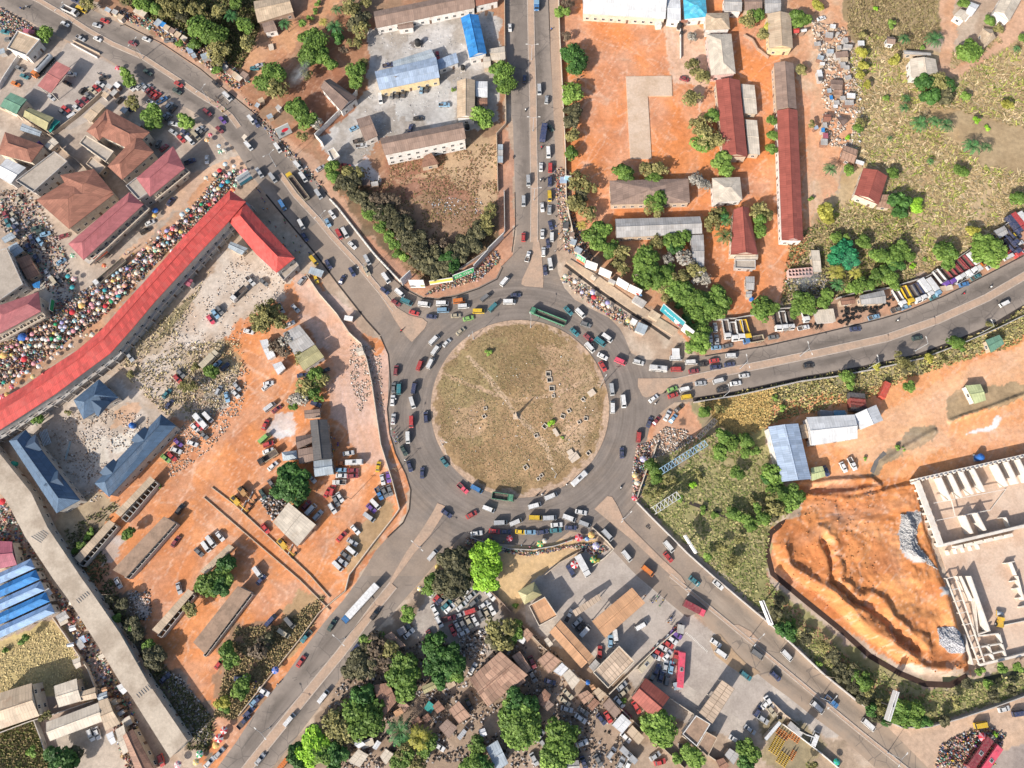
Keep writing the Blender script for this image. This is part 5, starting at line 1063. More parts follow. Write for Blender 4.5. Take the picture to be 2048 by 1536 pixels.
wallline('purple painted wall with small dark windows beside the lean roof','A 190,1312 275,1240 355,1165',3.4,'tan',.5).data.materials[0]=plain('purple_paint',(.20,.12,.28),.8,.2)
# ================================================================= CONSTRUCTION SHELL
def shell():
 q=PT('L 1175,765');c=P(PT('L 1700,1000')[0]);e=empty('concrete_shell',c);tag(e,'huge roofless white concrete shell under construction at the right edge','construction site')
 wm=plain('fresh_concrete',(.66,.61,.54),.8,.2,.6,dirt=(.55,.4,.3));fm=blotch('screed_floor',(.62,.47,.36),(.52,.36,.26),.08)
 pl=[P(x)-c for x in PT('L 1175,770 2200,540 P 2200,580 1690,720')]
 ar=sum(a.x*b.y-b.x*a.y for a,b in zip(pl,pl[1:]+pl[:1]));pl=pl if ar>0 else pl[::-1]
 m=MB();m.hexa([(x.x,x.y,0)for x in pl],[(x.x,x.y,.3)for x in pl]);m.obj('floor_slab',fm,e)
 def wl(s,h,th,z=.3,nm='wall',mat=wm):
  a,b_=[P(x,h)-c for x in PT(s)];d=(b_-a).normalized();nn=Vector((-d.y,d.x,0)).normalized()*th/2;r=[a-nn,b_-nn,b_+nn,a+nn];m=MB()
  m.hexa([(x.x,x.y,z)for x in r],[(x.x,x.y,h)for x in r]);m.obj(nm,mat,e)
 wl('L 1180,765 2200,535',4.2,.8,.3,'perimeter_wall');wl('L 1192,775 1385,1290',4.5,2.2,3.9,'ring_beam')
 for i in range(9):
  t_=i/8;wl(f'L {1188+200*t_-14},{790+490*t_} {1188+200*t_+16},{790+490*t_-6}',3.9,.8,.3,'column')
 wl('L 1392,1292 2200,1100',4.3,1.0,.3,'perimeter_wall');wl('P 1700,712 2200,590',2.2,.8,.3,'perimeter_wall')
 for x0,y0,x1,y1 in((1382,745,1466,930),(1468,722,1556,905),(1556,700,1646,880),(1646,680,1738,860),(1830,640,1920,815),(1918,620,2005,795),(2010,600,2100,780),(1575,1050,1640,1195),(1672,1030,1745,1170)):
  wl(f'L {x0},{y0} {x1},{y1}',4.6,.5,.3,'fin_wall')
 wl('L 1330,952 1905,842',3.6,.25,3.2,'tie_beam');wl('L 1345,1092 1780,1008',3.6,.25,3.2,'tie_beam')
 wl('L 1470,930 1500,1055',3.6,.2,3.2,'tie_beam');wl('L 1780,1008 1905,842',1,.2,.3,'low_wall');wl('L 1865,1070 1905,1068',2.5,.25,.3,'low_wall');wl('L 1905,1068 1935,1140',2.5,.25,.3,'low_wall')
 wl('L 1400,1310 P 1540,720',3,.35,2.6,'edge_beam')if 0 else None
 wl('P 1430,20 1690,700',3.2,.35,2.7,'edge_beam');wl('P 1500,0 1735,690',3.2,.35,2.7,'edge_beam')
 for k in range(8):
  t_=k/7;wl(f'P {1430+250*t_},{20+650*t_} {1500+225*t_},{5+650*t_}',3.0,.3,2.75,'tie_beam')
  wl(f'P {1430+250*t_-4},{20+650*t_} {1430+250*t_+4},{20+650*t_}',2.7,.4,.3,'column')
 wl('P 1620,0 1775,440',4.6,.5,.3,'ramp_wall');wl('P 1545,0 1640,200',3.2,.4,.3,'wall');wl('P 1660,200 1680,460',2.6,.3,.3,'wall');wl('P 1680,468 1780,435',2.6,.4,.3,'wall')
 for x0,y0,x1,y1 in((1680,480,1860,460),(1700,570,1880,540),(1710,640,1890,600),(1850,455,1905,640),(1765,545,1810,670),(1575,470,1640,710)):
  wl(f'P {x0},{y0} {x1},{y1}',2.6,.45,.3,'cell_wall')
 wl('P 1880,395 2200,330',1.2,.25,.3,'low_wall');wl('P 2000,0 2048,190',2.4,.25,.3,'low_wall')
 for x,y in((1965,40),(1985,100),(2010,175),(2035,245)):wl(f'P {x-20},{y+4} {x+30},{y-8}',1.6,.35,.3,'kerb_beam')
 wl('L 1900,1435 1975,1420',2,.3,.3,'low_wall');wl('L 1950,1430 1990,1530',2,.3,.3,'low_wall')
 for k in range(6):wl(f'L {1500+80*k},{1310-18*k} {1560+80*k},{1296-18*k}',2.4,1.2,.3,'low_wall')
 for k in range(5):wl(f'L {1440+60*k},{1290-12*k+40} {1455+60*k},{1330-12*k+40}',2.4,.25,.3,'low_wall')
 for k in range(24):wl(f'L {1200+36*k},{762-8.2*k+14} {1214+36*k},{758.6-8.2*k+14}',4.8,.5,4.2,'starter_post')
shell()
# ================================================================= VEHICLES
CC={'w':('white',(.78,.78,.77)),'s':('silver',(.48,.50,.52)),'g':('grey',(.16,.17,.18)),'k':('black',(.02,.02,.024)),'r':('red',(.52,.03,.035)),'m':('maroon',(.26,.02,.04)),'b':('dark blue',(.012,.035,.12)),'u':('bright blue',(.03,.20,.48)),'t':('teal',(.015,.20,.24)),'y':('yellow',(.80,.52,.01)),'o':('orange',(.75,.20,.02)),'n':('lime green',(.24,.48,.12)),'e':('dark green',(.01,.06,.055)),'p':('purple',(.14,.05,.35)),'z':('beige',(.52,.45,.32)),'G':('green',(.05,.26,.15)),'q':('pink',(.78,.07,.14)),'l':('pale blue',(.22,.42,.60))}
tyre_m=plain('tyre_rubber',(.02,.02,.02),.9,.2,3);hub_m=plain('hub_metal',(.35,.35,.36),.4,.1,2)
vglass=plain('vehicle_glass',(.02,.025,.03),.12,.1,2,.6);dark_m=plain('dark_metal',(.05,.05,.05),.6,.3,2);light_m=plain('lamp_lens',(.8,.8,.75),.2,.05,2)
bed_m=plain('bed_liner',(.10,.08,.07),.8,.4,1.5,dirt=(.3,.2,.14));steel_m=plain('bare_steel',(.40,.42,.44),.4,.2,.8)
sand_m=plain('sand_load',(.45,.32,.2),.9,.3,2)
_w=MB();_w.tube((0,-.11,0),(0,.11,0),.33,n=10);_w.tube((0,-.12,0),(0,.12,0),.17,n=8,m=1);WHL=_w.mesh('wheel',[tyre_m,hub_m])
def loft(m,st_,mi=0,cap=True):
 """stations (x, halfwidth bottom, halfwidth top, z0, z1) joined to a rounded hull"""
 b=len(m.v);k=6
 for x,a,c,z0,z1 in st_:
  m.v+=[(x,-a,z0),(x,-a,z0+(z1-z0)*.75),(x,-c,z1),(x,c,z1),(x,a,z0+(z1-z0)*.75),(x,a,z0)]
 for i in range(len(st_)-1):
  for j in range(k):
   q=(j+1)%k;m.f.append((b+i*k+j,b+i*k+q,b+(i+1)*k+q,b+(i+1)*k+j));m.m.append(mi)
 m.f.append(tuple(b+j for j in reversed(range(k))));m.m.append(mi);n=len(st_)-1
 m.f.append(tuple(b+n*k+j for j in range(k)));m.m.append(mi)
def cabinbox(m,x0,x1,tx0,tx1,w0,w1,z0,z1,mi=0):
 m.hexa([(x0,-w0,z0),(x1,-w0,z0),(x1,w0,z0),(x0,w0,z0)],[(tx0,-w1,z1),(tx1,-w1,z1),(tx1,w1,z1),(tx0,w1,z1)],mi)
def panes(x0,x1,tx0,tx1,w0,w1,z0,z1,e=.015,sides=True):
 """windscreen (front +x), rear window, two side windows lying just proud of a tapered cabin"""
 out=[]
 def lerp(a,b,t):return a+(b-a)*t
 def q(pts,nm):m=MB();m.face(pts);out.append((nm,m.mesh(nm,vglass)))
 for nm,xb,xt,s in(('windscreen',x1,tx1,1),('rear_window',x0,tx0,-1)):
  a=(lerp(xb,xt,.12)+s*e*1.2,lerp(w0,w1,.12)*.93,lerp(z0,z1,.12)+e);b=(lerp(xb,xt,.93)+s*e*1.2,lerp(w0,w1,.93)*.9,lerp(z0,z1,.93)+e)
  p=[(a[0],-a[1]*s,a[2]),(a[0],a[1]*s,a[2]),(b[0],b[1]*s,b[2]),(b[0],-b[1]*s,b[2])];q(p,nm)
 if sides:
  for s in(1,-1):
   a0,a1=lerp(x0,tx0,.15)+.12,lerp(x1,tx1,.15)-.12;b0,b1=lerp(x0,tx0,.9)+.1,lerp(x1,tx1,.9)-.1
   wa,wb=lerp(w0,w1,.15)+e,lerp(w0,w1,.9)+e;za,zb=lerp(z0,z1,.15),lerp(z0,z1,.9)
   p=[(a0,s*wa,za),(a1,s*wa,za),(b1,s*wb,zb),(b0,s*wb,zb)];q(p[::-1]if s>0 else p,'side_window')
 return out
def lamps(x,wd,z):
 m=MB();m.box(-.04,.05,-.16,.16,-.09,.09);me=m.mesh('headlight',light_m);return[('headlight',me,(x,wd,z)),('headlight',me,(x,-wd,z))]
def proto(kind):
 """returns body mesh (paint in slot 0), other parts, wheels"""
 m=MB();P_=[];wh=[]
 if kind=='c':
  loft(m,[(-2.2,.72,.62,.34,.78),(-2.1,.84,.76,.24,.93),(-1.5,.87,.8,.22,.97),(.75,.87,.8,.22,.95),(1.9,.85,.74,.24,.80),(2.15,.76,.6,.30,.66)])
  a=(-1.75,1.05,-1.15,.35,.80,.62,.93,1.44);cabinbox(m,*a);P_=[(n,x,(0,0,0))for n,x in panes(*a)];P_+=lamps(2.12,.56,.58);wh=[(1.35,.78),(-1.3,.78)]
 elif kind=='h':
  loft(m,[(-2.15,.78,.7,.36,.98),(-2.0,.88,.82,.28,1.08),(.85,.88,.82,.28,1.08),(1.85,.86,.76,.3,.94),(2.1,.78,.62,.36,.78)])
  a=(-2.12,1.15,-1.85,.45,.84,.68,1.06,1.68);cabinbox(m,*a);P_=[(n,x,(0,0,0))for n,x in panes(*a)];P_+=lamps(2.08,.58,.7);wh=[(1.32,.8),(-1.3,.8)]
  for s in(.52,-.52):m.box(-1.6,.2,s-.02,s+.02,1.70,1.74,1)
 elif kind=='v':
  loft(m,[(-2.4,.8,.74,.36,1.1),(-2.35,.87,.82,.3,1.15),(1.9,.87,.82,.3,1.12),(2.35,.84,.72,.34,.98),(2.45,.78,.6,.4,.8)])
  a=(-2.38,2.25,-2.28,1.45,.86,.76,1.10,1.98);cabinbox(m,*a);P_=[(n,x,(0,0,0))for n,x in panes(*a)];P_+=lamps(2.42,.6,.76);wh=[(1.5,.8),(-1.5,.8)]
  for x in(-1.9,-1.2,-.5,.2,.9):m.box(x-.03,x+.03,-.7,.7,1.985,2.01)
 elif kind=='p':
  loft(m,[(-2.55,.82,.8,.45,.62),(-2.5,.86,.84,.35,.68),(-.35,.86,.84,.35,.68)])
  loft(m,[(-.45,.86,.84,.35,1.05),(1.2,.87,.82,.32,1.08),(2.3,.86,.76,.34,.98),(2.5,.8,.66,.4,.82)])
  a=(-.5,1.35,-.35,.85,.84,.68,1.05,1.66);cabinbox(m,*a);P_=[(n,x,(0,0,0))for n,x in panes(*a)];P_+=lamps(2.48,.6,.72);wh=[(1.55,.8),(-1.6,.8)]
  for s in(1,-1):m.box(-2.55,-.46,s*.84-.045,s*.84+.045,.68,1.08)
  m.box(-2.58,-2.5,-.8,.8,.68,1.06);b=MB();b.box(-2.48,-.48,-.79,.79,.685,.72);P_.append(('load_bed',b.mesh('load_bed',bed_m),(0,0,0)))
 elif kind in('T','X','L','K','Y'):
  ln={'T':8.2,'X':8.6,'L':15.5,'K':12.5,'Y':16.5}[kind];f=ln/2
  loft(m,[(f-2.15,1.2,1.15,.7,2.75),(f-.5,1.22,1.15,.7,2.8),(f-.1,1.2,1.05,.7,1.9),(f,1.1,.95,.75,1.5)])
  a=(f-2.1,f-.06,f-1.95,f-.45,1.19,1.08,1.75,2.82);P_=[(n,x,(0,0,0))for n,x in panes(*a)];P_+=lamps(f,.85,1.0)
  c=MB();c.box(-f,f-2.2,-.45,.45,.7,1.0);c.box(-f,f-.3,-.95,.95,.55,.72);P_.append(('chassis',c.mesh('chassis',dark_m),(0,0,0)))
  bx=MB();x0,x1=-f,f-2.35
  if kind in 'TL':
   z1=2.25
   bx.box(x0,x1,-1.22,1.22,1.02,1.2)
   for s in(1,-1):
    bx.box(x0,x1,s*1.18-.06,s*1.18+.06,1.2,z1)
    for i in range(int((x1-x0)/1.1)):xx=x0+.5+i*1.1;bx.box(xx-.05,xx+.05,s*1.26-.035,s*1.26+.035,1.1,z1+.02)
   bx.box(x1-.1,x1,-1.12,1.12,1.2,z1+.25);bx.box(x0,x0+.1,-1.12,1.12,1.2,z1)
   P_.append(('load_box',bx,(0,0,0)));ld=MB();ld.box(x0+.12,x1-.12,-1.1,1.1,1.21,1.3);P_.append(('load_floor',ld.mesh('load_floor',bed_m),(0,0,0)))
  elif kind in 'XY':
   bx.box(x0,x1,-1.24,1.24,1.02,3.0)
   for i in range(int(x1-x0)-1):bx.box(x0+.6+i*1.0,x0+.64+i*1.0,-1.2,1.2,3.002,3.02)
   P_.append(('cargo_box',bx,(0,0,0)))
  else:
   t=MB();n=16;rings=[(x0,.6),(x0+.35,1.1),(x1-.35,1.1),(x1,.6)]
   for i in range(3):t.tube((rings[i][0],0,2.15),(rings[i+1][0],0,2.15),rings[i][1],rings[i+1][1],n=n,cap=(i!=1))
   t.box(x0+1,x1-1,-.25,.25,3.22,3.3,1)
   for i in range(4):t.tube((x0+1.6+i*2.3,0,3.2),(x0+1.6+i*2.3,0,3.45),.28,n=8,m=1)
   P_.append(('tank',t.mesh('tank',[steel_m,dark_m]),(0,0,0)))
  wh=[(f-1.1,1.05),(-f+1.1,1.05),(-f+2.3,1.05)]+([(f-4.2,1.05),(-f+3.5,1.05)]if ln>10 else[])
 elif kind in('B','M'):
  ln=12.5 if kind=='B' else 7.0;f=ln/2;z=2.9 if kind=='B' else 2.5;wd=1.25 if kind=='B' else 1.05
  loft(m,[(-f,wd-.08,wd-.15,.4,z-.15),(-f+.12,wd,wd-.1,.35,z),(f-.4,wd,wd-.1,.35,z),(f-.05,wd-.03,wd-.2,.38,z-.35),(f,wd-.1,wd-.25,.45,1.3)])
  for s in(1,-1):
   b=MB();n=int((ln-1.2)/1.3)
   for i in range(n):x=-f+.5+i*1.3;b.box(x,x+1.1,s*(wd+.004)-.012,s*(wd+.004)+.012,1.3,z-.55)
   P_.append(('window_row',b.mesh('window_row',vglass),(0,0,0)))
  b=MB();b.face([(f+.01,-wd+.2,1.3),(f+.01,wd-.2,1.3),(f-.04,wd-.28,z-.35),(f-.04,-wd+.28,z-.35)]);P_.append(('windscreen',b.mesh('windscreen',vglass),(0,0,0)))
  b=MB();b.box(-.7,.7,-.6,.6,z+.004,z+.18);b.box(-.5,.5,-.4,.4,z+.18,z+.22,1);P_.append(('roof_unit',b.mesh('roof_unit',[hub_m,dark_m]),(0,0,0)))
  if kind=='B':m.box(-f+1,-f+2.4,-.45,.45,z,z+.08);m.box(f-3,f-2,-.4,.4,z,z+.08)
  P_+=lamps(f,wd-.35,.8);wh=[(f-1.9,wd-.1),(-f+1.9,wd-.1)]
 return m,P_,wh
NAMES={'Y':('box_trailer','lorry','long lorries'),'c':('car','car','cars on the roads and in the car parks'),'h':('estate_car','car','cars on the roads and in the car parks'),'v':('minibus','minibus','minibuses around the roundabout'),'p':('pickup','pickup','pickups among the traffic'),'T':('tipper_lorry','lorry','tipper lorries parked by the east road'),'X':('box_lorry','lorry','box lorries'),'L':('trailer_truck','lorry','long lorries'),'K':('tanker_truck','tanker','tankers'),'B':('bus','bus','buses'),'M':('midi_bus','bus','buses')}
DSC={'Y':'covered trailer lorry','c':'saloon car','h':'estate car','v':'minibus','p':'pickup','T':'tipper lorry','X':'box lorry','L':'long trailer lorry','K':'tanker lorry','B':'bus','M':'short bus'}
PC={};BC={}
def vehicle(tile,x,y,a,col,k,c2=None,s=1.0):
 if k not in PC:
  PC[k]=proto(k)
 m,parts,wh=PC[k];p=P(PT(f'{tile} {x},{y}')[0],.8);e=empty(NAMES[k][0],(p.x,p.y,.024),math.radians(a));e.scale=(s,s,s)
 if(k,col)not in BC:
  pm=paint('paint_'+CC[col][0].replace(' ','_'),CC[col][1]);BC[(k,col)]=m.mesh('body',[pm,dark_m])
 inst('body' if k not in 'TXLKY' else 'cab',BC[(k,col)],e)
 for nm,me,loc in parts:
  if isinstance(me,MB):
   q=c2 or('z' if k=='T' else col);key=(k,nm,q)
   if key not in BC:BC[key]=me.mesh(nm,paint('paint_'+CC[q][0].replace(' ','_'),CC[q][1]))
   me=BC[key]
  inst(nm,me,e,loc)
 r=1.0 if k in 'chvp' else 1.5
 for wx,wy in wh:
  for sg in(1,-1):o=inst('wheel',WHL,e,(wx,sg*wy,.33*r),0,(r,1.0 if r==1 else 1.6,r))
 q=px_of(p.x,p.y)
 d=CC[col][0]+' '+(f'and {CC[c2][0]} ' if c2 and c2!=col else '')+DSC[k]
 reg(e,d,(q[0],q[1]),NAMES[k][1],NAMES[k][2]);return e
V='''A570 95 -28 w T w;655 78 -28 y v;520 190 -28 w c;838 165 -25 r c;775 200 -20 s c;645 305 -32 s p;780 310 -28 w c;1060 345 -28 m c;1172 312 -25 w c;1180 578 -32 e c;1430 672 -33 r c;1418 730 -32 e h;1728 668 -45 k c;1820 775 -45 w v;1660 900 -42 m h;1780 960 -50 p c;1757 1035 -42 m c;2012 960 -50 w v;1990 1170 -48 w v;605 3 -20 b c;40 255 -15 t c;75 315 0 g c;352 540 240 o K;195 610 -25 t c;155 545 -30 g c;125 670 -25 o c;410 778 -40 s c;500 895 -35 g c;527 870 -35 r c;615 862 -35 w c;635 825 -40 m c;685 800 -40 m c;705 762 -45 g c;738 722 -40 z c;665 725 60 k h;800 670 -30 w c;775 705 -40 r c;585 930 40 w v;830 620 20 k c;570 592 0 w c;540 665 -30 k c;958 800 60 k h;1030 875 0 b c;1045 700 -40 w p;1120 690 50 w c;1170 700 50 s c;1195 720 50 m c;1222 748 50 r c;1256 765 50 r c;1298 800 40 u p;1355 845 60 w h;1385 868 60 k c;1325 925 60 s c;1350 940 60 g h;1385 990 -10 w c;1385 1055 -35 s c;1480 1060 -35 b c;1450 1110 -45 r c;1520 1125 -45 w v;1590 1035 50 s c;1565 1085 -45 z v;1618 1055 50 g c;1520 1290 25 b p;1655 1275 -85 w c;1265 1150 80 g c;1310 1180 50 m c;1215 825 -30 w p;1350 320 10 g c;2035 545 0 t c
B20 525 30 s c;30 1385 -55 s v;135 1425 -52 s v;335 1328 -50 w v;378 1420 -55 w v;175 1185 -55 w v;5 985 -60 b c;336 1497 127 y L z;515 1345 40 s c;785 1025 30 l c;820 1125 15 k p;845 1165 10 s p;1055 520 10 b p;1452 440 -80 r c;997 790 -82 w v;1087 758 82 g c;1135 750 82 k c;1182 745 80 k c;1325 712 80 l c;1365 705 80 k c;1508 838 0 l p;1235 1025 80 b c;1298 948 0 k c;2032 220 -88 w c;720 1325 -10 r c
C195 30 -90 u X l;100 630 88 b h;218 720 -88 s v;277 797 85 s h;305 1020 -60 e c;252 1070 82 b X b;290 1222 -88 w v;232 1335 88 w c;305 1340 88 r v;130 1447 -88 s v;302 1450 88 b v;1380 630 -20 m c
D428 145 20 w c
E45 185 -60 m c;108 188 -50 z c;115 235 -50 s c;60 245 -60 t c;122 290 -50 b c;290 290 20 e c;332 315 20 e h;362 335 20 l c;255 375 -60 b c;320 395 -50 l c;225 445 -60 b c;290 530 -55 b c;355 445 -85 k c;378 650 -55 w c;490 555 40 l c;510 350 20 m c;440 720 -50 z v;470 690 -50 g c;1365 75 60 b c;1200 245 30 w c;1160 310 35 k h;888 650 228 w L z;1918 820 230 w T g;2005 712 -45 w p;1722 975 -50 l c;1758 945 -50 g h;1685 1020 -50 q c;1990 1115 -15 w c;1040 1320 -50 s c;1690 1345 50 z X z;1733 1380 50 l c;1797 1397 45 b c;1445 1450 -45 g c;1420 1495 -45 r c;155 65 -50 z c;240 245 50 g c
F500 20 -55 s v;212 108 -58 u v;362 260 -60 w v;390 360 -55 b c;610 180 -55 w h;575 245 -60 l c;665 340 -60 r v;712 328 -60 w v;770 425 -45 w c;890 545 -60 s v;885 630 -60 z c;770 640 -60 b h;580 580 -60 b h;688 700 70 b c;462 550 -50 y v;480 695 -70 y c;1040 690 -55 w v;1030 790 -40 b h;1150 810 -42 w v;1120 885 -35 m c;1205 880 -25 t v;1345 900 -8 w v;1265 965 -18 r c;1405 995 -5 b c;1490 893 0 w v;1497 947 2 l v;1625 872 8 o v;1660 915 5 w v;1600 988 5 z c;1700 1010 15 n c;1780 955 0 y v;1835 845 40 g v;1900 920 47 t v;1990 715 52 w v;2025 880 0 w v;1637 1113 42 z c;1425 1185 48 w v;1525 1205 48 w c;1438 1265 58 w v;1395 1370 66 w v;1310 1385 72 r v;1120 1425 86 m h;370 710 55 s h;60 720 -40 g c;200 930 -60 w p;315 930 -45 s c;265 1060 30 w p;550 1430 30 k c;370 1465 10 b c;100 1530 10 w c
G92 75 -90 s v;300 35 -88 y v;242 122 -85 w c;300 140 88 s h;310 265 -78 b c;243 333 88 w c;318 358 88 w v;92 360 88 r h;288 410 -85 b c;252 478 88 w h;127 515 75 w p;305 578 -82 w v;265 625 -84 b c;30 825 5 b c;285 1003 157 G L G;452 950 -50 t c;545 970 -48 w v;590 1060 -22 g h;502 1120 -45 t c;612 1165 -42 m c;705 1200 -40 t v;760 1168 -38 w v;622 1245 -50 w v;725 1315 -30 w c;727 1395 -62 r c;865 1355 -25 q v;1012 1362 -15 w h;1310 1330 2 w v;1168 1415 -6 w M;1318 1420 0 r v;1433 1362 3 w v;1527 1378 5 k c;1455 1432 8 m c;1620 1348 10 r c;1630 1400 5 b c;1742 1378 8 b c;1755 1310 0 w v;1858 1468 8 w c;1655 1512 14 w v;1510 1530 5 s c;1790 1530 8 w c;1625 1083 90 w h;1582 1110 80 b c;1590 1185 90 w c;1638 1180 90 s c;1635 1243 5 l c;1710 1105 -86 w T w;1768 1122 -86 w T w;1818 1110 -86 w T w;1862 1110 -80 y T y;1925 1185 190 u T z;1725 1230 15 g c
H700 1095 5 b c;325 1390 5 k c;1195 1168 10 e c;1893 893 25 w v;285 1085 12 w p;68 1040 -88 w T k;115 1037 -86 w T w;165 1035 -82 w T k;45 1160 8 g c;285 975 -82 w T w;848 1000 15 l p;1040 850 -68 w T w;1105 832 -72 y T y;1160 825 -68 w T g;1205 805 -68 w T b;1252 775 -62 w X w;1310 770 -62 l X w;1330 838 25 t c;1030 940 20 g p;1105 918 20 l c;1375 700 -60 p T w;1425 680 -60 p T k;1462 660 -58 w T m;1502 640 -58 w T m;1545 615 -58 w T m;1592 590 -58 w T m;1640 560 -58 o X w;1550 690 30 w T s;1630 645 30 w T s;1665 678 25 t p;1570 738 15 u c;1925 520 25 w v;2022 490 28 r M;1925 370 -60 b T b;1965 355 -60 y c;1998 335 -60 b c;1985 420 30 s c;2012 412 30 w c;1945 440 -60 b T b;1958 270 -62 b X b;1985 255 -62 r X r;2035 245 -62 w X w;1915 490 30 r c;1785 592 30 w c
I1335 75 55 t c;1355 160 55 b c;1750 50 70 s h;1885 80 -45 w c;1815 105 -70 l c;1895 20 -50 s c;1610 300 -45 w M;1665 265 -45 w v;1560 350 -40 w c;1595 335 -45 r c;1625 405 -40 g p;1540 475 -20 w c;1425 470 -40 p c;1410 530 -20 w c;1375 580 -40 r c;1325 595 -35 n c;1440 1000 60 k h;1405 1260 60 m c;1650 1300 -50 w v;1690 1258 -50 w v;1760 1220 -45 w c;1590 1345 -40 g c
J85 20 40 w c;110 185 40 w v;165 200 40 m c;75 325 70 r c;68 437 45 n v;100 480 20 r h;98 535 20 w c;100 590 215 k T z;135 655 45 w c;480 160 -20 b h;740 553 10 w c;690 635 180 o p;790 628 3 w M;680 687 0 l c;683 733 0 w c;665 787 180 w p;778 690 0 m c;775 735 5 m c;978 660 82 y c;1012 765 -75 w c;1060 745 -80 p c;1070 850 -70 g c;1028 865 -60 g c;985 878 -62 u p;955 960 -45 w v;922 995 -40 p c;905 1065 -35 s v;445 755 -45 w c;572 865 65 r c;612 850 75 r h;672 905 -55 w c;640 935 -60 g c;612 995 -55 w h;345 950 50 n c;400 970 50 m c;440 1005 50 w v;495 1050 50 s h;55 880 -55 e h;125 800 -50 g c;75 1155 -50 r c;685 1220 48 r c;795 1167 -45 w c;770 1265 -30 s c;768 1335 -38 w v;718 1370 -35 g c;690 1420 -35 s c;655 1455 -42 w v;1145 35 90 t v;1100 30 90 g c;1265 30 82 b v;1093 130 88 w c;1250 150 -72 w v;1360 265 95 b h;1098 280 88 w c;1243 303 -88 r v;1215 428 -86 w v;1183 533 -60 e c;1230 660 -72 b c;1330 710 90 b c;1508 625 -52 t c;1655 835 -42 q p k;1765 840 -28 u v;1978 905 -8 G T G;1860 1000 -20 w v;1525 1035 -35 b c;1725 1045 28 r c;1412 1370 50 w v;1955 1110 3 s v;1765 1195 8 w c;1912 1178 -5 r c;1995 1182 0 b c;15 1505 -50 w v
K797 45 -85 s v;890 140 -86 w v;803 187 88 w v;1133 115 38 w c;1290 90 18 r c;1285 40 20 n c;1385 42 12 w v;1400 103 8 y v;1680 45 10 k c;1335 195 40 k c;1243 252 60 w c;1290 275 50 l c;1155 295 50 m c;1100 305 68 b c;1012 420 82 r v;880 550 88 b c;537 757 42 w M;310 900 22 w v;180 975 15 w v;187 1070 -2 y v;300 1072 3 s v;455 1073 -20 w v;30 1107 22 w v;553 1025 -10 w c;580 1120 -20 s v;358 1127 5 w c;473 1150 0 b c;352 1170 5 t c;245 1183 10 b c;147 1185 0 l c;70 1183 -5 y c;762 1208 -48 s v;917 1375 -52 w v;1253 1300 -52 w v;1250 1385 -52 r c;565 1455 -62 w X w;470 1495 -60 b v;1085 1495 -40 o v
L605 665 -68 w c;675 640 -68 w p;465 695 -70 b c
M945 55 -55 s c;1432 98 -68 s c;1320 815 45 b c;1755 700 52 r c;1920 820 0 b c;730 1270 -62 w h;778 1258 -62 w c;1290 1475 -65 r h;1950 1165 50 b p;1990 1090 48 b c;2040 1000 48 l c;1755 1415 50 s c;1675 1490 48 w c
N40 30 50 b c;120 355 50 b v;270 370 -45 g v;222 455 -32 z v;402 485 230 t p g;607 393 60 e c;840 218 228 u Y w;950 305 55 k h;803 573 52 b v;360 683 58 r c;62 925 -28 w c;18 985 48 b c;540 965 52 w v;268 1150 50 w v;32 1465 52 s c;230 1490 50 o v;1420 130 45 w c;1455 165 50 r c;1505 95 50 w c;1480 190 40 b c;1560 140 30 w c;1605 155 35 k c;1690 120 50 w c;1630 195 45 z c;1720 160 40 s c;1875 155 -45 w c;1525 230 45 t c;1645 240 40 w c;1745 210 40 g h;1822 230 35 w c o;1550 258 42 w c;1885 265 -60 w c;1430 275 -60 w c;1722 280 18 r v;1635 310 25 s c;1800 315 -62 g h;1850 305 -60 z c;1465 365 -60 w h;1545 340 15 m p;1705 370 -62 z c;1752 355 -60 w c;1610 400 -62 s c;1655 385 -62 g c;1575 435 -62 r c;1660 455 28 s c;1395 480 -60 m c;1225 460 42 w c;1190 420 30 g c;1705 1025 -62 k c;1735 740 58 w c;1465 1365 -30 w c;1655 1255 50 s v
O520 370 42 s c;548 405 40 k c;583 440 45 w v;825 480 -85 w v;788 520 88 l c;703 605 85 r c;1033 398 28 w v;1315 470 -30 p c;1280 510 -35 w c;1250 545 -32 r c;1200 570 -28 w c;1168 612 -30 r c;1143 643 -22 w c;1070 700 45 z M;1245 632 45 w c r;1308 650 75 r p;1345 742 82 q B;1228 720 75 s c;1275 730 76 l c;1158 752 60 b c;1193 800 70 b c;1240 825 75 g h;1125 800 60 g c;880 880 38 s c;895 930 35 z c;995 1050 -60 r c;860 1010 -45 w c;915 1105 -40 m c;770 1130 -60 r c;715 1145 -50 b c;550 1140 -35 w c;570 1080 -35 g c;305 845 -15 b c;163 690 -65 m c;165 800 -60 g c;450 945 -45 z c;425 1005 -35 z c;440 1065 -15 s c;910 1290 -45 w c;560 1340 20 w c;248 1340 -50 s c;178 1465 -60 s c;575 1495 -70 b c;795 1415 50 s h;690 1475 -60 g c;870 1500 60 s c;930 1425 -42 s M;930 1505 60 w c;1145 1440 30 s c;1185 1490 15 r c;220 1280 50 s c;455 318 60 w p;1460 40 -40 t c;1650 70 -42 w c;1455 258 -28 q X m;1632 535 -35 w c;1675 620 -35 w v;1960 625 -35 g v;1870 795 -38 t h;1905 1230 -35 s c;1785 1310 -30 w c;1965 1080 50 b h;2005 1145 -35 s c;2030 1020 45 w c
P150 635 -48 w v;60 800 -45 b h;510 1005 -42 u p;393 1050 -44 w v;803 1190 -42 w v;370 1300 62 w v;10 1010 -60 w c;25 1075 -55 z c;1890 1065 12 w c;2005 1098 8 b v;1705 1190 8 y v;1670 1405 46 m B;1755 1465 46 q B'''
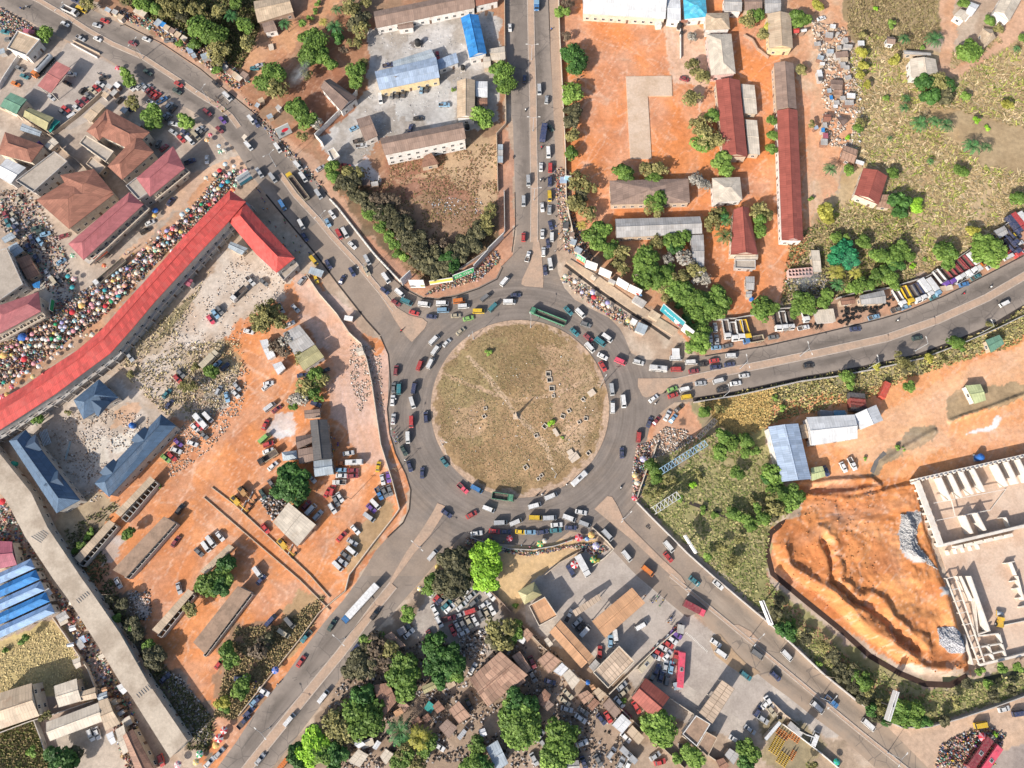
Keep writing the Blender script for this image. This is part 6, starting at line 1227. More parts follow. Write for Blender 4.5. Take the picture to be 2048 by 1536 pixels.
for ln in V.split('\n'):
 for q in ln[1:].split(';'):
  a=q.split()
  if a[4]in 'chvp' and len(a)>5:a=a[:5]
  vehicle(ln[0],float(a[0]),float(a[1]),float(a[2]),a[3],a[4],a[5]if len(a)>5 else None,R.uniform(.96,1.06))
  # ---- yellow machines: earth movers and a roller
ym=paint('machine_yellow',(.75,.45,.03),.4)
def grader(q,a,lbl,mat=ym):
 p=P(PT(q)[0],1);e=empty('road_grader',(p.x,p.y,0),math.radians(a));tag(e,lbl,'earth mover','parked earth movers')
 m=MB();m.box(-4,-.9,-.9,.9,.9,1.9);m.box(-3.6,-2.2,-.5,.5,1.9,2.2,1);m.obj('engine_hood',[mat,dark_m],e)
 m=MB();m.box(-1,.6,-.8,.8,.9,3.,0,.1,.1);m.obj('cab',mat,e);m=MB();m.box(-1.1,.7,-.85,.85,3.0,3.15);m.obj('cab_roof',mat,e)
 m=MB();m.tube((.5,0,1.6),(4.2,0,1.3),.22,n=6);m.tube((4.2,-1,.8),(4.2,1,.8),.15,n=6);m.tube((1.5,.5,1.5),(2.2,1.2,.6),.12,n=5);m.obj('front_beam',mat,e)
 m=MB();m.box(1.6,1.9,-2,2,.15,.75);o=m.obj('blade',steel_m,e);o.rotation_euler=(0,0,.35)
 for x,y in((4.2,1),(-1.6,1),(-3.2,1)):
  for s in(1,-1):inst('wheel',WHL,e,(x,y*s,.62),0,(1.9,2.4,1.9))
grader('I 1915,958',-40,'yellow earth mover parked nearer the track wall');grader('I 1968,885',-42,'dull orange earth mover standing behind the yellow one',paint('machine_orange',(.55,.28,.08),.5));grader('J 240,1305',-42,'yellow earth mover parked below the tan repair shed')
def roller():
 p=P(PT('P 1850,350')[0],1);e=empty('road_roller',(p.x,p.y,.3),math.radians(78));tag(e,'yellow road roller working on the pale floor of the concrete shell','roller')
 m=MB();m.box(-2.6,-.3,-.9,.9,.7,1.7);m.obj('engine_hood',ym,e);m=MB();m.box(-.3,1.,-.8,.8,.9,2.6,0,.1,.1);m.obj('cab',ym,e)
 m=MB();m.tube((2.3,-1,.75),(2.3,1,.75),.75,n=14);m.obj('drum',steel_m,e);m=MB();m.box(1,3.2,-1.15,-1.02,.6,.9);m.box(1,3.2,1.02,1.15,.6,.9);m.obj('drum_frame',ym,e)
 for s in(1,-1):inst('wheel',WHL,e,(-1.7,s*1,.7),0,(2.1,3,2.1))
roller()
# ---- motorbikes and people
def person_mesh(pose,cols):
 me=bpy.data.meshes.new('pm');bm=bmesh.new();L_={}
 a=.22 if pose=='walk' else .04
 J={'pel':(0,0,.95,.15),'ch':(.02,0,1.3,.17),'nk':(.03,0,1.48,.065),'hd':(.05,0,1.62,.105),'tp':(.05,0,1.72,.08),'sl':(.02,.19,1.4,.07),'el':(-a*.6,.25,1.13,.05),'hl':(-a*.4+.05,.26,.9,.038),'sr':(.02,-.19,1.4,.07),'er':(a*.6,-.25,1.13,.05),'hr':(a+.1,-.25,.93,.038),'kl':(a*.9,.1,.52,.075),'al':(a*.7,.1,.1,.05),'tl':(a*.7+.16,.1,.05,.045),'kr':(-a*.5,-.1,.52,.075),'ar':(-a*1.4,-.1,.12,.05),'tr':(-a*1.4+.14,-.1,.06,.045),'l0':(0,.1,.88,.1),'r0':(0,-.1,.88,.1)}
 if pose=='ride':
  J.update({'pel':(-.2,0,.85,.15),'ch':(-.05,0,1.18,.17),'nk':(0,0,1.36,.065),'hd':(.04,0,1.5,.11),'tp':(.04,0,1.6,.09),'sl':(-.03,.19,1.28,.07),'el':(.2,.28,1.08,.05),'hl':(.42,.26,1.02,.04),'sr':(-.03,-.19,1.28,.07),'er':(.2,-.28,1.08,.05),'hr':(.42,-.26,1.02,.04),'l0':(-.15,.12,.82,.1),'r0':(-.15,-.12,.82,.1),'kl':(.22,.2,.72,.075),'al':(.08,.18,.32,.05),'tl':(.22,.18,.28,.045),'kr':(.22,-.2,.72,.075),'ar':(.08,-.18,.32,.05),'tr':(.22,-.18,.28,.045)})
 E_='pel ch|ch nk|nk hd|hd tp|ch sl|sl el|el hl|ch sr|sr er|er hr|pel l0|l0 kl|kl al|al tl|pel r0|r0 kr|kr ar|ar tr'
 lay=bm.verts.layers.skin.verify()
 for k,v in J.items():
  L_[k]=bm.verts.new(v[:3]);L_[k][lay].radius=(v[3],v[3]*.9)
 L_['pel'][lay].use_root=True
 for q in E_.split('|'):x,y=q.split();bm.edges.new((L_[x],L_[y]))
 bm.to_mesh(me);bm.free();o=bpy.data.objects.new('pm',me);COL.objects.link(o)
 o.modifiers.new('s','SKIN');dg=bpy.context.evaluated_depsgraph_get();r=bpy.data.meshes.new_from_object(o.evaluated_get(dg));bpy.data.objects.remove(o)
 r.name='person';return r,J
skin_m=plain('brown_skin',(.09,.045,.03),.6,.1,3);hair_m=plain('dark_hair',(.01,.01,.01),.9,.1,3)
CL={'white':(.75,.74,.72),'red':(.55,.04,.05),'blue':(.04,.12,.4),'black':(.02,.02,.025),'yellow':(.7,.5,.06),'green':(.05,.3,.12),'pink':(.65,.25,.32),'grey':(.3,.3,.32),'orange':(.65,.22,.04),'purple':(.22,.08,.35),'pale blue':(.4,.55,.7)}
TR={'dark':(.03,.03,.04),'khaki':(.28,.2,.12)}
PMS={}
for pose in('walk','stand','ride'):
 bm_,J=person_mesh(pose,None)
 hz=J['nk'][2]+.02;wz_=J['pel'][2]-.04
 for cn,cc in CL.items():
  if pose=='ride' and cn not in('white','red','blue','black','yellow'):continue
  r=bm_.copy();r.materials.clear();tn='dark' if cn in('white','red','yellow','pink','pale blue')else 'khaki'
  for m_ in(plain('shirt_'+cn.replace(' ','_'),cc,.85,.15,3),plain('trousers_'+tn,TR[tn],.85,.15,3),skin_m,hair_m):r.materials.append(m_)
  mi=[]
  for p in r.polygons:
   c=p.center;mi.append(3 if c.z>hz+.16 else 2 if c.z>hz or(abs(c.y)>.22 and c.z<1.12 and pose!='ride')or c.z<.09 else 0 if c.z>wz_ else 1)
  r.polygons.foreach_set('material_index',mi);PMS[(pose,cn)]=r
def person(p,a,cn,pose='walk',desc=None,z=.03):
 o=inst('person',PMS[(pose,cn)],None,(p.x,p.y,z),a,(R.uniform(.94,1.05),)*3);q=px_of(p.x,p.y)
 reg(o,desc or f'{dict(walk="walking", stand="standing", ride="motorbike")[pose]} person in {cn} shirt',(q[0],q[1]),'person','people on foot' if pose!='ride' else 'motorbike riders');return o
def bike_parts():
 m=MB();m.box(-.55,.25,-.11,.11,.62,.82,0,.05,.03);m.box(-.75,-.1,-.13,.13,.78,.86,1);m.tube((.3,0,.75),(.62,0,.32),.04,n=5,m=1);m.tube((-.3,0,.5),(-.62,0,.32),.04,n=5,m=1);m.box(-.25,.2,-.14,.14,.3,.6,1)
 h=MB();h.tube((.36,-.36,1.0),(.36,.36,1.0),.025,n=5);h.tube((.36,0,1.),(.3,0,.7),.03,n=5);return m,h
_bm,_bh=bike_parts();BKH=_bh.mesh('handlebar',dark_m);BK={}
def bike(q,a,col,rider='white'):
 p=P(PT(q)[0],.5);e=empty('motorbike',(p.x,p.y,.024),math.radians(a));
 if col not in BK:BK[col]=_bm.mesh('frame',[paint('paint_'+CC[col][0].replace(' ','_'),CC[col][1]),dark_m])
 inst('frame',BK[col],e);inst('handlebar',BKH,e)
 for x in(.64,-.64):inst('wheel',WHL,e,(x,0,.31),0,(.92,.4,.92))
 q2=px_of(p.x,p.y);reg(e,f'{CC[col][0]} motorbike',(q2[0],q2[1]),'motorbike','motorbikes')
 if rider:
  person(p,math.radians(a),rider,'ride')
for s in '''C 108,880|85|k|white;C 315,235|60|r|blue;C 235,1180|88|r|red;C 228,1440|88|k|white;C 255,1440|88|b|black;C 10,1255|88|k|;G 1340,1225|20|k|black;H 1035,1030|15|k|white;H 1565,815|15|r|red;H 1780,762|30|k|white;K 437,805|45|k|white;K 240,885|20|k|white;K 200,893|20|k|black;K 870,830|80|r|white;K 1145,160|35|k|white;K 1220,70|25|k|black;F 1163,1108|60|r|red;N 175,865|50|k|white;N 205,690|45|k|yellow;O 1530,1|40|k|;A 215,55|-20|k|white;A 170,70|-20|b|blue;A 1985,1290|40|k|;A 790,590|-30|k|;A 815,600|-25|r|;A 845,615|-20|k|;J 1120,120|80|k|white;J 1195,610|60|k|white;K 1085,1150|-40|k|;C 560,610|30|k|;C 530,640|40|b|;E 530,680|50|b|;E 560,710|40|k|;E 590,690|30|k|;E 600,740|70|r|;E 430,340|70|k|;J 1435,205|0|k|'''.split(';'):
 a=s.split('|')
 if a[0].startswith('O')or a[0]=='J 1435,205':continue
 bike(a[0],float(a[1]),a[2],a[3]or None)
def crowd(n,pl,pose=None,cols=None,cond=None):
 q=PT(pl);xs=[a for a,b in q];ys=[b for a,b in q];k=0;g=0
 while k<n and g<n*30:
  g+=1;x=R.uniform(min(xs),max(xs));y=R.uniform(min(ys),max(ys))
  if not inpoly(np.array([x]),np.array([y]),q)[0]:continue
  k+=1;person(P((x,y)),R.uniform(0,6.28),R.choice(cols or list(CL)),pose or R.choice(['walk','walk','stand']),z=.03)
  # ================================================================= PLANTS
def leafmat(name,c,c2):
 m,nt,b=base(name,.6,.25)
 a=nd(nt,'ShaderNodeAttribute',attribute_name='Col');o=nd(nt,'ShaderNodeObjectInfo')
 sp=nd(nt,'ShaderNodeSeparateColor');nt.links.new(a.outputs['Color'],sp.inputs[0])
 q=mixc(nt,sp.outputs[0],c,c2)
 k=mathn(nt,'MULTIPLY',ramp(nt,o.outputs['Random'],0,1,.8,1.2),ramp(nt,sp.outputs[1],0,1,.7,1.3))
 v=nd(nt,'ShaderNodeVectorMath',operation='SCALE');nt.links.new(q,v.inputs[0]);nt.links.new(k,v.inputs['Scale']);nt.links.new(v.outputs[0],b.inputs['Base Color'])
 b.inputs['Subsurface Weight'].default_value=0;return m
LMAT={'g':leafmat('leaf_green',(.06,.12,.022),(.15,.23,.045)),'d':leafmat('leaf_dark',(.03,.085,.02),(.075,.16,.035)),'l':leafmat('leaf_bright',(.11,.20,.03),(.22,.32,.07)),'L':leafmat('leaf_lime',(.16,.36,.02),(.30,.50,.05)),'o':leafmat('leaf_olive',(.11,.11,.035),(.27,.24,.09)),'e':leafmat('leaf_sombre',(.055,.055,.03),(.13,.12,.06)),'b':leafmat('leaf_brown',(.09,.065,.045),(.16,.12,.08)),'w':leafmat('leaf_pale',(.20,.18,.14),(.40,.37,.32)),'t':leafmat('leaf_bluish',(.01,.13,.06),(.04,.24,.09)),'y':leafmat('leaf_yellowish',(.20,.19,.02),(.38,.36,.08))}
LN={'g':'green leafy','d':'dark green','l':'bright green','L':'vivid lime green','o':'olive','e':'sombre green','b':'withered brown','w':'pale flowering','t':'bluish green','y':'yellowish'}
bark=plain('bark',(.14,.10,.07),.9,.3,2)
def setcol(me,c,dom='FACE'):
 if dom=='FACE':
  ca=me.color_attributes.new('Col','FLOAT_COLOR','CORNER');n=len(me.polygons);lt=np.zeros(n,'i4');me.polygons.foreach_get('loop_total',lt)
  cc=np.ones((lt.sum(),4),'f4');cc[:,:3]=np.repeat(c,lt,0);ca.data.foreach_set('color',cc.ravel())
def quads_mesh(name,ctr,ax,ay,col,mat,vtx=4):
 n=len(ctr);v=np.stack([ctr-ax-ay*.6,ctr+ax-ay*.6,ctr+ax*.55+ay,ctr-ax*.55+ay],1).reshape(-1,3).astype('f4')
 me=bpy.data.meshes.new(name);me.vertices.add(4*n);me.vertices.foreach_set('co',v.ravel());me.loops.add(4*n);me.loops.foreach_set('vertex_index',np.arange(4*n,dtype='i4'))
 me.polygons.add(n);me.polygons.foreach_set('loop_start',np.arange(0,4*n,4,dtype='i4'));me.update(calc_edges=True);me.materials.append(mat);setcol(me,col);return me
def crown_mesh(seed,n,leaf,lobes,gap=.25,elong=1.0):
 rs=np.random.RandomState(seed);L_=[]
 for i in range(lobes):
  t=rs.uniform(0,2*np.pi);r=np.sqrt(rs.uniform(0,1))*.66;L_.append((r*np.cos(t)*elong,r*np.sin(t),rs.uniform(-.1,.38)*(1.1-r),rs.uniform(.24,.46)))
 L_=np.array(L_);pk=rs.randint(0,lobes,n);lob=L_[pk]
 d=rs.normal(size=(n,3));d/=np.linalg.norm(d,axis=1)[:,None];d[:,2]=np.abs(d[:,2])*np.where(rs.rand(n)<.8,1,-.6)
 rad=lob[:,3]*rs.uniform(.72,1.06,n);c=lob[:,:3]+d*rad[:,None]*np.array([1,1,.85])
 hole=fbm(c[:,0]*9+50,c[:,1]*9+50,1.6,seed+5,2);keep=hole>gap;c,d,pk=c[keep],d[keep],pk[keep];n=len(c)
 nn=d+rs.normal(size=(n,3))*.45+np.array([0,0,.35]);nn/=np.linalg.norm(nn,axis=1)[:,None]
 a=np.cross(nn,rs.normal(size=(n,3)));a/=np.linalg.norm(a,axis=1)[:,None];b_=np.cross(nn,a)
 s=leaf*rs.uniform(.6,1.35,n)[:,None];lr=rs.rand(lobes)
 col=np.stack([np.clip(lr[pk]*.6+rs.rand(n)*.5,0,1),np.clip(lr[pk]*.35+rs.rand(n)*.65,0,1),np.zeros(n)],1)
 return c,a*s*.8,b_*s,col
CR={}
def crown(size,kind):
 k=(size,kind,R.randint(0,2))
 if k not in CR:
  dense=kind not in 'owb'
  n,lf,lb={0:(500,.17,7),1:(1500,.105,13),2:(3600,.072,24)}[size]
  if not dense:n=int(n*.8);lf*=.85
  CR[k]=quads_mesh('crown',*crown_mesh(hash((size,kind=='x',k[2],ord(kind)))%9999,n,lf,lb,.2 if dense else .40),LMAT[kind])
 return CR[k]
TRK=[]
for i in range(3):
 m=MB();rs=random.Random(i);m.tube((0,0,0),(0,0,.42),.05,.034,8)
 for j in range(6):
  t=j*1.05+rs.random()*.4;r=rs.uniform(.35,.6);p=(math.cos(t)*r*.5,math.sin(t)*r*.5,rs.uniform(.6,.72));m.tube((0,0,.38),p,.026,.016,6);m.tube(p,(math.cos(t+.2)*r,math.sin(t+.2)*r,rs.uniform(.8,.98)),.016,.006,5);m.tube(p,(math.cos(t-.5)*r,math.sin(t-.5)*r,rs.uniform(.75,.9)),.014,.005,5)
 TRK.append(m.mesh('trunk',bark))
def tree(px,r,kind,h=None):
 rw=r*.2;h=h or min(11,2.2+rw*1.05);p=P(px,h*.72);size=0 if rw<2.2 else 1 if rw<4.8 else 2
 shrub=rw<1.7
 e=empty('shrub' if shrub else 'tree',(p.x,p.y,0));
 if shrub:h=rw*1.5;p=P(px,h*.5);e.location=(p.x,p.y,0)
 cz=h-rw*.62 if not shrub else h*.45
 inst('crown',crown(size,kind),e,(0,0,cz),R.uniform(0,6.28),(rw*R.uniform(1.12,1.3),rw*R.uniform(1.05,1.2),rw*R.uniform(.9,1.1)))
 inst('trunk',R.choice(TRK),e,(0,0,0),R.uniform(0,6),(rw*.9 if not shrub else rw*.8,rw*.9 if not shrub else rw*.8,(cz+rw*.2)))
 sz='small ' if rw<3 else 'large ' if rw>6 else ''
 reg(e,f'{sz}{LN[kind]} {"shrub" if shrub else "tree"}',px_of(p.x,p.y),'shrub' if shrub else 'tree','shrubs and small bushes' if shrub else 'trees between the roads');return e
TL=[]
T_='''A360 270 62 l;1000 580 50 l;1030 645 55 l;1060 820 70 o;1210 900 80 g;1225 975 65 g;1485 970 78 l;1600 210 110 g;1700 260 110 g;1740 390 100 o;1560 330 60 g;1230 70 58 g;1130 20 70 g;1960 190 72 g;1980 350 75 o;1880 20 60 g;1440 355 36 g;2045 640 35 g;1740 490 55 o;1730 560 40 g;700 20 70 o;1400 30 100 o;1560 60 80 o;1750 90 70 o;1330 100 60 o;1460 120 60 e;1300 20 60 o
B450 310 110 g;420 440 100 g;510 440 80 g;130 580 110 g;80 650 90 g;160 690 100 o;330 860 95 g;400 950 80 g;470 990 60 w;370 1090 50 o;760 70 85 o;830 130 85 e;840 240 85 o;800 190 75 e;790 340 60 o;790 560 75 g;795 650 65 g;860 500 48 o;1960 560 100 g;1990 660 90 g;1800 910 75 l;1830 970 60 l;380 190 38 g;500 30 30 g;470 90 30 g;430 150 30 g;640 300 60 d;600 1330 55 g;640 1400 60 g;680 1470 70 e;770 1380 80 o;760 1460 80 e;400 590 60 o;590 520 55 g;1580 720 20 l;880 20 50 o;700 400 40 b
C395 95 62 l;480 420 95 d;520 500 95 d;450 30 50 b;480 730 78 l;455 790 60 l;485 880 70 e;470 980 60 e;485 1080 65 o;490 1225 58 g;1450 530 75 o;1530 610 70 o;1440 780 85 o;1520 1000 95 o;1580 1100 100 o;1520 1140 80 g;1680 1270 85 l;1710 1350 60 l;880 1380 75 g;940 1430 60 g;1080 1350 70 o;1180 1350 70 o;1480 1440 70 w;1540 1480 50 w;1890 160 75 o;1950 120 65 g;2010 270 60 o;440 290 45 b;540 1450 90 o;620 1500 60 o;1440 300 48 w;1130 1420 60 g;1620 900 70 g;1340 1490 0 o
D260 145 82 g;1620 400 105 g;1765 160 48 g;1260 660 85 d;1360 650 90 o;1300 750 85 d;1400 760 80 e;1450 680 70 d;1580 765 42 l;985 195 38 l;270 555 55 o;30 960 45 g;42 1080 48 g;28 1195 45 g;650 1355 45 g;2040 305 42 g;1565 25 48 g;1665 960 34 L;1755 1025 24 L;862 70 22 L;750 280 36 o;345 990 35 o;1845 230 48 o;20 210 55 y;400 50 50 y;390 30 40 y;750 420 45 y;760 520 45 y;740 600 40 y;800 680 36 y;1010 480 50 y;740 980 45 o;720 1030 40 g;945 790 30 g;1910 830 45 y;1530 1360 45 g;1560 1380 40 g;1000 1380 45 g;640 1100 22 L;1240 380 25 l
E1690 1440 52 g;2030 1010 40 o;1560 1400 30 o;1040 1460 30 o
F1000 170 70 e;1100 60 50 b;1200 240 65 e;1300 370 70 e;1420 490 70 e;1570 470 65 e;1650 390 55 e;1180 170 45 b;1400 420 50 b;1750 440 60 e;1780 260 48 e;1500 420 45 b;780 20 50 e;850 50 60 e;910 110 70 e;980 60 70 b;950 180 60 g;900 160 55 g;1050 150 70 e;1110 230 75 e;1180 310 75 e;1230 400 80 e;1310 470 80 e;1290 560 60 e;1360 580 75 e;1440 640 70 e;1490 600 75 e;1550 550 75 d;1610 500 75 e;1660 440 75 e;1720 400 75 e;1760 330 70 e;1830 290 70 o;1850 210 60 o;1880 140 55 o;1060 360 50 g;1110 420 45 g;1140 480 42 g;1190 530 38 l;1000 280 50 g;60 980 95 o;130 920 65 o;40 1060 75 o;150 990 60 o;250 1180 65 w;230 1270 60 b;200 1040 55 o;460 1480 70 g;520 1500 60 o;350 1330 50 o;1860 1280 26 l;150 1220 50 b
G520 90 80 o;600 160 80 o;550 30 60 e;1150 70 85 g;1130 130 75 o;640 360 70 g;720 300 70 g;700 410 65 g;780 440 70 g;870 480 70 o;850 560 60 o;1080 500 80 g;1040 580 85 g;1140 600 80 g;1060 690 80 g;1150 720 80 g;1230 620 70 g;1240 700 65 g;1280 380 70 g;1360 360 65 g;1310 450 60 d;1160 400 60 o;1390 540 75 w;1470 620 75 o;1510 690 65 w;1350 680 70 o;1300 780 70 g;1380 820 85 g;1460 850 80 g;1540 850 80 g;1640 830 75 g;1690 880 65 g;1560 930 75 g;1460 950 75 g;1640 960 60 g;1340 880 55 d;1470 1130 70 g;1500 1210 75 l;1530 1110 55 l;1450 1240 55 l;1620 190 75 o;1600 270 60 o;1700 180 50 g;1970 150 75 o;2000 220 60 g;1990 300 55 g;2000 910 75 g;2020 970 60 g;890 620 55 o;1210 770 50 o;1240 850 50 o;1520 1020 60 g;1420 1020 60 d;550 1000 0 g;1260 530 50 w
H455 150 70 y;470 210 55 y;1040 90 80 d;1090 50 70 d;1050 160 60 d;1190 90 52 L;1195 140 40 L;2010 60 60 g;610 490 85 t;560 540 65 t;650 550 70 t;620 440 60 t;545 360 42 l;620 380 38 l;770 400 55 g;930 490 65 g;870 500 55 g;1060 460 65 g;1110 500 55 g;1010 540 65 g;1030 600 65 d;940 620 60 g;890 680 60 g;990 690 55 g;1010 740 45 l;740 740 62 g;680 780 50 l;820 750 52 g;1400 480 75 g;1480 500 75 g;1440 570 50 g;1420 440 50 g;1710 420 75 l;1790 400 75 l;1840 470 75 l;1760 500 85 l;1680 480 50 l;1800 560 45 l;260 860 60 g;330 870 65 g;230 930 50 g;320 930 55 g;470 830 55 g;440 890 50 g;20 920 60 g;0 180 50 o;1500 1210 55 g;1540 1240 35 g;1050 1330 50 o;1110 1380 50 o;1100 1420 30 e;640 1480 50 g;1160 590 24 L;1250 540 18 l;340 50 22 g;1640 310 45 y;200 980 32 g;860 1400 35 y;1280 1330 35 y;1780 1060 30 o;1400 1330 28 o
I1020 1195 42 g;1800 1440 65 d;1770 1500 55 g;300 275 40 g;540 230 24 o;650 1280 32 l;730 1180 24 l;690 1230 26 l;1540 20 45 o;1470 20 45 o;600 1330 26 g;1280 820 14 l
J250 730 85 d;330 760 85 d;280 840 95 d;210 830 75 d;370 830 60 d;400 20 80 o;470 60 60 g;360 110 65 w;300 130 45 w;305 185 38 g;530 115 25 l;1550 1420 85 e;1640 1400 85 e;1600 1490 85 e;1690 1470 60 e;1790 1350 75 L;1880 1360 80 L;1830 1440 90 L;1900 1460 60 L;1800 1500 60 L;450 60 40 o
K1130 690 50 g;1150 740 45 g;1110 650 40 g;1535 210 45 g;1720 420 60 g;1770 470 55 g;1660 550 55 g;1860 460 55 g;1870 540 40 g;1940 530 36 g;1800 710 45 g;1340 910 32 l;1450 808 26 L;1520 1005 28 g;1750 1035 45 g;1810 1060 40 g;2020 1090 55 g;2040 760 45 d;1565 1390 32 l;1740 1450 42 o;330 300 24 L;300 325 20 L;1090 880 36 o;1240 760 34 o;1300 780 30 o;1180 860 30 o;1500 730 30 o;1620 1040 30 g;1880 1090 40 g;1960 990 35 g;1920 930 30 o;1680 1300 35 o;1820 1240 35 o;1780 1400 40 o;1900 1150 40 g;1660 200 40 o;400 430 14 l;670 1400 24 y
L45 730 75 g;130 870 70 g;210 880 65 g;170 950 65 g;60 850 65 g;50 960 75 o;130 1000 50 o;30 1050 45 e;1040 510 22 l;1090 520 18 l;120 195 28 l;60 110 22 l;650 8 34 g;780 600 16 l;560 330 0 g;1130 20 40 g
M1660 60 70 g;1740 90 70 d;1700 130 50 g;1790 40 60 g;1520 270 52 o;1820 610 55 g;1850 670 50 g;1940 860 48 l;1920 930 55 l;460 1440 75 d;520 1500 75 d;600 1430 50 e;1210 620 60 e;1240 690 60 e;1080 470 52 e;1060 380 50 e;930 330 34 g;1040 430 40 g;190 500 32 g;265 1405 36 l;1780 1010 45 y;1800 1060 35 g;1190 560 40 g;1280 640 45 e;980 220 40 e;880 170 34 e;360 1130 36 o;40 590 20 l;1280 1290 0 o
N1540 50 90 e;1620 70 80 e;1680 30 70 e;1860 40 80 L;1790 50 60 L;1420 60 60 g;1380 110 40 l;1205 310 50 l;1440 560 85 d;1530 590 85 d;1420 680 80 d;1520 700 90 d;1600 690 70 d;1490 800 75 d;1560 780 65 g;1130 700 65 g;1210 720 65 g;1120 800 65 g;1200 840 75 g;1190 930 65 g;1240 780 60 g;960 560 80 b;1050 600 75 o;1000 680 75 b;800 700 80 e;870 740 75 e;750 740 60 e;850 620 60 e;900 520 52 l;970 500 45 g;840 980 75 d;900 960 60 d;800 1080 80 g;900 1090 85 g;830 1190 85 g;920 1190 70 g;740 1080 60 g;620 1160 75 o;690 1220 75 o;600 1220 65 o;720 1290 60 o;470 1340 85 L;430 1430 80 L;520 1440 75 l;320 1430 62 d;370 1480 60 d;630 1440 75 d;600 1500 60 d;1940 420 80 o;1990 500 80 o;1920 510 60 e;2040 410 60 o;2030 1080 70 g;2040 1160 70 g;2030 1240 60 g;1370 1340 55 g;1340 1390 45 g;1180 1380 60 o;1200 1440 55 g;1250 1480 45 o;1770 1350 50 g;1770 1470 70 g;1840 1500 60 d;1700 1500 50 g;30 590 70 b;60 530 60 e;630 1500 40 d;1140 1480 50 g;1310 1500 50 o
O50 1010 80 d;130 1020 75 d;40 1110 85 g;120 1130 80 g;70 1200 90 g;150 1240 70 g;50 1290 75 g;360 1260 75 g;450 1240 70 g;400 1340 80 g;330 1330 60 g;340 1420 70 g;430 1420 65 g;1110 1170 60 l;1200 1170 70 l;1160 1240 70 l;1240 1230 60 l;1220 1310 50 g;1420 1400 52 l;1470 1450 50 l;1450 1490 45 l;1310 1465 34 g;1870 1370 52 g;1910 1430 60 g;1880 1490 55 d;20 400 45 g;20 460 50 g;890 1000 20 l;300 1500 70 l;380 1520 50 l;1040 1140 24 l;30 240 20 l;0 530 30 g
P130 420 55 d;200 470 50 d;350 1510 36 o;1110 1060 60 g;1180 1080 55 g;1100 1130 55 g;1190 1140 50 g;1030 1120 45 g;760 840 60 g;700 800 45 g;790 910 45 o;690 760 45 e;900 1050 50 o;840 1080 45 d;400 700 26 g;330 1400 0 o;200 380 30 l;300 500 40 e;440 560 40 o;520 640 45 e;560 720 45 e;600 800 45 e;680 880 45 e;760 980 45 e;860 1120 40 e;950 1170 36 d;1260 1180 45 d;1400 1150 36 e;1700 770 30 g;1860 740 36 g;2000 720 36 g;1750 850 30 g;1600 860 40 e;1800 960 40 e;1950 920 36 e;1500 1000 34 o;60 300 45 e;90 200 40 e;1820 1265 16 L'''
for ln in T_.split('\n'):
 for q in ln[1:].split(';'):
  a=q.split();r=float(a[2])/4
  if r:TL.append((PT(f'{ln[0]} {a[0]},{a[1]}')[0],r*1.12,a[3]))
TL.sort(key=lambda t:-t[1]);ROOTS=[]
for p,r,k in TL:
 for g in ROOTS:
  d=math.hypot(p[0]-g[0][0][0],p[1]-g[0][0][1])
  if g[0][2]==k and len(g)<4 and d<.62*(g[0][1]+r)and r*.2>1.7:g.append((p,r,k));break
 else:ROOTS.append([(p,r,k)])
nt_=0
for g in ROOTS:
 e=tree(*g[0]);nt_+=e.name[:4]=='tree'
 for p,r,k in g[1:]:
  rw=r*.2;h=min(11,2.2+rw*1.05);q=P(p,h*.72);size=0 if rw<2.2 else 1 if rw<4.8 else 2
  inst('crown',crown(size,k),e,(q.x-e.location.x,q.y-e.location.y,h-rw*.62),R.uniform(0,6.28),(rw*1.2,rw*1.12,rw))
print('TREES',nt_)
def palm_mesh(seed):
 rs=random.Random(seed);m=MB();n=15;cols=[]
 for i in range(n):
  t=2*math.pi*i/n+rs.uniform(-.15,.15);ln=rs.uniform(.85,1.08);d=Vector((math.cos(t),math.sin(t),0));s=Vector((-d.y,d.x,0));up0=rs.uniform(.15,.5)
  pts=[d*ln*k/6+Vector((0,0,up0*math.sin(k/6*2.6)-.25*(k/6)**2))for k in range(7)]
  for k in range(6):
   for sg in(1,-1):
    w0,w1=.15*math.sin((k+.6)/6.6*3.1),.15*math.sin((k+1.4)/6.8*3.1)
    for j in range(2):
     a=pts[k].lerp(pts[k+1],j/2);b=pts[k].lerp(pts[k+1],j/2+.32);m.face([a,b,b+s*sg*w1*1.2+d*.07-Vector((0,0,.05)),a+s*sg*w0*1.2+d*.08-Vector((0,0,.05))]);c=rs.random();cols.append((c,rs.random(),0))
 me=m.mesh('crown',LMAT['g']);setcol(me,np.array(cols));return me
PALM={k:[palm_mesh(i+ord(k))for i in range(2)]for k in 'gy'}
for me in PALM['y']:me.materials[0]=LMAT['y']
PMAT=leafmat('leaf_palm',(.03,.10,.03),(.07,.20,.06))
for me in PALM['g']:me.materials[0]=PMAT
m=MB();m.tube((0,0,0),(.02,0,.5),.03,.022,7);m.tube((.02,0,.5),(0,0,1),.022,.018,7);PTR=m.mesh('trunk',bark)
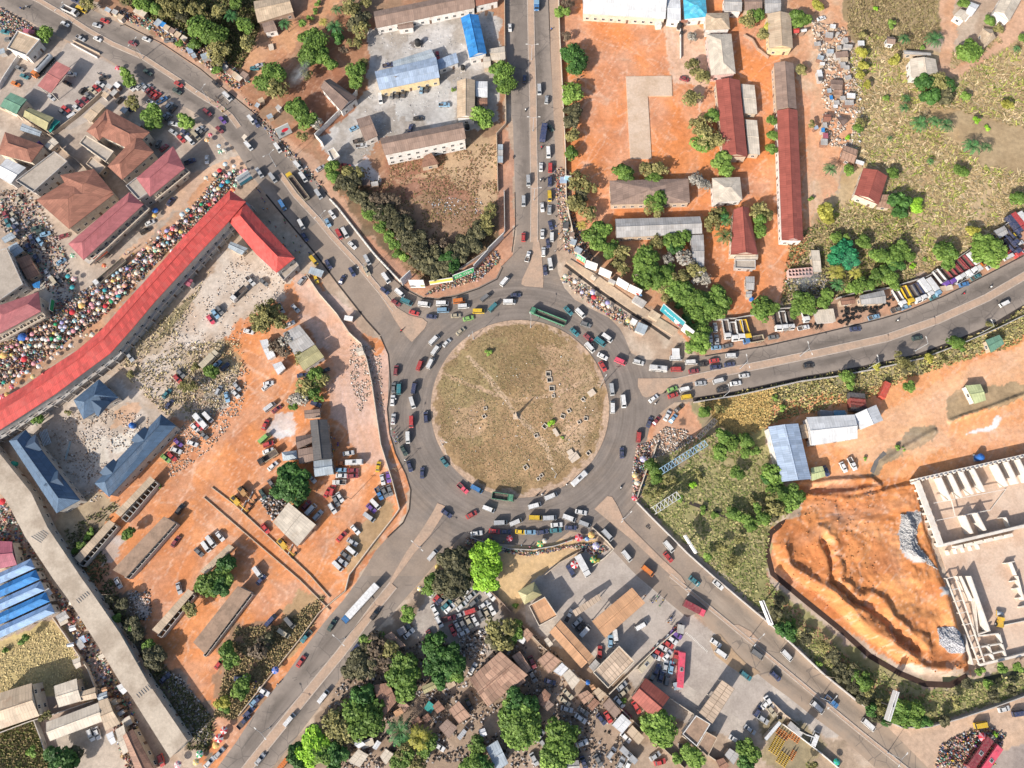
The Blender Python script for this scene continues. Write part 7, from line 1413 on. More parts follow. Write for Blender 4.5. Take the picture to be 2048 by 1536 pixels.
for s in '''A 1850,125,66,g;B 235,190,64,g;B 650,75,60,g;B 635,215,85,g;B 540,175,48,y;B 760,20,50,g;D 1090,310,58,g;D 1330,310,85,g;D 1105,785,45,g;D 1090,860,50,g;D 1212,985,80,g;D 1335,970,60,g;D 1425,1000,75,g;D 1635,1170,85,g;D 1750,1175,52,g;D 500,1350,62,g;D 1300,1290,34,g;D 975,1105,28,g;G 560,265,48,y;G 1702,350,78,g;G 1712,222,60,g;H 550,640,75,y;H 700,650,55,y;H 560,740,60,g;N 1150,1240,92,g;N 1305,1290,85,y;I 300,285,45,g;D 1990,390,40,g'''.split(';'):
 q,k=s.rsplit(',',1);q,r=q.rsplit(',',1);r=float(r)/4*.2;h=5 if r>2.4 else 3.;p=P(PT(q)[0],h);e=empty('palm_tree',(p.x,p.y,0))
 inst('crown',R.choice(PALM[k]),e,(0,0,h),R.uniform(0,6),(r*1.05,r*1.05,r*1.05));inst('trunk',PTR,e,(0,0,0),0,(6,6,h+.05));reg(e,f'{"tall" if h > 4 else "small"} {"yellowish" if k == "y" else "green"} arching palm',px_of(p.x,p.y),'palm','palm trees')
 # ---- ground cover
def cover(name,label,pl,n,size,cols,h=.5,lean=.6,dens=None,cat='grass',avoid=None,z=.02,clump=0,wid=.3):
 q=PT(pl);xs=[a for a,b in q];ys=[b for a,b in q];rs=np.random.RandomState(abs(hash(len(pl)+n))%9999)
 N=n*3;x=rs.uniform(min(xs),max(xs),N);y=rs.uniform(min(ys),max(ys),N)
 if dens:k=fbm(x,y,dens[0],dens[1],3)+rs.rand(N)*.18>dens[2];x,y=x[k],y[k]
 k=inpoly(x,y,q);x,y=x[k][:n],y[k][:n]
 for av in(avoid or[]):
  k=~inpoly(x,y,PT(av));x,y=x[k],y[k]
 n=len(x);u=(x-1024)/FPX;v=(768-y)/FPX;dy=v*ct+st;dz=v*st-ct;t=-HC/dz;X=CAMP.x+u*t;Y=CAMP.y+dy*t
 if clump:
  X=np.repeat(X,clump);Y=np.repeat(Y,clump);x=np.repeat(x,clump);y=np.repeat(y,clump);n=len(X)
 a=rs.uniform(0,2*np.pi,n);s=size*rs.uniform(.5,1.4,n)
 Z0=height(x,y)if z<.1 else np.full(n,z)
 d=np.stack([np.cos(a)*lean,np.sin(a)*lean,np.full(n,h)],1);d/=np.linalg.norm(d,axis=1)[:,None]
 sd_=np.stack([-np.sin(a),np.cos(a),np.zeros(n)],1);ax=sd_*s[:,None]*wid;ay=d*s[:,None]*.62
 c=np.stack([X,Y,Z0+.02],1)+ay*.62
 cols=np.array(cols);col=cols[rs.randint(0,len(cols),n)]*rs.uniform(.7,1.3,(n,1))
 me=quads_mesh(name,c,ax,ay,col,attrmat('blades',.8,.12,2.,0,detail=False));o=bpy.data.objects.new(name,me);COL.objects.link(o);tag(o,label,cat,kind='stuff')
FIELD='@ 1700,110 1740,70 1850,120 1960,90 2048,60 2140,60 2140,430 2048,432 1920,530 1830,545 1700,595 1620,480 1660,410 1760,400 1780,340 1700,330 1712,250'
cover('dry_corn','dry yellow maize stalks lying over the field at the upper right',FIELD,8000,1.9,[(.50,.37,.20),(.43,.31,.16),(.58,.46,.28),(.33,.25,.12),(.32,.28,.12)],.25,1,(40,5,.36),'maize',clump=3,wid=.11,avoid=['@ 1850,215 1900,215 2060,260 2060,350 1960,330 1880,260','@ 1820,100 1900,100 1890,160 1810,165','@ 1865,-40 1915,-40 1915,60 1900,140 1990,90 2048,10 2080,60 1960,130 1900,165 1850,160'])
cover('dry_corn','greenish yellow maize patches inside the dry field',FIELD,1500,1.7,[(.32,.33,.08),(.40,.40,.10),(.22,.28,.05)],.4,1,(26,15,.60),'maize',clump=3,wid=.14,avoid=['@ 1850,215 1900,215 2060,260 2060,350 1960,330 1880,260','@ 1820,100 1900,100 1890,160 1810,165','@ 1865,-40 1915,-40 1915,60 1900,140 1990,90 2048,10 2080,60 1960,130 1900,165 1850,160'])
cover('dry_corn','yellow straw patch beside the east road and green valley','@ 1410,805 1545,782 1530,850 1490,870 1440,850',1500,1.5,[(.55,.38,.14),(.48,.32,.12)],.4,1,None,'maize',clump=3,wid=.11)
VAL='@ 1282,1005 1300,935 1400,865 1520,880 1560,990 1600,1000 1540,1052 1528,1145 1560,1190 1700,1320 1860,1385 2048,1345 2140,1320 2140,1370 2048,1384 1911,1430 1848,1447 1798,1447 1711,1395'
cover('valley_grass','rough green grass covering the valley beside the southeast road',VAL,20000,.8,[(.22,.22,.08),(.28,.27,.11),(.14,.17,.05),(.36,.31,.15)],.35,1,(22,33,.42),wid=.35)
cover('verge_grass','dry grass on the slope below the east road','@ 1390,803 1660,748 1840,712 1990,652 2048,614 2120,580 2120,640 2048,685 1820,755 1740,795 1560,840 1520,860',12000,.8,[(.30,.26,.10),(.22,.22,.08),(.40,.32,.15)],.8,.8,(16,43,.35),wid=.35)
cover('island_grass','short browned grass on the circle in the middle of the roundabout','@ 875,812 885,745 930,690 985,655 1040,645 1105,658 1160,697 1198,755 1206,812 1193,878 1150,925 1095,962 1040,977 975,964 918,922 885,875',7000,.45,[(.30,.21,.115),(.26,.18,.095),(.21,.18,.08),(.34,.25,.14)],.25,1,(20,53,.45),z=.19,wid=.35)
cover('yard_scrub','brown scrub grass in the burnt yard between the dark trees','@ 665,340 760,335 930,290 998,290 1000,450 980,490 880,565 830,550',5000,.7,[(.22,.12,.07),(.30,.20,.11),(.15,.12,.05)],.4,1,(22,63,.5),wid=.35)
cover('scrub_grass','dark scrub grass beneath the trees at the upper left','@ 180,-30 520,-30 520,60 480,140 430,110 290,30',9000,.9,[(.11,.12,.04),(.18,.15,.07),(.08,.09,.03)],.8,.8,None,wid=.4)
cover('scrub_grass','thin scrub grass at the top beside the dry field','@ 1695,-30 1870,-30 1880,60 1840,100 1740,105 1695,60',5000,.8,[(.26,.20,.11),(.19,.16,.07)],.8,.8,None,wid=.35)
cover('scrub_grass','weeds along the long concrete row at the lower left','@ 130,1060 240,1000 200,1080 240,1200 330,1330 430,1440 420,1500 380,1500 300,1370 200,1180 150,1120',7000,.8,[(.12,.11,.06),(.20,.18,.08),(.09,.10,.04)],.8,.8,(18,73,.42),wid=.35)
cover('scrub_grass','straw coloured grass in the field beside the blue market halls','@ -20,1310 100,1245 150,1300 175,1370 60,1385 -20,1390',2500,.6,[(.56,.44,.22),(.46,.37,.17)],.35,.8,None,wid=.3)
cover('scrub_grass','weeds on the rubble lot behind the scarlet arcade','@ 350,690 480,680 490,740 420,850 330,830 240,740 250,700 380,590 420,540 380,620',2600,.75,[(.40,.33,.18),(.32,.25,.13),(.46,.38,.25)],.8,.8,(18,83,.48),wid=.35)
cover('scrub_grass','weeds beside the southwest road opposite the trees','@ 470,1255 560,1250 650,1190 630,1245 520,1380 470,1440 430,1430',6000,.75,[(.38,.28,.15),(.28,.22,.11),(.2,.17,.08)],.8,.8,(16,93,.45),wid=.35)
cover('scrub_grass','green weeds in the lower left corner','@ -20,1455 70,1440 110,1536 -20,1560',3500,.9,[(.14,.15,.05),(.26,.2,.1)],.8,.8,None,wid=.4)
cover('scrub_grass','weeds around the trees and billboards above the east road','@ 1580,470 1740,410 1830,450 1830,560 1700,600 1600,590 1560,620',6000,.9,[(.20,.18,.08),(.30,.24,.12),(.14,.15,.05)],.8,.8,None,wid=.35)
# ================================================================= MARKET, STREET FURNITURE, CLUTTER
UC={'red':(0.51,0.04,0.05),'pink':(0.59,0.27,0.30),'white':(0.59,0.57,0.54),'cream':(0.54,0.45,0.31),'yellow':(0.61,0.45,0.15),'orange':(0.61,0.31,0.12),'green':(0.03,0.31,0.13),'teal':(0.05,0.30,0.33),'blue':(0.04,0.13,0.41),'lilac':(0.33,0.30,0.51),'pale blue':(0.34,0.48,0.54),'peach':(0.57,0.38,0.28)}
def umb_mesh(c1,c2,nm):
 m=MB();n=8
 for i in range(n):
  a,b=2*math.pi*i/n,2*math.pi*(i+1)/n;k=i%2
  r=lambda t,s,z:(math.cos(t)*s,math.sin(t)*s,z)
  m.face([(0,0,.42),r(a,.5,.28),r(b,.5,.28)],k);m.face([r(a,.5,.28),r(a,1,0),r((a+b)/2,.955,.0),r(b,1,0),r(b,.5,.28)],k)
  m.face([r(a,1,0),r(a,1,-.1),r(b,1,-.1),r(b,1,0)],k)
 m.tube((0,0,.40),(0,0,.52),.02,n=5)
 return m.mesh('canopy',[plain('cloth_'+c1.replace(' ','_'),UC[c1],.8,.2,2),plain('cloth_'+c2.replace(' ','_'),UC[c2],.8,.2,2)])
m=MB();m.tube((0,0,0),(0,0,2.3),.03,n=6);m.box(-.22,.22,-.22,.22,0,.12);UPOLE=m.mesh('pole',frame_m);UM={}
def umbrella(px,c1,c2=None,r=1.25):
 c2=c2 or c1;k=(c1,c2);p=P(px,2.2);r*=.86
 if k not in UM:UM[k]=umb_mesh(c1,c2,'u')
 e=empty('market_umbrella',(p.x,p.y,0),R.random()*3);inst('canopy',UM[k],e,(0,0,2.05),0,(r,r,r));inst('pole',UPOLE,e)
 reg(e,f'{c1} umbrella' if c1==c2 else f'{c1} and {c2} umbrella',px_of(p.x,p.y),'umbrella','market umbrellas over the stalls')
for s in '''A 940,540,red,pink,1.5;A 1655,1115,orange,cream,1.5;A 1680,1075,pink,red,1.2;A 1760,1210,white,green,1.3;A 1790,1200,cream,white,1.2;A 1750,1165,pale blue,white,1.2;A 1800,1310,white,pale blue,1.3;A 1755,1360,red,red,1.3;A 1720,1390,white,cream,1.4;A 1820,1450,teal,teal,1.2;A 1770,1480,teal,blue,1.2;A 1745,1505,yellow,cream,1.2;A 1860,1515,red,orange,1.4;A 1880,1480,white,green,1.2;A 1645,1420,cream,white,1.2;E 650,905,orange,yellow,1.7;E 575,960,red,red,1.4;E 885,872,green,green,1.2;E 595,1028,teal,white,1.2;E 470,1160,green,white,1.2;E 190,1335,red,red,1.6;E 25,1305,orange,yellow,1.8;E 260,1475,yellow,cream,1.2;E 735,1140,cream,white,1.3;E 965,790,white,pink,1.3;E 1380,290,red,pink,1.4;E 1240,145,blue,blue,1.5;E 1235,185,orange,yellow,1.3;E 1600,140,pink,white,1.3;E 1455,175,white,pale blue,1.4;E 1500,140,teal,white,1.2;E 578,505,green,white,1.3;E 830,585,orange,red,1.2;E 540,672,teal,teal,1.2;E 588,692,white,pink,1.4;E 575,760,teal,teal,1.2;E 175,1160,blue,blue,2.2;E 1190,440,peach,orange,1.6;E 1240,465,green,white,1.2;E 1090,645,white,cream,1.3;E 945,830,teal,teal,1.2;E 1375,470,white,white,1.2;E 1475,350,red,pink,1.4;E 1325,350,red,orange,1.2;E 995,745,orange,pink,1.3;E 785,935,yellow,white,1.3;E 640,880,cream,white,1.2;E 420,1230,white,cream,1.2;C 395,1425,orange,yellow,1.2;G 645,800,lilac,white,1.4;G 655,840,red,red,1.3;G 730,895,cream,white,1.2;G 765,885,lilac,lilac,1.2;G 775,912,white,cream,1.2;G 930,1025,cream,yellow,1.4;G 425,670,cream,white,1.2;G 505,715,white,white,1.2;G 560,800,lilac,white,1;K 1050,600,lilac,white,1.5;K 985,730,yellow,cream,1.4;K 1000,790,cream,white,1.3;K 980,910,pink,red,1.3;K 1000,760,peach,orange,1.2;K 225,1278,yellow,green,1.5;K 260,1255,cream,white,1.1;K 535,1228,red,pink,1.7;K 635,1208,yellow,orange,1.5;K 672,1295,lilac,white,1.6;K 500,1445,red,white,1.7;K 650,1405,yellow,green,1.4;K 600,1240,blue,pale blue,1.0;J 1450,1462,yellow,yellow,1.1;J 2028,1235,red,pink,1.4;M 1790,1235,red,white,1.5;M 1750,1300,red,white,1.8;M 1725,1353,yellow,orange,1.5;M 1595,1425,green,white,1.5;M 1565,1490,cream,yellow,1.3;M 1420,1510,pink,white,1.5;M 630,385,orange,cream,1.3;M 690,500,teal,red,1.2;N 153,755,blue,lilac,1.5;N 1310,100,yellow,white,1.2;P 1720,1290,red,pink,1.7;P 1755,1330,peach,pink,1;P 552,1488,teal,green,1.3;M 565,210,cream,white,1.1;I 20,100,red,pink,1.6;I 50,85,orange,yellow,1.4;I 90,20,pink,red,1.3;I 15,940,red,red,1.5'''.split(';'):
 q,a,b_,r=s.rsplit(',',3);umbrella(PT(q)[0],a,b_,float(r))
LANE=PT('@ 478,335 440,400 385,455 330,505 260,585 190,645 60,722 -20,750')
def umbs(n,pl,cols):
 q=PT(pl);xs=[a for a,b in q];ys=[b for a,b in q];pts=[];g=0
 while len(pts)<n and g<40000:
  g+=1;x=R.uniform(min(xs),max(xs));y=R.uniform(min(ys),max(ys))
  if segdist(np.array([x]),np.array([y]),LANE)[0]<6.5 or any((x-a)**2+(y-b)**2<80 for a,b in pts)or not inpoly(np.array([x]),np.array([y]),q)[0]:continue
  pts.append((x,y));c=R.choice(cols);umbrella((x,y),c,R.choice([c,c,'white',R.choice(cols)]),R.uniform(.75,1.15))
UCL=['pink','peach','cream','white','white','pale blue','red','teal','yellow','peach','white','lilac','pink','pink','cream','peach','green']
umbs(28,'@ 450,345 470,365 360,470 300,530 270,520 330,460 400,390',UCL);umbs(40,'@ 320,455 350,480 260,570 180,620 165,600 250,530',UCL);umbs(20,'@ 255,560 245,610 160,660 150,630',UCL)
umbs(38,'@ 170,645 190,660 130,700 0,780 -20,760 40,700 120,660',UCL);umbs(30,'@ 20,710 0,700 90,650 140,640 110,680',UCL);umbs(10,'@ 0,790 20,800 -10,830',UCL);umbs(7,'@ 465,330 490,340 480,365 455,350',UCL)
# ---- people
crowd(60,'@ 470,360 320,500 190,630 60,720 0,760 0,680 130,600 260,540 380,420 440,350');crowd(22,'@ 505,370 530,390 640,530 620,540 530,440');crowd(16,'@ 1105,340 1128,380 1122,500 1108,520');crowd(12,'@ 1165,580 1250,640 1240,650 1170,600')
crowd(18,'@ 940,1080 1060,1098 1140,1085 1180,1082 1185,1072 1060,1092 960,1068');crowd(30,'@ 1890,1490 1930,1470 1960,1465 1950,1490 1900,1530 1880,1536');crowd(12,'@ 1950,1470 2000,1480 1990,1530 1970,1530');crowd(24,'@ 120,1180 150,1220 250,1370 300,1500 280,1500 220,1380 140,1240');crowd(14,'@ 0,1050 60,1130 90,1160 60,1180 0,1100')
crowd(14,'@ 665,860 680,890 670,910 660,880');crowd(10,'@ 430,175 470,220 460,240 420,200');crowd(14,'@ 1340,1230 1370,1250 1350,1265 1330,1245');crowd(10,'@ 300,480 250,510 270,530 320,500');crowd(12,'@ 787,830 800,890 795,900 782,860');crowd(12,'@ 560,480 600,520 590,540 555,500')
crowd(10,'@ 500,1350 530,1370 500,1410 480,1400');crowd(8,'@ 1270,960 1290,900 1300,940 1280,990');crowd(8,'@ 1880,1120 1920,1105 1925,1115 1885,1130')if 0 else None;crowd(8,'@ 1275,1200 1310,1170 1340,1210 1300,1220')
# ---- loose small stuff nobody could count
def clutter(name,label,pl,n,s,cols,h=.3,cat='rubble',dens=None):
 q=PT(pl);xs=[a for a,b in q];ys=[b for a,b in q];rs=np.random.RandomState((n*7+len(pl))%9973);N=n*4
 x=rs.uniform(min(xs),max(xs),N);y=rs.uniform(min(ys),max(ys),N)
 if dens:k=fbm(x,y,dens[0],dens[1],3)+rs.rand(N)*.12>dens[2];x,y=x[k],y[k]
 k=inpoly(x,y,q);x,y=x[k][:n],y[k][:n];n=len(x);u=(x-1024)/FPX;v=(768-y)/FPX;t=-HC/(v*st-ct);X=u*t;Y=CAMP.y+(v*ct+st)*t
 a=rs.uniform(0,6.28,n);w_=s*rs.uniform(.35,1.3,n);d_=w_*rs.uniform(.4,1.1,n);H_=h*rs.uniform(.3,1.5,n);z0=height(x,y)
 cx,sx=np.cos(a),np.sin(a);V_=[]
 for zz,sc in((0,1),(1,.85)):
  for i,j in((-1,-1),(1,-1),(1,1),(-1,1)):
   V_.append(np.stack([X+(cx*i*w_-sx*j*d_)/2*sc,Y+(sx*i*w_+cx*j*d_)/2*sc,z0+zz*H_+(0 if zz==0 else rs.uniform(-.1,.1,n)*s)],1))
 Vv=np.stack(V_,1).reshape(-1,3);b=(np.arange(n)*8)[:,None,None]
 F=(np.array([(4,5,6,7),(0,1,5,4),(1,2,6,5),(2,3,7,6),(3,0,4,7)])[None]+b).reshape(-1,4).astype('i4')
 me=bpy.data.meshes.new(name);me.vertices.add(len(Vv));me.vertices.foreach_set('co',Vv.astype('f4').ravel());me.loops.add(F.size);me.loops.foreach_set('vertex_index',F.ravel());me.polygons.add(len(F));me.polygons.foreach_set('loop_start',np.arange(0,F.size,4,dtype='i4'));me.update(calc_edges=True)
 me.materials.append(attrmat('loose_bits',.85,.1,3.,0,detail=False));cols=np.array(cols);c=cols[rs.randint(0,len(cols),n)]*rs.uniform(.7,1.25,(n,1));setcol(me,np.repeat(c,5,0))
 o=bpy.data.objects.new(name,me);COL.objects.link(o);tag(o,label,cat,kind='stuff')
GD=[(.5,.47,.42),(.36,.10,.09),(.10,.12,.2),(.42,.3,.14),(.05,.05,.06),(.06,.05,.05),(.3,.2,.13),(.42,.33,.26),(.1,.25,.18),(.48,.3,.27),(.4,.4,.41),(.2,.14,.1),(.33,.16,.11),(.25,.16,.12),(.5,.36,.25),(.16,.11,.08)]
RB=[(.5,.44,.38),(.42,.34,.27),(.33,.26,.2),(.58,.54,.5),(.25,.18,.13),(.4,.28,.2)]
CK=[(.04,.035,.03),(.1,.08,.07),(.3,.28,.27),(.5,.48,.47),(.2,.14,.1)]
for a in((('market_goods','goods, tables and baskets spread beneath the market umbrellas','@ 480,345 470,372 330,510 200,640 60,735 -20,790 -20,700 120,605 250,535 370,430 440,345',8000,.75,GD,.5,'goods'),('market_goods','goods and litter around the lane beside the concrete row','@ -20,1010 30,1010 90,1150 150,1220 190,1290 260,1400 300,1536 250,1536 200,1380 140,1260 100,1180 0,1100',2800,.8,GD,.45,'goods'),('market_goods','goods laid out along the pavement above the dual road','@ 230,35 300,60 400,125 470,180 500,165 420,90 340,50 240,20',1500,.8,GD,.5,'goods'),('market_goods','sacks and goods heaped at the upper left road edge','@ 0,15 60,50 90,70 70,80 30,75 0,60',900,.8,GD,.5,'goods'),('market_goods','roadside goods along the bend above the dual road','@ 480,180 520,230 600,320 650,370 640,380 560,300 500,220',600,.7,GD,.4,'goods'),('market_goods','goods by the vendors along the ring below the billboards','@ 850,590 960,560 1000,520 990,500 950,540 870,575',700,.7,GD,.4,'goods'),('market_goods','goods on the pavement beside the north road','@ 1108,330 1135,340 1150,440 1190,520 1180,530 1130,500 1115,420',900,.7,GD,.4,'goods'),('market_goods','goods by the vendors above the storm drain','@ 1130,545 1200,590 1280,650 1270,665 1180,610 1120,560',500,.7,GD,.4,'goods'),('market_goods','vendor goods at the right side of the ring','@ 1275,890 1300,885 1300,930 1275,1000 1266,990 1266,940',900,.7,GD,.4,'goods'),('market_goods','vendor goods along the strip below the ring','@ 935,1075 1000,1095 1065,1105 1140,1090 1200,1085 1215,1100 1190,1110 1140,1095 1060,1112 1000,1102 930,1090',1200,.7,GD,.4,'goods'),('market_goods','bags and boxes of the crowd beside the two long buses','@ 1880,1490 1930,1465 1975,1450 2010,1470 2000,1500 1980,1536 1870,1536',1600,.6,GD,.5,'goods'),('scrap','scrap metal and engine parts between the cars at the left edge','@ 0,380 60,380 120,480 160,600 130,620 80,560 0,450',1300,.7,GD+CK,.4,'scrap'),('scrap','scrap and sheeting among the shacks at the bottom','@ 690,1340 850,1280 960,1300 1060,1260 1150,1340 1240,1420 1250,1536 640,1536 650,1430',3400,.75,[tuple(v*.6 for v in c)for c in RB]+CK,.35,'scrap',(26,9,.5)),('scrap','boards and sheeting lying about the shanty lane','@ 1620,40 1700,60 1730,200 1720,300 1650,290 1640,120',1700,.9,RB,.35,'scrap',(16,8,.42)),('scrap','engine parts and scrap around the dark garage','@ 520,1000 560,980 575,1010 545,1040',300,.8,CK,.5,'scrap'),('scrap','dark scrap heap beyond the junk car rows','@ 920,1270 990,1250 1000,1290 940,1320 915,1300',700,.8,CK+RB,.4,'scrap'),('rubble','broken concrete rubble behind the scarlet arcade','@ 320,690 480,500 600,540 560,600 470,690 480,800 410,850 330,830 270,760',1100,.45,RB,.25,'rubble',(20,6,.5)),('rubble','white rubble scattered near the slate blue roofs','@ 70,860 210,800 330,850 300,930 180,1010 100,960',1500,.5,RB,.2,'rubble',(16,4,.5)),('rubble','brown stones beneath the parked cars in the middle of the lot','@ 380,740 500,740 480,830 420,900 340,960 330,900 380,830',1500,.5,RB,.2,'rubble',(12,3,.45)),('rubble','pale stones by the lot wall beside the ring','@ 700,680 760,700 770,850 745,780 720,830 700,760',700,.5,RB,.2,'rubble',(12,2,.5)),('rubble','pale building rubble on the grey gravel yard','@ 740,60 1000,40 1000,130 900,180 780,290 700,320 740,180',800,.4,[(.6,.6,.6),(.45,.44,.43),(.3,.29,.28)],.15,'rubble',(14,11,.45)),('rubble','ash and pale stones in the burnt yard','@ 850,395 965,395 965,430 860,430',110,.5,[(.6,.6,.62),(.2,.2,.2)],.2,'rubble',(8,12,.5)),('rubble','stones and sacks on the dirt corner beside the valley','@ 1300,880 1330,855 1370,860 1390,880 1350,905 1310,915',700,.6,RB,.3,'rubble'),('rubbish','smouldering black rubbish heap beside the pink toilet block','@ 1570,560 1640,545 1665,560 1640,590 1580,585',1500,.6,CK,.3,'rubbish'),('rubbish','dark litter on the burnt ground at the foot of the concrete row','@ 320,1340 360,1350 420,1430 415,1490 380,1470',1500,.5,CK+RB,.2,'rubbish'),('rubbish','litter along the gravel pile of the lower left lot','@ 255,1180 300,1180 305,1240 260,1240',350,.5,RB+CK,.2,'rubbish'),('gravel','grey gravel piles beside the white concrete shell','@ 1868,1255 1895,1252 1930,1275 1922,1302 1893,1305 1872,1285',2600,.35,[(.42,.42,.45),(.34,.34,.37),(.5,.5,.5)],.2,'gravel'),('gravel','pale gravel strip beside the unfinished wall','@ 1795,1030 1838,1024 1830,1060 1830,1090 1870,1140 1845,1125 1795,1100',2600,.35,[(.46,.45,.44),(.38,.38,.38)],.2,'gravel'),('clods','earth clods thrown up along the diggings','@ 1545,1060 1604,990 1740,960 1760,975 1740,1240 1860,1310 1935,1330 1900,1350 1800,1330 1660,1220 1560,1140',350,.4,[(.55,.22,.08),(.48,.18,.06),(.62,.28,.11)],.25,'earth clods',(24,16,.5)),('roadside_litter','litter dots on the grass circle','@ 900,760 1150,700 1190,820 1150,920 960,930 890,850',260,.3,[(.7,.7,.68),(.3,.25,.2)],.4,'litter'))):
 clutter(*a)
 # ---- concrete pipe segments on the pavement edge
def pipe_run():
 pl=[P(q)for q in resample(PT('F 595,60 660,130 800,310 950,500 1100,660 1165,725'),27)];rm_=plain('pipe_concrete',(.50,.47,.43),.85,.2,1)
 for i in range(26):
  a,b_=pl[i],pl[i+1];d=b_-a;L0=d.length*.94;m=MB();n=12
  for r0,s in((.52,1),(.42,-1)):
   pass
  m.tube((-L0/2,0,0),(L0/2,0,0),.5,n=12,cap=False);m.tube((L0/2,0,0),(-L0/2,0,0),.4,n=12,cap=False)
  for sx in(-1,1):
   for j in range(12):
    t0,t1=2*math.pi*j/12,2*math.pi*(j+1)/12;m.face([(sx*L0/2,math.cos(t0)*.5,math.sin(t0)*.5),(sx*L0/2,math.cos(t1)*.5,math.sin(t1)*.5),(sx*L0/2,math.cos(t1)*.4,math.sin(t1)*.4),(sx*L0/2,math.cos(t0)*.4,math.sin(t0)*.4)])
  c=(a+b_)/2;o=m.obj('concrete_pipe',rm_,None,(c.x,c.y,.5),math.atan2(d.y,d.x));reg(o,'grey concrete pipe',px_of(c.x,c.y),'pipe','concrete pipes lined up along the dual road')
pipe_run()
# ---- street lamps: tapered pole, two arms, heads
def lamp_meshes():
 m=MB();m.tube((0,0,0),(0,0,9),.12,.07,8);m.box(-.2,.2,-.2,.2,0,.25);pole=m.mesh('pole',steel_m)
 a=MB();a.tube((0,0,8.9),(0,2.2,9.6),.05,.04,6);h=MB();h.box(-.16,.16,2.0,2.9,9.52,9.68);h.box(-.11,.11,2.1,2.8,9.48,9.52,1);return pole,a.mesh('arm',steel_m),h.mesh('lamp_head',[frame_m,light_m])
LP_,LA,LH=lamp_meshes()
def lamp(q,a,dbl=True):
 p=P(PT(q)[0]);e=empty('street_lamp',(p.x,p.y,.15),math.radians(a));inst('pole',LP_,e)
 for s in((0,math.pi)if dbl else(0,)):inst('arm',LA,e,(0,0,0),s);inst('lamp_head',LH,e,(0,0,0),s)
 reg(e,('double' if dbl else 'single')+' armed street lamp',px_of(p.x,p.y),'street lamp','street lamps')
for q,a,d in(('@ 144,46',-30,1),('@ 287,115',-30,1),('@ 420,206',-40,1),('@ 552,333',-50,1),('@ 652,452',-50,1),('@ 735,548',-48,1),('@ 1063,120',90,1),('@ 1066,262',90,1),('@ 1068,400',90,1),('@ 1480,737',8,1),('@ 1600,712',12,1),('@ 1735,738',15,0),('@ 1958,668',25,0),('@ 1445,795',10,0),('@ 1061,655',10,0),('@ 947,678',150,0),('@ 885,890',250,0),('@ 1200,775',330,0),('@ 1110,955',40,0),('@ 841,1094',50,1),('@ 690,1276',50,1),('@ 540,1455',50,1),('@ 1245,1038',-45,1),('@ 1372,1178',-45,1),('@ 1500,1275',-45,1),('@ 1640,1395',-42,1),('@ 1775,1505',-42,1),('@ 790,880',0,0),('@ 1830,702',18,0)):
 lamp(q,a,bool(d))
def pole(q,h,label,cat='pole',r=.12):
 p=P(PT(q)[0]);e=empty('utility_pole',(p.x,p.y,0));m=MB();m.tube((0,0,0),(0,0,h),r,r*.7,8);m.obj('post',plain('pole_wood',(.30,.24,.18),.9,.3,2),e);m=MB();m.box(-.9,.9,-.06,.06,h-.6,h-.48);m.obj('crossarm',plain('pole_wood',(.3,.24,.18)),e);reg(e,label,px_of(p.x,p.y),cat,'utility poles')
for q in('A 1130,480','A 1700,820','F 730,100','F 1010,200','G 385,440','G 390,300','G 970,720','K 430,450','J 1130,700','B 310,1250','H 130,1130','M 920,145','P 440,790','P 890,1150','J 760,920','F 1960,600','C 1690,1200','B 1135,700','K 700,30'):pole(q,7.5,'wooden utility pole')
# ---- billboards
from functools import lru_cache
def billboard(label,q,h0,h1,c,txt=None,tc=(.1,.3,.6),c2=None,name='billboard',img=None,lift=None):
 a,b_=[P(x,h0)for x in PT(q)];ctr=(a+b_)/2;ctr.z=0;d=b_-a;d.z=0;L0=d.length;ang=math.atan2(d.y,d.x);e=empty(name,(ctr.x,ctr.y,0),ang);tag(e,label,'billboard')
 m=MB();m.box(-L0/2,L0/2,.0,.3,h0,h1);m.obj('panel',frame_m,e)
 m=MB();m.box(-L0/2+.15,L0/2-.15,-.03,-.002,h0+.15,h1-.15);fc=m.obj('poster',plain('poster_%.2f_%.2f_%.2f'%c,c,.5,.1,1),e)
 if c2:m=MB();m.box(-L0/2+.15,L0/2-.15,-.05,-.034,h0+.15,h0+.15+(h1-h0)*.3);m.obj('lower_band',plain('poster_%.2f_%.2f_%.2f'%c2,c2,.5,.1,1),e)
 n=max(2,int(L0/5)+1)
 for i in range(n):
  x=-L0/2+.6+(L0-1.2)*i/(n-1);m=MB();m.box(x-.14,x+.14,.32,.6,0,h1-.3);m.obj('post',dark_m,e)
 for zz in(h0+.3,h1-.4):m=MB();m.box(-L0/2,L0/2,.305,.42,zz,zz+.12);m.obj('rail',dark_m,e)
 if txt:
  cu=bpy.data.curves.new('lettering','FONT');cu.body=txt;cu.align_x='CENTER';cu.align_y='CENTER';cu.size=min((h1-h0)*.5/max(1,txt.count('\n')+1)*1.1,L0*1.5/max(len(t)for t in txt.split('\n')));cu.extrude=.01;cu.materials.append(plain('ink_%.2f_%.2f_%.2f'%tc,tc,.5,.05,1))
  o=bpy.data.objects.new('tmp',cu);COL.objects.link(o);dg=bpy.context.evaluated_depsgraph_get();me=bpy.data.meshes.new_from_object(o.evaluated_get(dg));bpy.data.objects.remove(o);o=bpy.data.objects.new('lettering',me);COL.objects.link(o);o.parent=e;o.location=(0,-.075,(h0+h1)/2+(.0 if not c2 else(h1-h0)*.12));o.rotation_euler=(math.pi/2,0,0)
 return e
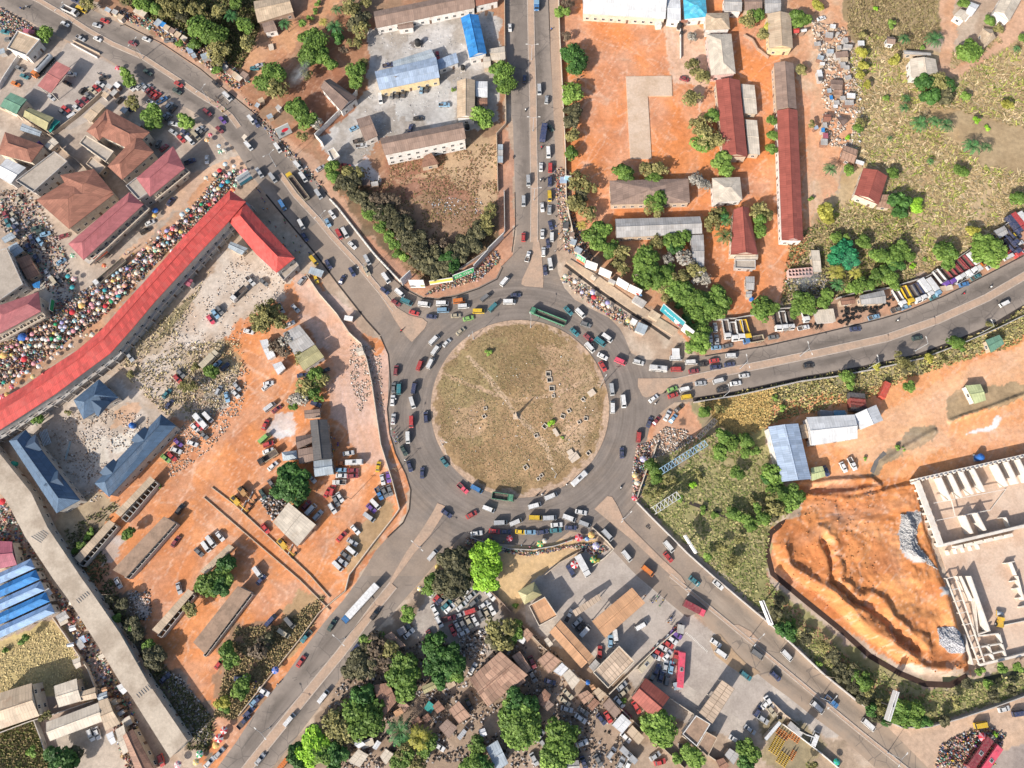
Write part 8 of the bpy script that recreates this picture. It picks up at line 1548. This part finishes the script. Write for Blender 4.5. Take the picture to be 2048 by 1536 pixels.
def blob(e,x,z,w_,h_,c,y=-.06):
 m=MB();n=14;m.hexa([(x+math.cos(-2*math.pi*i/n)*w_/2,y,z+math.sin(-2*math.pi*i/n)*h_/2)for i in range(n)],[(x+math.cos(-2*math.pi*i/n)*w_/2,y-.02,z+math.sin(-2*math.pi*i/n)*h_/2)for i in range(n)]);m.obj('picture',plain('ink_%.2f_%.2f_%.2f'%c,c,.5,.1,2),e)
billboard('yellow and white billboard between the white panel and the green one','F 1392,745 1578,716',1,4.6,(.75,.60,.12),c2=(.75,.74,.72))
billboard('green billboard with white lettering below the dark trees','F 1580,706 1746,640',1,5.2,(.07,.42,.16),'Glo  MTN',(.8,.8,.78))if 0 else billboard('green billboard with white lettering below the dark trees','F 1580,706 1746,640',1,5.2,(.07,.42,.16),'GA OJA',(.8,.8,.78))
billboard('white billboard with two dark pictures beside the striped panel','F 1238,766 1356,766',.8,8,(.78,.78,.76));e=bpy.data.objects['billboard.002'];blob(e,-2,2.6,3,1.4,(.08,.08,.1));blob(e,2,2.8,2,1.6,(.3,.33,.12))
billboard('pale striped billboard standing at a slant at the corner of the burnt yard','F 1175,750 1250,680',.8,7,(.55,.56,.62),'II II II',(.3,.22,.25))
billboard('bare grey billboard frame right of the green billboard','F 1748,618 1858,498',1,5,(.30,.31,.33),'O O O',(.55,.55,.55));billboard('blank grey billboard at the upper end of the row of panels','F 1860,490 1982,370',1,5.5,(.42,.43,.44))
billboard('red and green billboard at the top of the storm drain strip','G 512,545 578,588',1,7,(.12,.45,.25),'#1',(.75,.7,.5),(.65,.12,.06))
for k,(q,t,l)in enumerate((('G 582,600 672,632','LEADS CLEAN\nALWAYS','white billboard with dark lettering nearest the red and green one'),('G 690,655 782,695','MUSIC FEST\nLIVE','white billboard with crowded dark lettering, second of the white ones'),('G 830,735 916,788','CITY CLINIC','white billboard with a single dark line of letters in the middle of the row'),('G 922,790 1020,838','SOAP','white billboard with coloured figures beside the grey shed roof'))):
 e=billboard(l,q,1,7.2,(.78,.77,.75),t,(.1,.1,.12))
blob(e,1.6,2.6,1.6,1.6,(.45,.08,.06));blob(e,3,3,1.2,1.8,(.1,.2,.35))
e=billboard('large teal billboard with white lettering and figures beside the big trees','G 1182,948 1355,1095',1.5,8.5,(.035,.25,.31),'Expect More',(.8,.8,.78));blob(e,2.6,3.6,2.2,3.2,(.6,.55,.5));blob(e,5,3.4,2.4,3.,(.16,.1,.1));blob(e,3.8,2.6,1.6,1.4,(.55,.1,.1))
e=billboard('white billboard with a dark red car picture at the end of the row','G 1350,1105 1425,1165',1.2,8,(.78,.78,.77),None);blob(e,1.4,5,2.4,1.5,(.2,.05,.08));blob(e,1.4,5,1.6,.9,(.7,.7,.7),-.09)
e=billboard('billboard with a red oval on pale grey beside the dual road trees','B 190,1110 292,1060',1,7.5,(.45,.50,.50),None);blob(e,.6,4.6,3.2,2,(.7,.03,.06));blob(e,-1,3,2,2,(.12,.14,.16))
e=billboard('dark blue and white billboard at the top end of the scarlet arcade','A 1925,1490 2025,1425',1,7,(.70,.74,.76),'MARKETS',(.05,.14,.22),(.04,.2,.28));billboard('red shop sign board on the long pinkish arcade wall','E 762,560 870,480',2.4,5,(.75,.12,.03),'OO   OO',(.8,.6,.5))
e=billboard('bright blue and white billboard over the shops of the southeast road','P 238,1238 312,1262',2,9,(.06,.25,.62),None,c2=(.75,.76,.78));blob(e,.8,4.2,2.2,1.6,(.05,.1,.25))
billboard('green framed shop sign at the corner of the pink roofed hall','E 425,960 440,870',2,4.4,(.03,.3,.12))
billboard('small pale blue sign board by the north road pavement','C 415,1450 470,1455',1,5.2,(.25,.45,.55),None)
def hoarding(label,q,h0,h1,depth,c,posts=2,lattice=True):
 a,b_=[P(x,h1)for x in PT(q)];ctr=(a+b_)/2;ctr.z=0;d=b_-a;L0=d.length;e=empty('hoarding',ctr,math.atan2(d.y,d.x));tag(e,label,'hoarding','large hoardings beside the valley')
 pm=plain('hoard_%.2f_%.2f_%.2f'%c,c,.5,.15,1)
 for s in(-1,1):m=MB();m.box(-L0/2,L0/2,s*depth/2-.08,s*depth/2+.08,h0,h1);m.obj('panel',pm,e)
 if lattice:
  n=int(L0/1.6);m=MB()
  for i in range(n+1):
   x=-L0/2+.1+(L0-.2)*i/n;m.box(x-.11,x+.11,-depth/2+.085,depth/2-.085,h1-.12,h1-.02)
   if i<n:m.tube((x,-depth/2+.1,h1-.2),(x+(L0-.2)/n,depth/2-.1,h1-.2),.1,n=4)
  m.obj('lattice',pm,e)
 for i in range(posts):
  x=-L0/4+L0/2*i if posts>1 else 0;m=MB();m.tube((x,0,0),(x,0,h1-.25),.3,n=10);m.obj('column',dark_m,e)
hoarding('long pale blue lattice hoarding beside the dirt corner','K 1205,690 1555,470',6,9.5,2.2,(.30,.45,.58));hoarding('short double hoarding with a white edge standing in the valley grass','K 1140,1010 1335,885',5,8.5,2.6,(.62,.62,.6));hoarding('dark open hoarding frame at the top edge of the green valley','K 1490,430 1632,285',5,7.5,1.6,(.16,.15,.15));hoarding('thin white hoarding edge in the green valley near the wall','K 1388,1208 1480,1352',4,7,.35,(.75,.74,.72),1,False)
hoarding('white roadside hoarding on a single column above the southeast road','P -42,198 35,392',8.5,11,.8,(.78,.77,.76),1,False);hoarding('white roadside hoarding casting a long shadow near the bend','P 1042,925 968,1162',9.5,12,.8,(.78,.77,.76),1,False)
# ---- things on the grass circle
def statue():
 p=P(PT('K 30,262')[0]);e=empty('monument',(p.x,p.y,.18));tag(e,'slim stone monument standing in the middle of the grass circle','monument');sm=plain('monument_stone',(.45,.36,.28),.9,.3,1)
 m=MB();m.box(-1.1,1.1,-1.1,1.1,0,.5);m.box(-.8,.8,-.8,.8,.5,1.1);m.obj('plinth',sm,e);m=MB();m.box(-.45,.45,-.45,.45,1.1,5.6,0,.22,.22);m.tube((0,0,5.6),(0,0,7.2),.2,.05,8);m.obj('shaft',sm,e)
statue()
def pit(q,w_,label,a=20):
 p=P(PT(q)[0]);e=empty('concrete_chamber',(p.x,p.y,.18),math.radians(a));s=w_/2;m=MB();c_=plain('chamber_concrete',(.52,.45,.37),.9,.3,1)
 for x0,x1,y0,y1 in((-s,s,-s,-s+.25),(-s,s,s-.25,s),(-s,-s+.25,-s+.25,s-.25),(s-.25,s,-s+.25,s-.25)):m.box(x0,x1,y0,y1,0,.45)
 m.obj('rim',c_,e);m=MB();m.box(-s+.26,s-.26,-s+.26,s-.26,0,.04);m.obj('opening',dark_m,e);reg(e,label,px_of(p.x,p.y),'chamber','concrete chambers on the grass circle')
for q,w_,a in(('K 318,38',2.2,0),('K 330,98',1.3,10),('K 567,125',1.5,40),('K 455,218',1.5,30),('K 405,260',1.8,-20),('K 590,278',1.6,-10),('K 537,308',1.4,25),('K 262,340',1.9,50),('K 193,415',1.6,20),('K 110,668',1.8,35),('K 235,733',1.4,30),('K 210,760',1.3,30),('J 1835,198',1.4,10),('J 1825,262',1.5,30),('G 290,1458',2.1,0),('G 300,1505',2.1,5),('K 610,555',1.6,40),('G 640,1230',1.5,20)):pit(q,w_,'open concrete chamber',a)
def slabbox(q,w_,d_,a,label):
 p=P(PT(q)[0]);e=empty('concrete_plinth',(p.x,p.y,.18),math.radians(a));m=MB();m.box(-w_/2,w_/2,-d_/2,d_/2,0,.5);m.obj('base',plain('chamber_concrete',(.5,.4,.3)),e);m=MB();m.box(-w_/2-.15,w_/2+.15,-d_/2-.15,d_/2+.15,.5,.65);m.obj('lid',plain('lid_concrete',(.58,.48,.38),.85,.2,1),e);tag(e,label,'plinth')
slabbox('K 495,590',3.6,2.6,35,'largest flat concrete plinth near the lower right rim of the grass circle');slabbox('K 465,550',2,1.8,30,'smaller concrete plinth touching the largest one on the grass circle');slabbox('K 635,75',2.6,2.2,35,'flat concrete plinth at the right rim of the grass circle')
slabbox('K 350,390',3,1.2,-60,'broken slatted concrete footing in the burnt patch of the circle')
slabbox('B 125,385',2,3,15,'small cream concrete box on the orange track');slabbox('G 650,690',2,1.6,-35,'white slab on top of the storm drain cover')
# ---- tyres, gas cylinders, bamboo, pipes, tanks
tm=MB();n=12
for i in range(n):
 t0,t1=2*math.pi*i/n,2*math.pi*(i+1)/n;c=lambda t,r,z:(math.cos(t)*r,math.sin(t)*r,z)
 for(r0,z0),(r1,z1)in(((.5,0),(.55,.14)),((.55,.14),(.48,.28)),((.48,.28),(.28,.26)),((.28,.26),(.28,.02))):tm.face([c(t0,r0,z0),c(t1,r0,z0),c(t1,r1,z1),c(t0,r1,z1)])
TY=tm.mesh('tyre',tyre_m)
for k in range(120):
 q=R.choice(('H 600,940','H 660,960','H 720,940','H 640,1010','H 790,925','H 830,950','H 880,925','H 960,850','H 940,900','H 380,1075','H 720,1005','H 600,1040'));a=PT(q)[0];p=P((a[0]+R.uniform(-11,11),a[1]+R.uniform(-5,5)));k_=R.choice((0,0,1,2))
 o=inst('tyre',TY,None,(p.x,p.y,.02+.29*k_),0);tag(o,'black tyre in the heaps of the tyre yard beside the east road','tyre','tyres heaped in the roadside tyre yard')
gm=MB();gm.tube((0,0,0),(0,0,.95),.2,n=10);gm.tube((0,0,.95),(0,0,1.1),.2,.08,10);gm.tube((0,0,1.1),(0,0,1.22),.05,n=6,m=1)
GY={c:gm.mesh('gas_cylinder',[paint('cyl_'+c,v,.4),dark_m])for c,v in(('yellow',(.75,.50,.02)),('orange',(.75,.22,.02)))}
def gas(q,nx,ny,a,c,where):
 b0=P(PT(q)[0]);
 for i in range(nx):
  for j in range(ny):
   x,y=i*.95,j*.6;t=math.radians(a);o=inst('gas_cylinder',GY[c],None,(b0.x+x*math.cos(t)-y*math.sin(t),b0.y+x*math.sin(t)+y*math.cos(t),.02),0);tag(o,f'{c} gas cylinder {where}','gas cylinder',f'{c} gas cylinders {where}')
gas('P 5,1390',4,10,-35,'yellow','in the largest block of the gas yard');gas('P 66,1250',5,4,-35,'orange','in the block behind the yellow ones');gas('P 68,1480',4,7,-35,'yellow','in the lower block of the gas yard');gas('P 165,1455',2,6,-35,'orange','beside the lower yellow block');gas('P 170,1290',4,4,-35,'orange','nearest the blue billboard')
pm_=MB();pm_.tube((-6,0,.08),(6,0,.08),.07,.045,6);PO=pm_.mesh('bamboo_pole',plain('bamboo',(.42,.36,.20),.7,.3,1))
a0,a1=P(PT('E 1235,1205')[0]),P(PT('E 1340,900')[0])
for k in range(42):
 t=k/41;q=(1290+R.uniform(-12,12)+190*t,1140-(200*t)+R.uniform(-14,14))if k%2 else(1360+120*t,1000-60*t+R.uniform(-10,10));p=P(PT(f'E {q[0]},{q[1]}')[0]);o=inst('bamboo_pole',PO,None,(p.x,p.y,R.choice((.02,.12))),math.radians(60+R.uniform(-7,7)),(R.uniform(.8,1.2),1,1));tag(o,'long straw coloured bamboo pole lying behind the scarlet arcade','pole','bamboo poles laid out in rows')
mt=MB();mt.tube((0,0,0),(0,0,1.6),.9,n=16);mt.tube((0,0,1.6),(0,0,1.9),.9,.35,16);mt.tube((0,0,1.9),(0,0,2.0),.3,n=10)
WT={c:mt.mesh('tank',plain('tank_'+c,v,.5,.2,1))for c,v in(('black',(.03,.03,.03)),('blue',(.03,.13,.4)),('green',(.03,.3,.25)))}
for q,c,s,l in(('C 1340,215','black',1.4,'larger black water tank of the school yard'),('C 1355,268','black',.9,'smaller black water tank below the larger one'),('B 1295,350','black',1.5,'black water tank on the pale gravel yard'),('B 1690,1020','black',1.2,'black water tank behind the two storey school block'),('B 1655,545','black',1.1,'dark round tank beside the small pale blue lean roof'),('I 1065,335','blue',1.2,'blue water tank between the slate blue roofs'),('I 120,640','green',1.1,'dark green water tank by the long concrete row'),('O 605,850','blue',.9,'blue water tank at the slatted canopy wall'),('L 1680,590','blue',1.5,'blue tank beside the grey gravel at the shell wall'),('P 95,1130','black',.7,'small tank at the gas yard'),('G 1915,858','blue',.9,'blue tank beside the tiny grey shed'),('O 1352,1362','black',.9,'round black ring tank near the lime green tree')):
 p=P(PT(q)[0],1);e=empty('water_tank',(p.x,p.y,0));tag(e,l,'water tank');inst('drum',WT[c],e,(0,0,.5),0,(s,s,s));m=MB();m.box(-s*.9,s*.9,-s*.9,s*.9,0,.5);m.obj('stand',wall_m('concrete'),e)
def container(q,a,c,label,l=6.1,z=0,w_=2.44,h=2.6):
 p=P(PT(q)[0],z+h);e=empty('container',(p.x,p.y,z),math.radians(a));m=MB();m.box(-l/2,l/2,-w_/2,w_/2,.0,h-.02)
 for i in range(int(l/.5)):m.box(-l/2+.2+i*.5,-l/2+.35+i*.5,-w_/2+.1,w_/2-.1,h-.02,h+.03)
 m.obj('box',paint('container_'+c[0],c[1],.6),e);m=MB();m.box(l/2+.003,l/2+.05,-w_/2+.1,-.03,.1,h-.1);m.box(l/2+.003,l/2+.05,.03,w_/2-.1,.1,h-.1);m.obj('door',dark_m,e);reg(e,label,px_of(p.x,p.y),'container','shipping containers')
for i,(q,a,c)in enumerate((('L 715,95',-6,('dark',(.06,.06,.07))),('L 718,130',-6,('maroon',(.30,.04,.03))),('L 722,165',-6,('maroon',(.30,.04,.03))),('L 728,195',-10,('black',(.05,.03,.03))))):container(q,a,c,f'{c[0]} shipping container',6.1)
container('L 940,45',62,('red',(.55,.06,.03)),'bright red open container',7);container('L 575,235',0,('blue',(.1,.3,.45)),'blue shipping container',4.5);container('L 470,235',-5,('grey',(.2,.2,.22)),'grey shipping container',5);container('C 1175,185',5,('white',(.75,.74,.7)),'small white container',2.6);container('N 1165,440',30,('grey',(.2,.2,.22)),'grey shipping container',3)
def bundle(q,a,n,l,c,label,sp=.35,r=.1):
 p=P(PT(q)[0]);e=empty('pipe_rack',(p.x,p.y,0),math.radians(a));tag(e,label,'pipes')
 for i in range(n):m=MB();m.tube((-l/2+R.uniform(-.4,.4),(i-n/2)*sp,r+.1),(l/2,(i-n/2)*sp,r+.1),r,n=6);m.obj('pipe',plain('pipe_%.2f'%c[0],c,.6,.2,1),e)
 m=MB();m.box(-l/2+1,-l/2+1.2,-n*sp/2-.2,n*sp/2,0,.1);m.box(l/2-1.2,l/2-1,-n*sp/2-.2,n*sp/2,0,.1);m.obj('bearer',plain('pole_wood',(.3,.24,.18)),e)
bundle('B 1870,130',80,9,5,(.45,.47,.46),'bundle of grey pipes beside the bright blue hall',.3);bundle('I 370,430',-62,6,6,(.62,.68,.74),'stack of pale roofing sheets between the slate blue roofs',.55,.14);bundle('I 542,530',85,2,7,(.40,.50,.52),'two long pipes lying between the slate blue blocks',.4,.12);bundle('H 130,1090',50,2,4,(.5,.48,.45),'two pipes leaning by the parked tippers',.3)
def smoke(q,rx,ry,rz,z,dens,label,a=0):
 p=P(PT(q)[0],z);bm=bmesh.new();bmesh.ops.create_icosphere(bm,subdivisions=3,radius=1);me=bpy.data.meshes.new('smoke');bm.to_mesh(me);bm.free();m=bpy.data.materials.new('smoke');m.use_nodes=True;nt=m.node_tree;nt.nodes.clear();o_=nd(nt,'ShaderNodeOutputMaterial');v=nd(nt,'ShaderNodeVolumePrincipled');v.inputs['Color'].default_value=(.8,.86,.92,1)
 tc=nd(nt,'ShaderNodeTexCoord');ln=nd(nt,'ShaderNodeVectorMath',operation='LENGTH');nt.links.new(tc.outputs['Object'],ln.inputs[0]);nz=noise(nt,2.2,4,.6,tc.outputs['Object'])
 k=mathn(nt,'MULTIPLY',ramp(nt,ln.outputs['Value'],.1,.95,1,0),ramp(nt,nz,.42,.68,0,dens));nt.links.new(k,v.inputs['Density']);nt.links.new(v.outputs[0],o_.inputs['Volume'])
 me.materials.append(m);o=bpy.data.objects.new('smoke',me);COL.objects.link(o);o.location=p;o.scale=(rx,ry,rz);o.rotation_euler=(0,0,math.radians(a));tag(o,label,'smoke',kind='stuff')
smoke('B 350,590',4,9,3,6,.35,'thin bluish smoke drifting up between the trees',-30);smoke('H 310,700',8,5,3,4,.3,'white smoke over the rubbish heap beside the pink toilet block',25);smoke('H 640,560',6,5,3,6,.06,'faint smoke over the bluish green tree',0)
LMS='''20,30|beside the upper dual road at the left edge
140,40|on the dual road near the yellow minibus at the top
230,90|on the dual road above the fuel station
300,60|by the stalls along the upper pavement
110,140|at the red canopied fuel station
60,60|beside the tan roofed shop by the fuel station
160,220|on the back forecourt of the fuel station
240,200|by the low sheds right of the fuel station
320,180|in the crowded car park beside the upper dual road
370,250|at the lower end of the crowded car park
430,170|on the dual road right of the crowded car park
480,270|on the dual road above the scarlet arcade
410,310|at the corner by the pinkish red arcade
440,360|in the umbrella market by the arcade's upper end
340,460|in the umbrella market beside the middle lorry
250,560|in the umbrella market below the parked lorry
160,640|in the lower middle of the umbrella market
50,720|in the umbrella market near the left edge
80,480|in the lane of cars near the left edge
120,520|by the tin sheds left of the long pink arcade
30,440|by the left edge below the white roofed shop
230,470|in front of the long pinkish red arcade
190,560|at the junction beside the long pinkish red arcade
20,610|near the market hall at the left edge
560,340|on the dual road beside the yellow cabbed lorry
520,400|on the paving beside the shorter scarlet arcade
600,430|on the dual road opposite the concrete pipes
690,500|on the dual road below the concrete pipes
770,560|on the dual road just before the ring
830,610|on the crowded upper left arc of the ring
920,620|on the upper arc of the ring
1010,610|on the top arc of the ring
960,720|on the upper left inner lane of the ring
880,690|on the inner left lane beside the grass circle
870,740|on the left arc of the ring
800,790|on the left outer lane of the ring
830,860|on the left inner lane of the ring
820,930|on the lower left arc of the ring
890,930|on the ring by the grass circle's lower left
960,980|on the lower arc beside the green tipper
1060,1040|on the lower outer lane of the ring
1010,1065|in the shaded bay below the ring
1110,1050|in the shaded bay beside the pink umbrella
1160,950|on the lower right arc of the ring
1240,900|on the right outer lane of the ring
1230,790|on the right arc of the ring
1180,680|on the upper right arc of the ring
1130,630|beside the long green lorry on the ring
1250,740|where the ring meets the east road
1040,830|on the grass circle around the monument
950,740|on the upper left of the grass circle
1110,760|on the upper right of the grass circle
1130,880|on the lower right of the grass circle
1060,960|near the bottom rim of the grass circle
1070,60|on the north road near the top
1070,200|on the north road beside the orange school yard
1090,320|on the north road beside the tan boundary wall
1090,420|in the queue on the north road
1085,510|at the mouth of the north road
1030,380|on the left carriageway of the north road
1130,360|on the vendor strip by the north road
1150,100|by the tree row along the orange school yard
1160,250|at the left side of the orange school yard
1350,100|by the black tanks of the school yard
1260,200|beside the L shaped concrete slab
1400,160|by the tree beside the pale hipped block
1410,250|by the olive trees beside the maroon block
1240,360|above the long hipped classroom
1350,400|beside the long hipped classroom
1500,360|around the small cream pavilion
1460,60|among the sheds at the top of the school yard
1620,60|in the lane above the shanties
1660,150|among the upper shanties
1660,220|among the lower shanties
1650,290|by the red awning in the shanty lane
1550,270|beside the maroon half of the long narrow block
1680,340|beside the patched brown shanty
1750,370|around the maroon farmhouse
1800,80|by the hut and palms at the upper right
1880,140|by the cream roofed walled house
1950,100|near the pale brown hipped house
1990,40|at the top right lane
1870,190|by the dense trees inside the dry field
1850,250|among the palms of the dry field
1960,300|at the right side of the dry field
1640,420|beside the lower end of the long narrow block
1690,510|around the bluish green tree by the smoke
1780,520|in the scrub above the lorry park
1620,600|by the tree clump beside the toilet block
1700,630|at the tyre yard
1560,640|in the small lorry park beside the tyre yard
1830,590|in the middle of the roadside lorry park
1930,560|in the long row of white tippers
1900,500|beside the green tree in the lorry park
2020,480|in the packed lorry park at the right edge
1460,660|in the lorry park beside the big tree clump
1300,560|in the thick tree clump beside the billboards
1380,620|in the lower part of the thick tree clump
1400,690|at the lower tip of the thick tree clump
1200,470|in the trees nearest the north road corner
1300,480|beside the pale grey corrugated block
1470,480|between the grey wing and the maroon hall
1530,430|around the maroon hall with palms
1510,580|on the orange ground below the maroon hall
1200,600|along the storm drain below the billboards
1290,650|by the grey kiosk on the storm drain strip
1370,720|in the queue at the start of the east road
1450,740|on the east road just past the queue
1600,690|on the east road below the lorry park
1750,690|on the curve of the east road
1950,610|on the east road near the right edge
1800,740|on the slope below the east road
1650,780|on the orange bank below the east road
1340,790|on the lower lane where the east road begins
1340,850|on the dirt corner beside the lower east lane
1290,930|beside the vendor strip right of the ring
1420,830|by the straw patch below the east road
1460,900|in the upper green valley
1400,970|in the middle of the green valley
1360,1080|in the lower green valley beside the wall
1540,960|by the pale blue warehouse
1480,1040|by the ditch in the green valley
1580,1000|between the warehouse and the diggings
1700,900|on the orange site beside the white warehouses
1710,800|by the stacked containers on the orange site
1960,830|on the grassy bank of the orange site
1900,1080|near the white concrete shell
1600,1250|on the weedy bank beside the diggings
1700,1370|in the ditch below the diggings
1800,1420|beside the white hoarding at the bend
1950,1350|below the lower wall of the concrete shell
1300,1100|on the southeast road below the ring
1240,1110|on the lower lane of the southeast road
1400,1180|on the southeast road beside the valley wall
1500,1270|on the southeast road beside the forecourt
1620,1350|on the southeast road near the long shadow
1740,1440|on the southeast road near the bend
1950,1430|on the dirt road at the lower right
1960,1500|beside the crowd and buses at the lower right
1640,1480|near the blue billboard and gas yard
1560,1490|beside the gas yard
1520,1420|in the small car park near the bottom
1450,1290|beside the curved kerb of the forecourt
1350,1290|in the row of cars beside the boundary wall
1330,1340|beside the long pink bus
1270,1400|by the maroon gable workshop
1180,1270|between the orange forecourt canopies
1280,1240|on the forecourt beside the largest canopy
1130,1140|by the straw patch and forecourt gate
960,1130|beside the vivid lime green tree
860,1180|at the roadside hedge below the ring
920,1220|in the upper rows of the scrap car lot
960,1240|in the right rows of the scrap car lot
900,1260|in the lower rows of the scrap car lot
820,1260|on the grey paving beside the scrap car lot
880,1330|in the two tall trees below the scrap car lot
740,1320|in the brown trees beside the southwest road
720,1420|in the dark trees beside the southwest road
640,1480|around the lime green tree at the bottom
830,1470|by the palms at the bottom
920,1430|among the rusty shacks at the bottom
1000,1350|beside the largest rusty roof
1060,1420|by the big round tree at the bottom
1130,1480|by the second big round tree at the bottom
1100,1340|in the dirt lane behind the orange roofs
1170,1410|in the dirt lane by the rusty roofs
1240,1490|in the scrapyard at the bottom edge
1310,1460|by the lime green trees at the bottom
970,1490|beside the blue grey roof at the bottom
700,1230|on the southwest road by the long white trailer
600,1330|on the southwest road near the red car
640,1420|on the lower lane of the southwest road
520,1440|at the lower end of the southwest road
560,1260|on the weedy verge beside the southwest road
460,1480|on the roadside parking at the bottom left
540,620|among the bare trees on the orange lot
640,700|by the roadside house on the orange lot
490,520|by the parked lorry behind the scarlet arcade
430,620|in front of the bamboo poles
450,750|among the cars in the middle of the orange lot
400,850|in the car group beside the long blue block
350,890|beside the window wall of the long blue block
260,680|behind the lower end of the scarlet arcade
330,790|between the small blue house and the cars
80,830|beside the slate blue roofs
540,800|by the white ash patch on the orange lot
530,890|in the car row left of the dark garage
640,800|above the dark grey garage
700,930|in the car group right of the dark garage
570,1000|around the dark round tree and tan shed
660,1010|in the cars below the dark garage
760,960|by the wall near the yellow car
750,1020|in the lower car row beside the lot wall
700,1090|in the bottom corner of the car lot
480,1000|beside the yellow earth movers
360,1020|beside the long brown flat roof
410,1090|beside the minibuses on the orange lot
430,1150|by the round tree on the lower orange lot
240,1160|between the brown flat roof and concrete row
360,1200|on the lower orange lot
460,1320|at the bottom end of the orange lot
270,1290|in the weeds beside the concrete row
330,1350|on the burnt ground by the concrete row
150,1240|on the lane between concrete row and straw field
40,1120|beside the blue market halls
60,1280|in the straw field
180,1470|in the yard with two white cars
230,1400|on the lower market lane
310,1500|at the bottom end of the concrete row
50,1500|in the lower left corner
470,40|among the scrub trees at the top left
420,90|in the large green trees at the top left
340,20|in the scrub beside the upper dual road
545,170|by the smoking trees beside the orange track
620,100|by the large smoking tree
680,50|in the palms and dark trees by the track
710,120|beside the wall of the pale gravel yard
590,230|by the oval billboard and trees
640,320|at the gate of the diagonal track
560,20|beside the tan gable house at the top
820,20|by the long greyish brown block at the top
800,180|in front of the long pale blue workshop
870,120|behind the long pale blue workshop
880,210|on the pale gravel yard near the tan block
710,270|by the square brown workshop
830,250|behind the two storey school block
960,60|beside the bright blue hall
1010,150|in the large tree beside the north road
970,240|in the round tree below the tan gable block
720,360|in the dark trees left of the burnt yard
790,450|in the dark row at the left of the burnt yard
860,530|in the dark trees above the green billboard
970,450|in the dark trees at the right of the burnt yard
900,400|in the middle of the burnt yard'''
lms(LMS)
finish_labels()
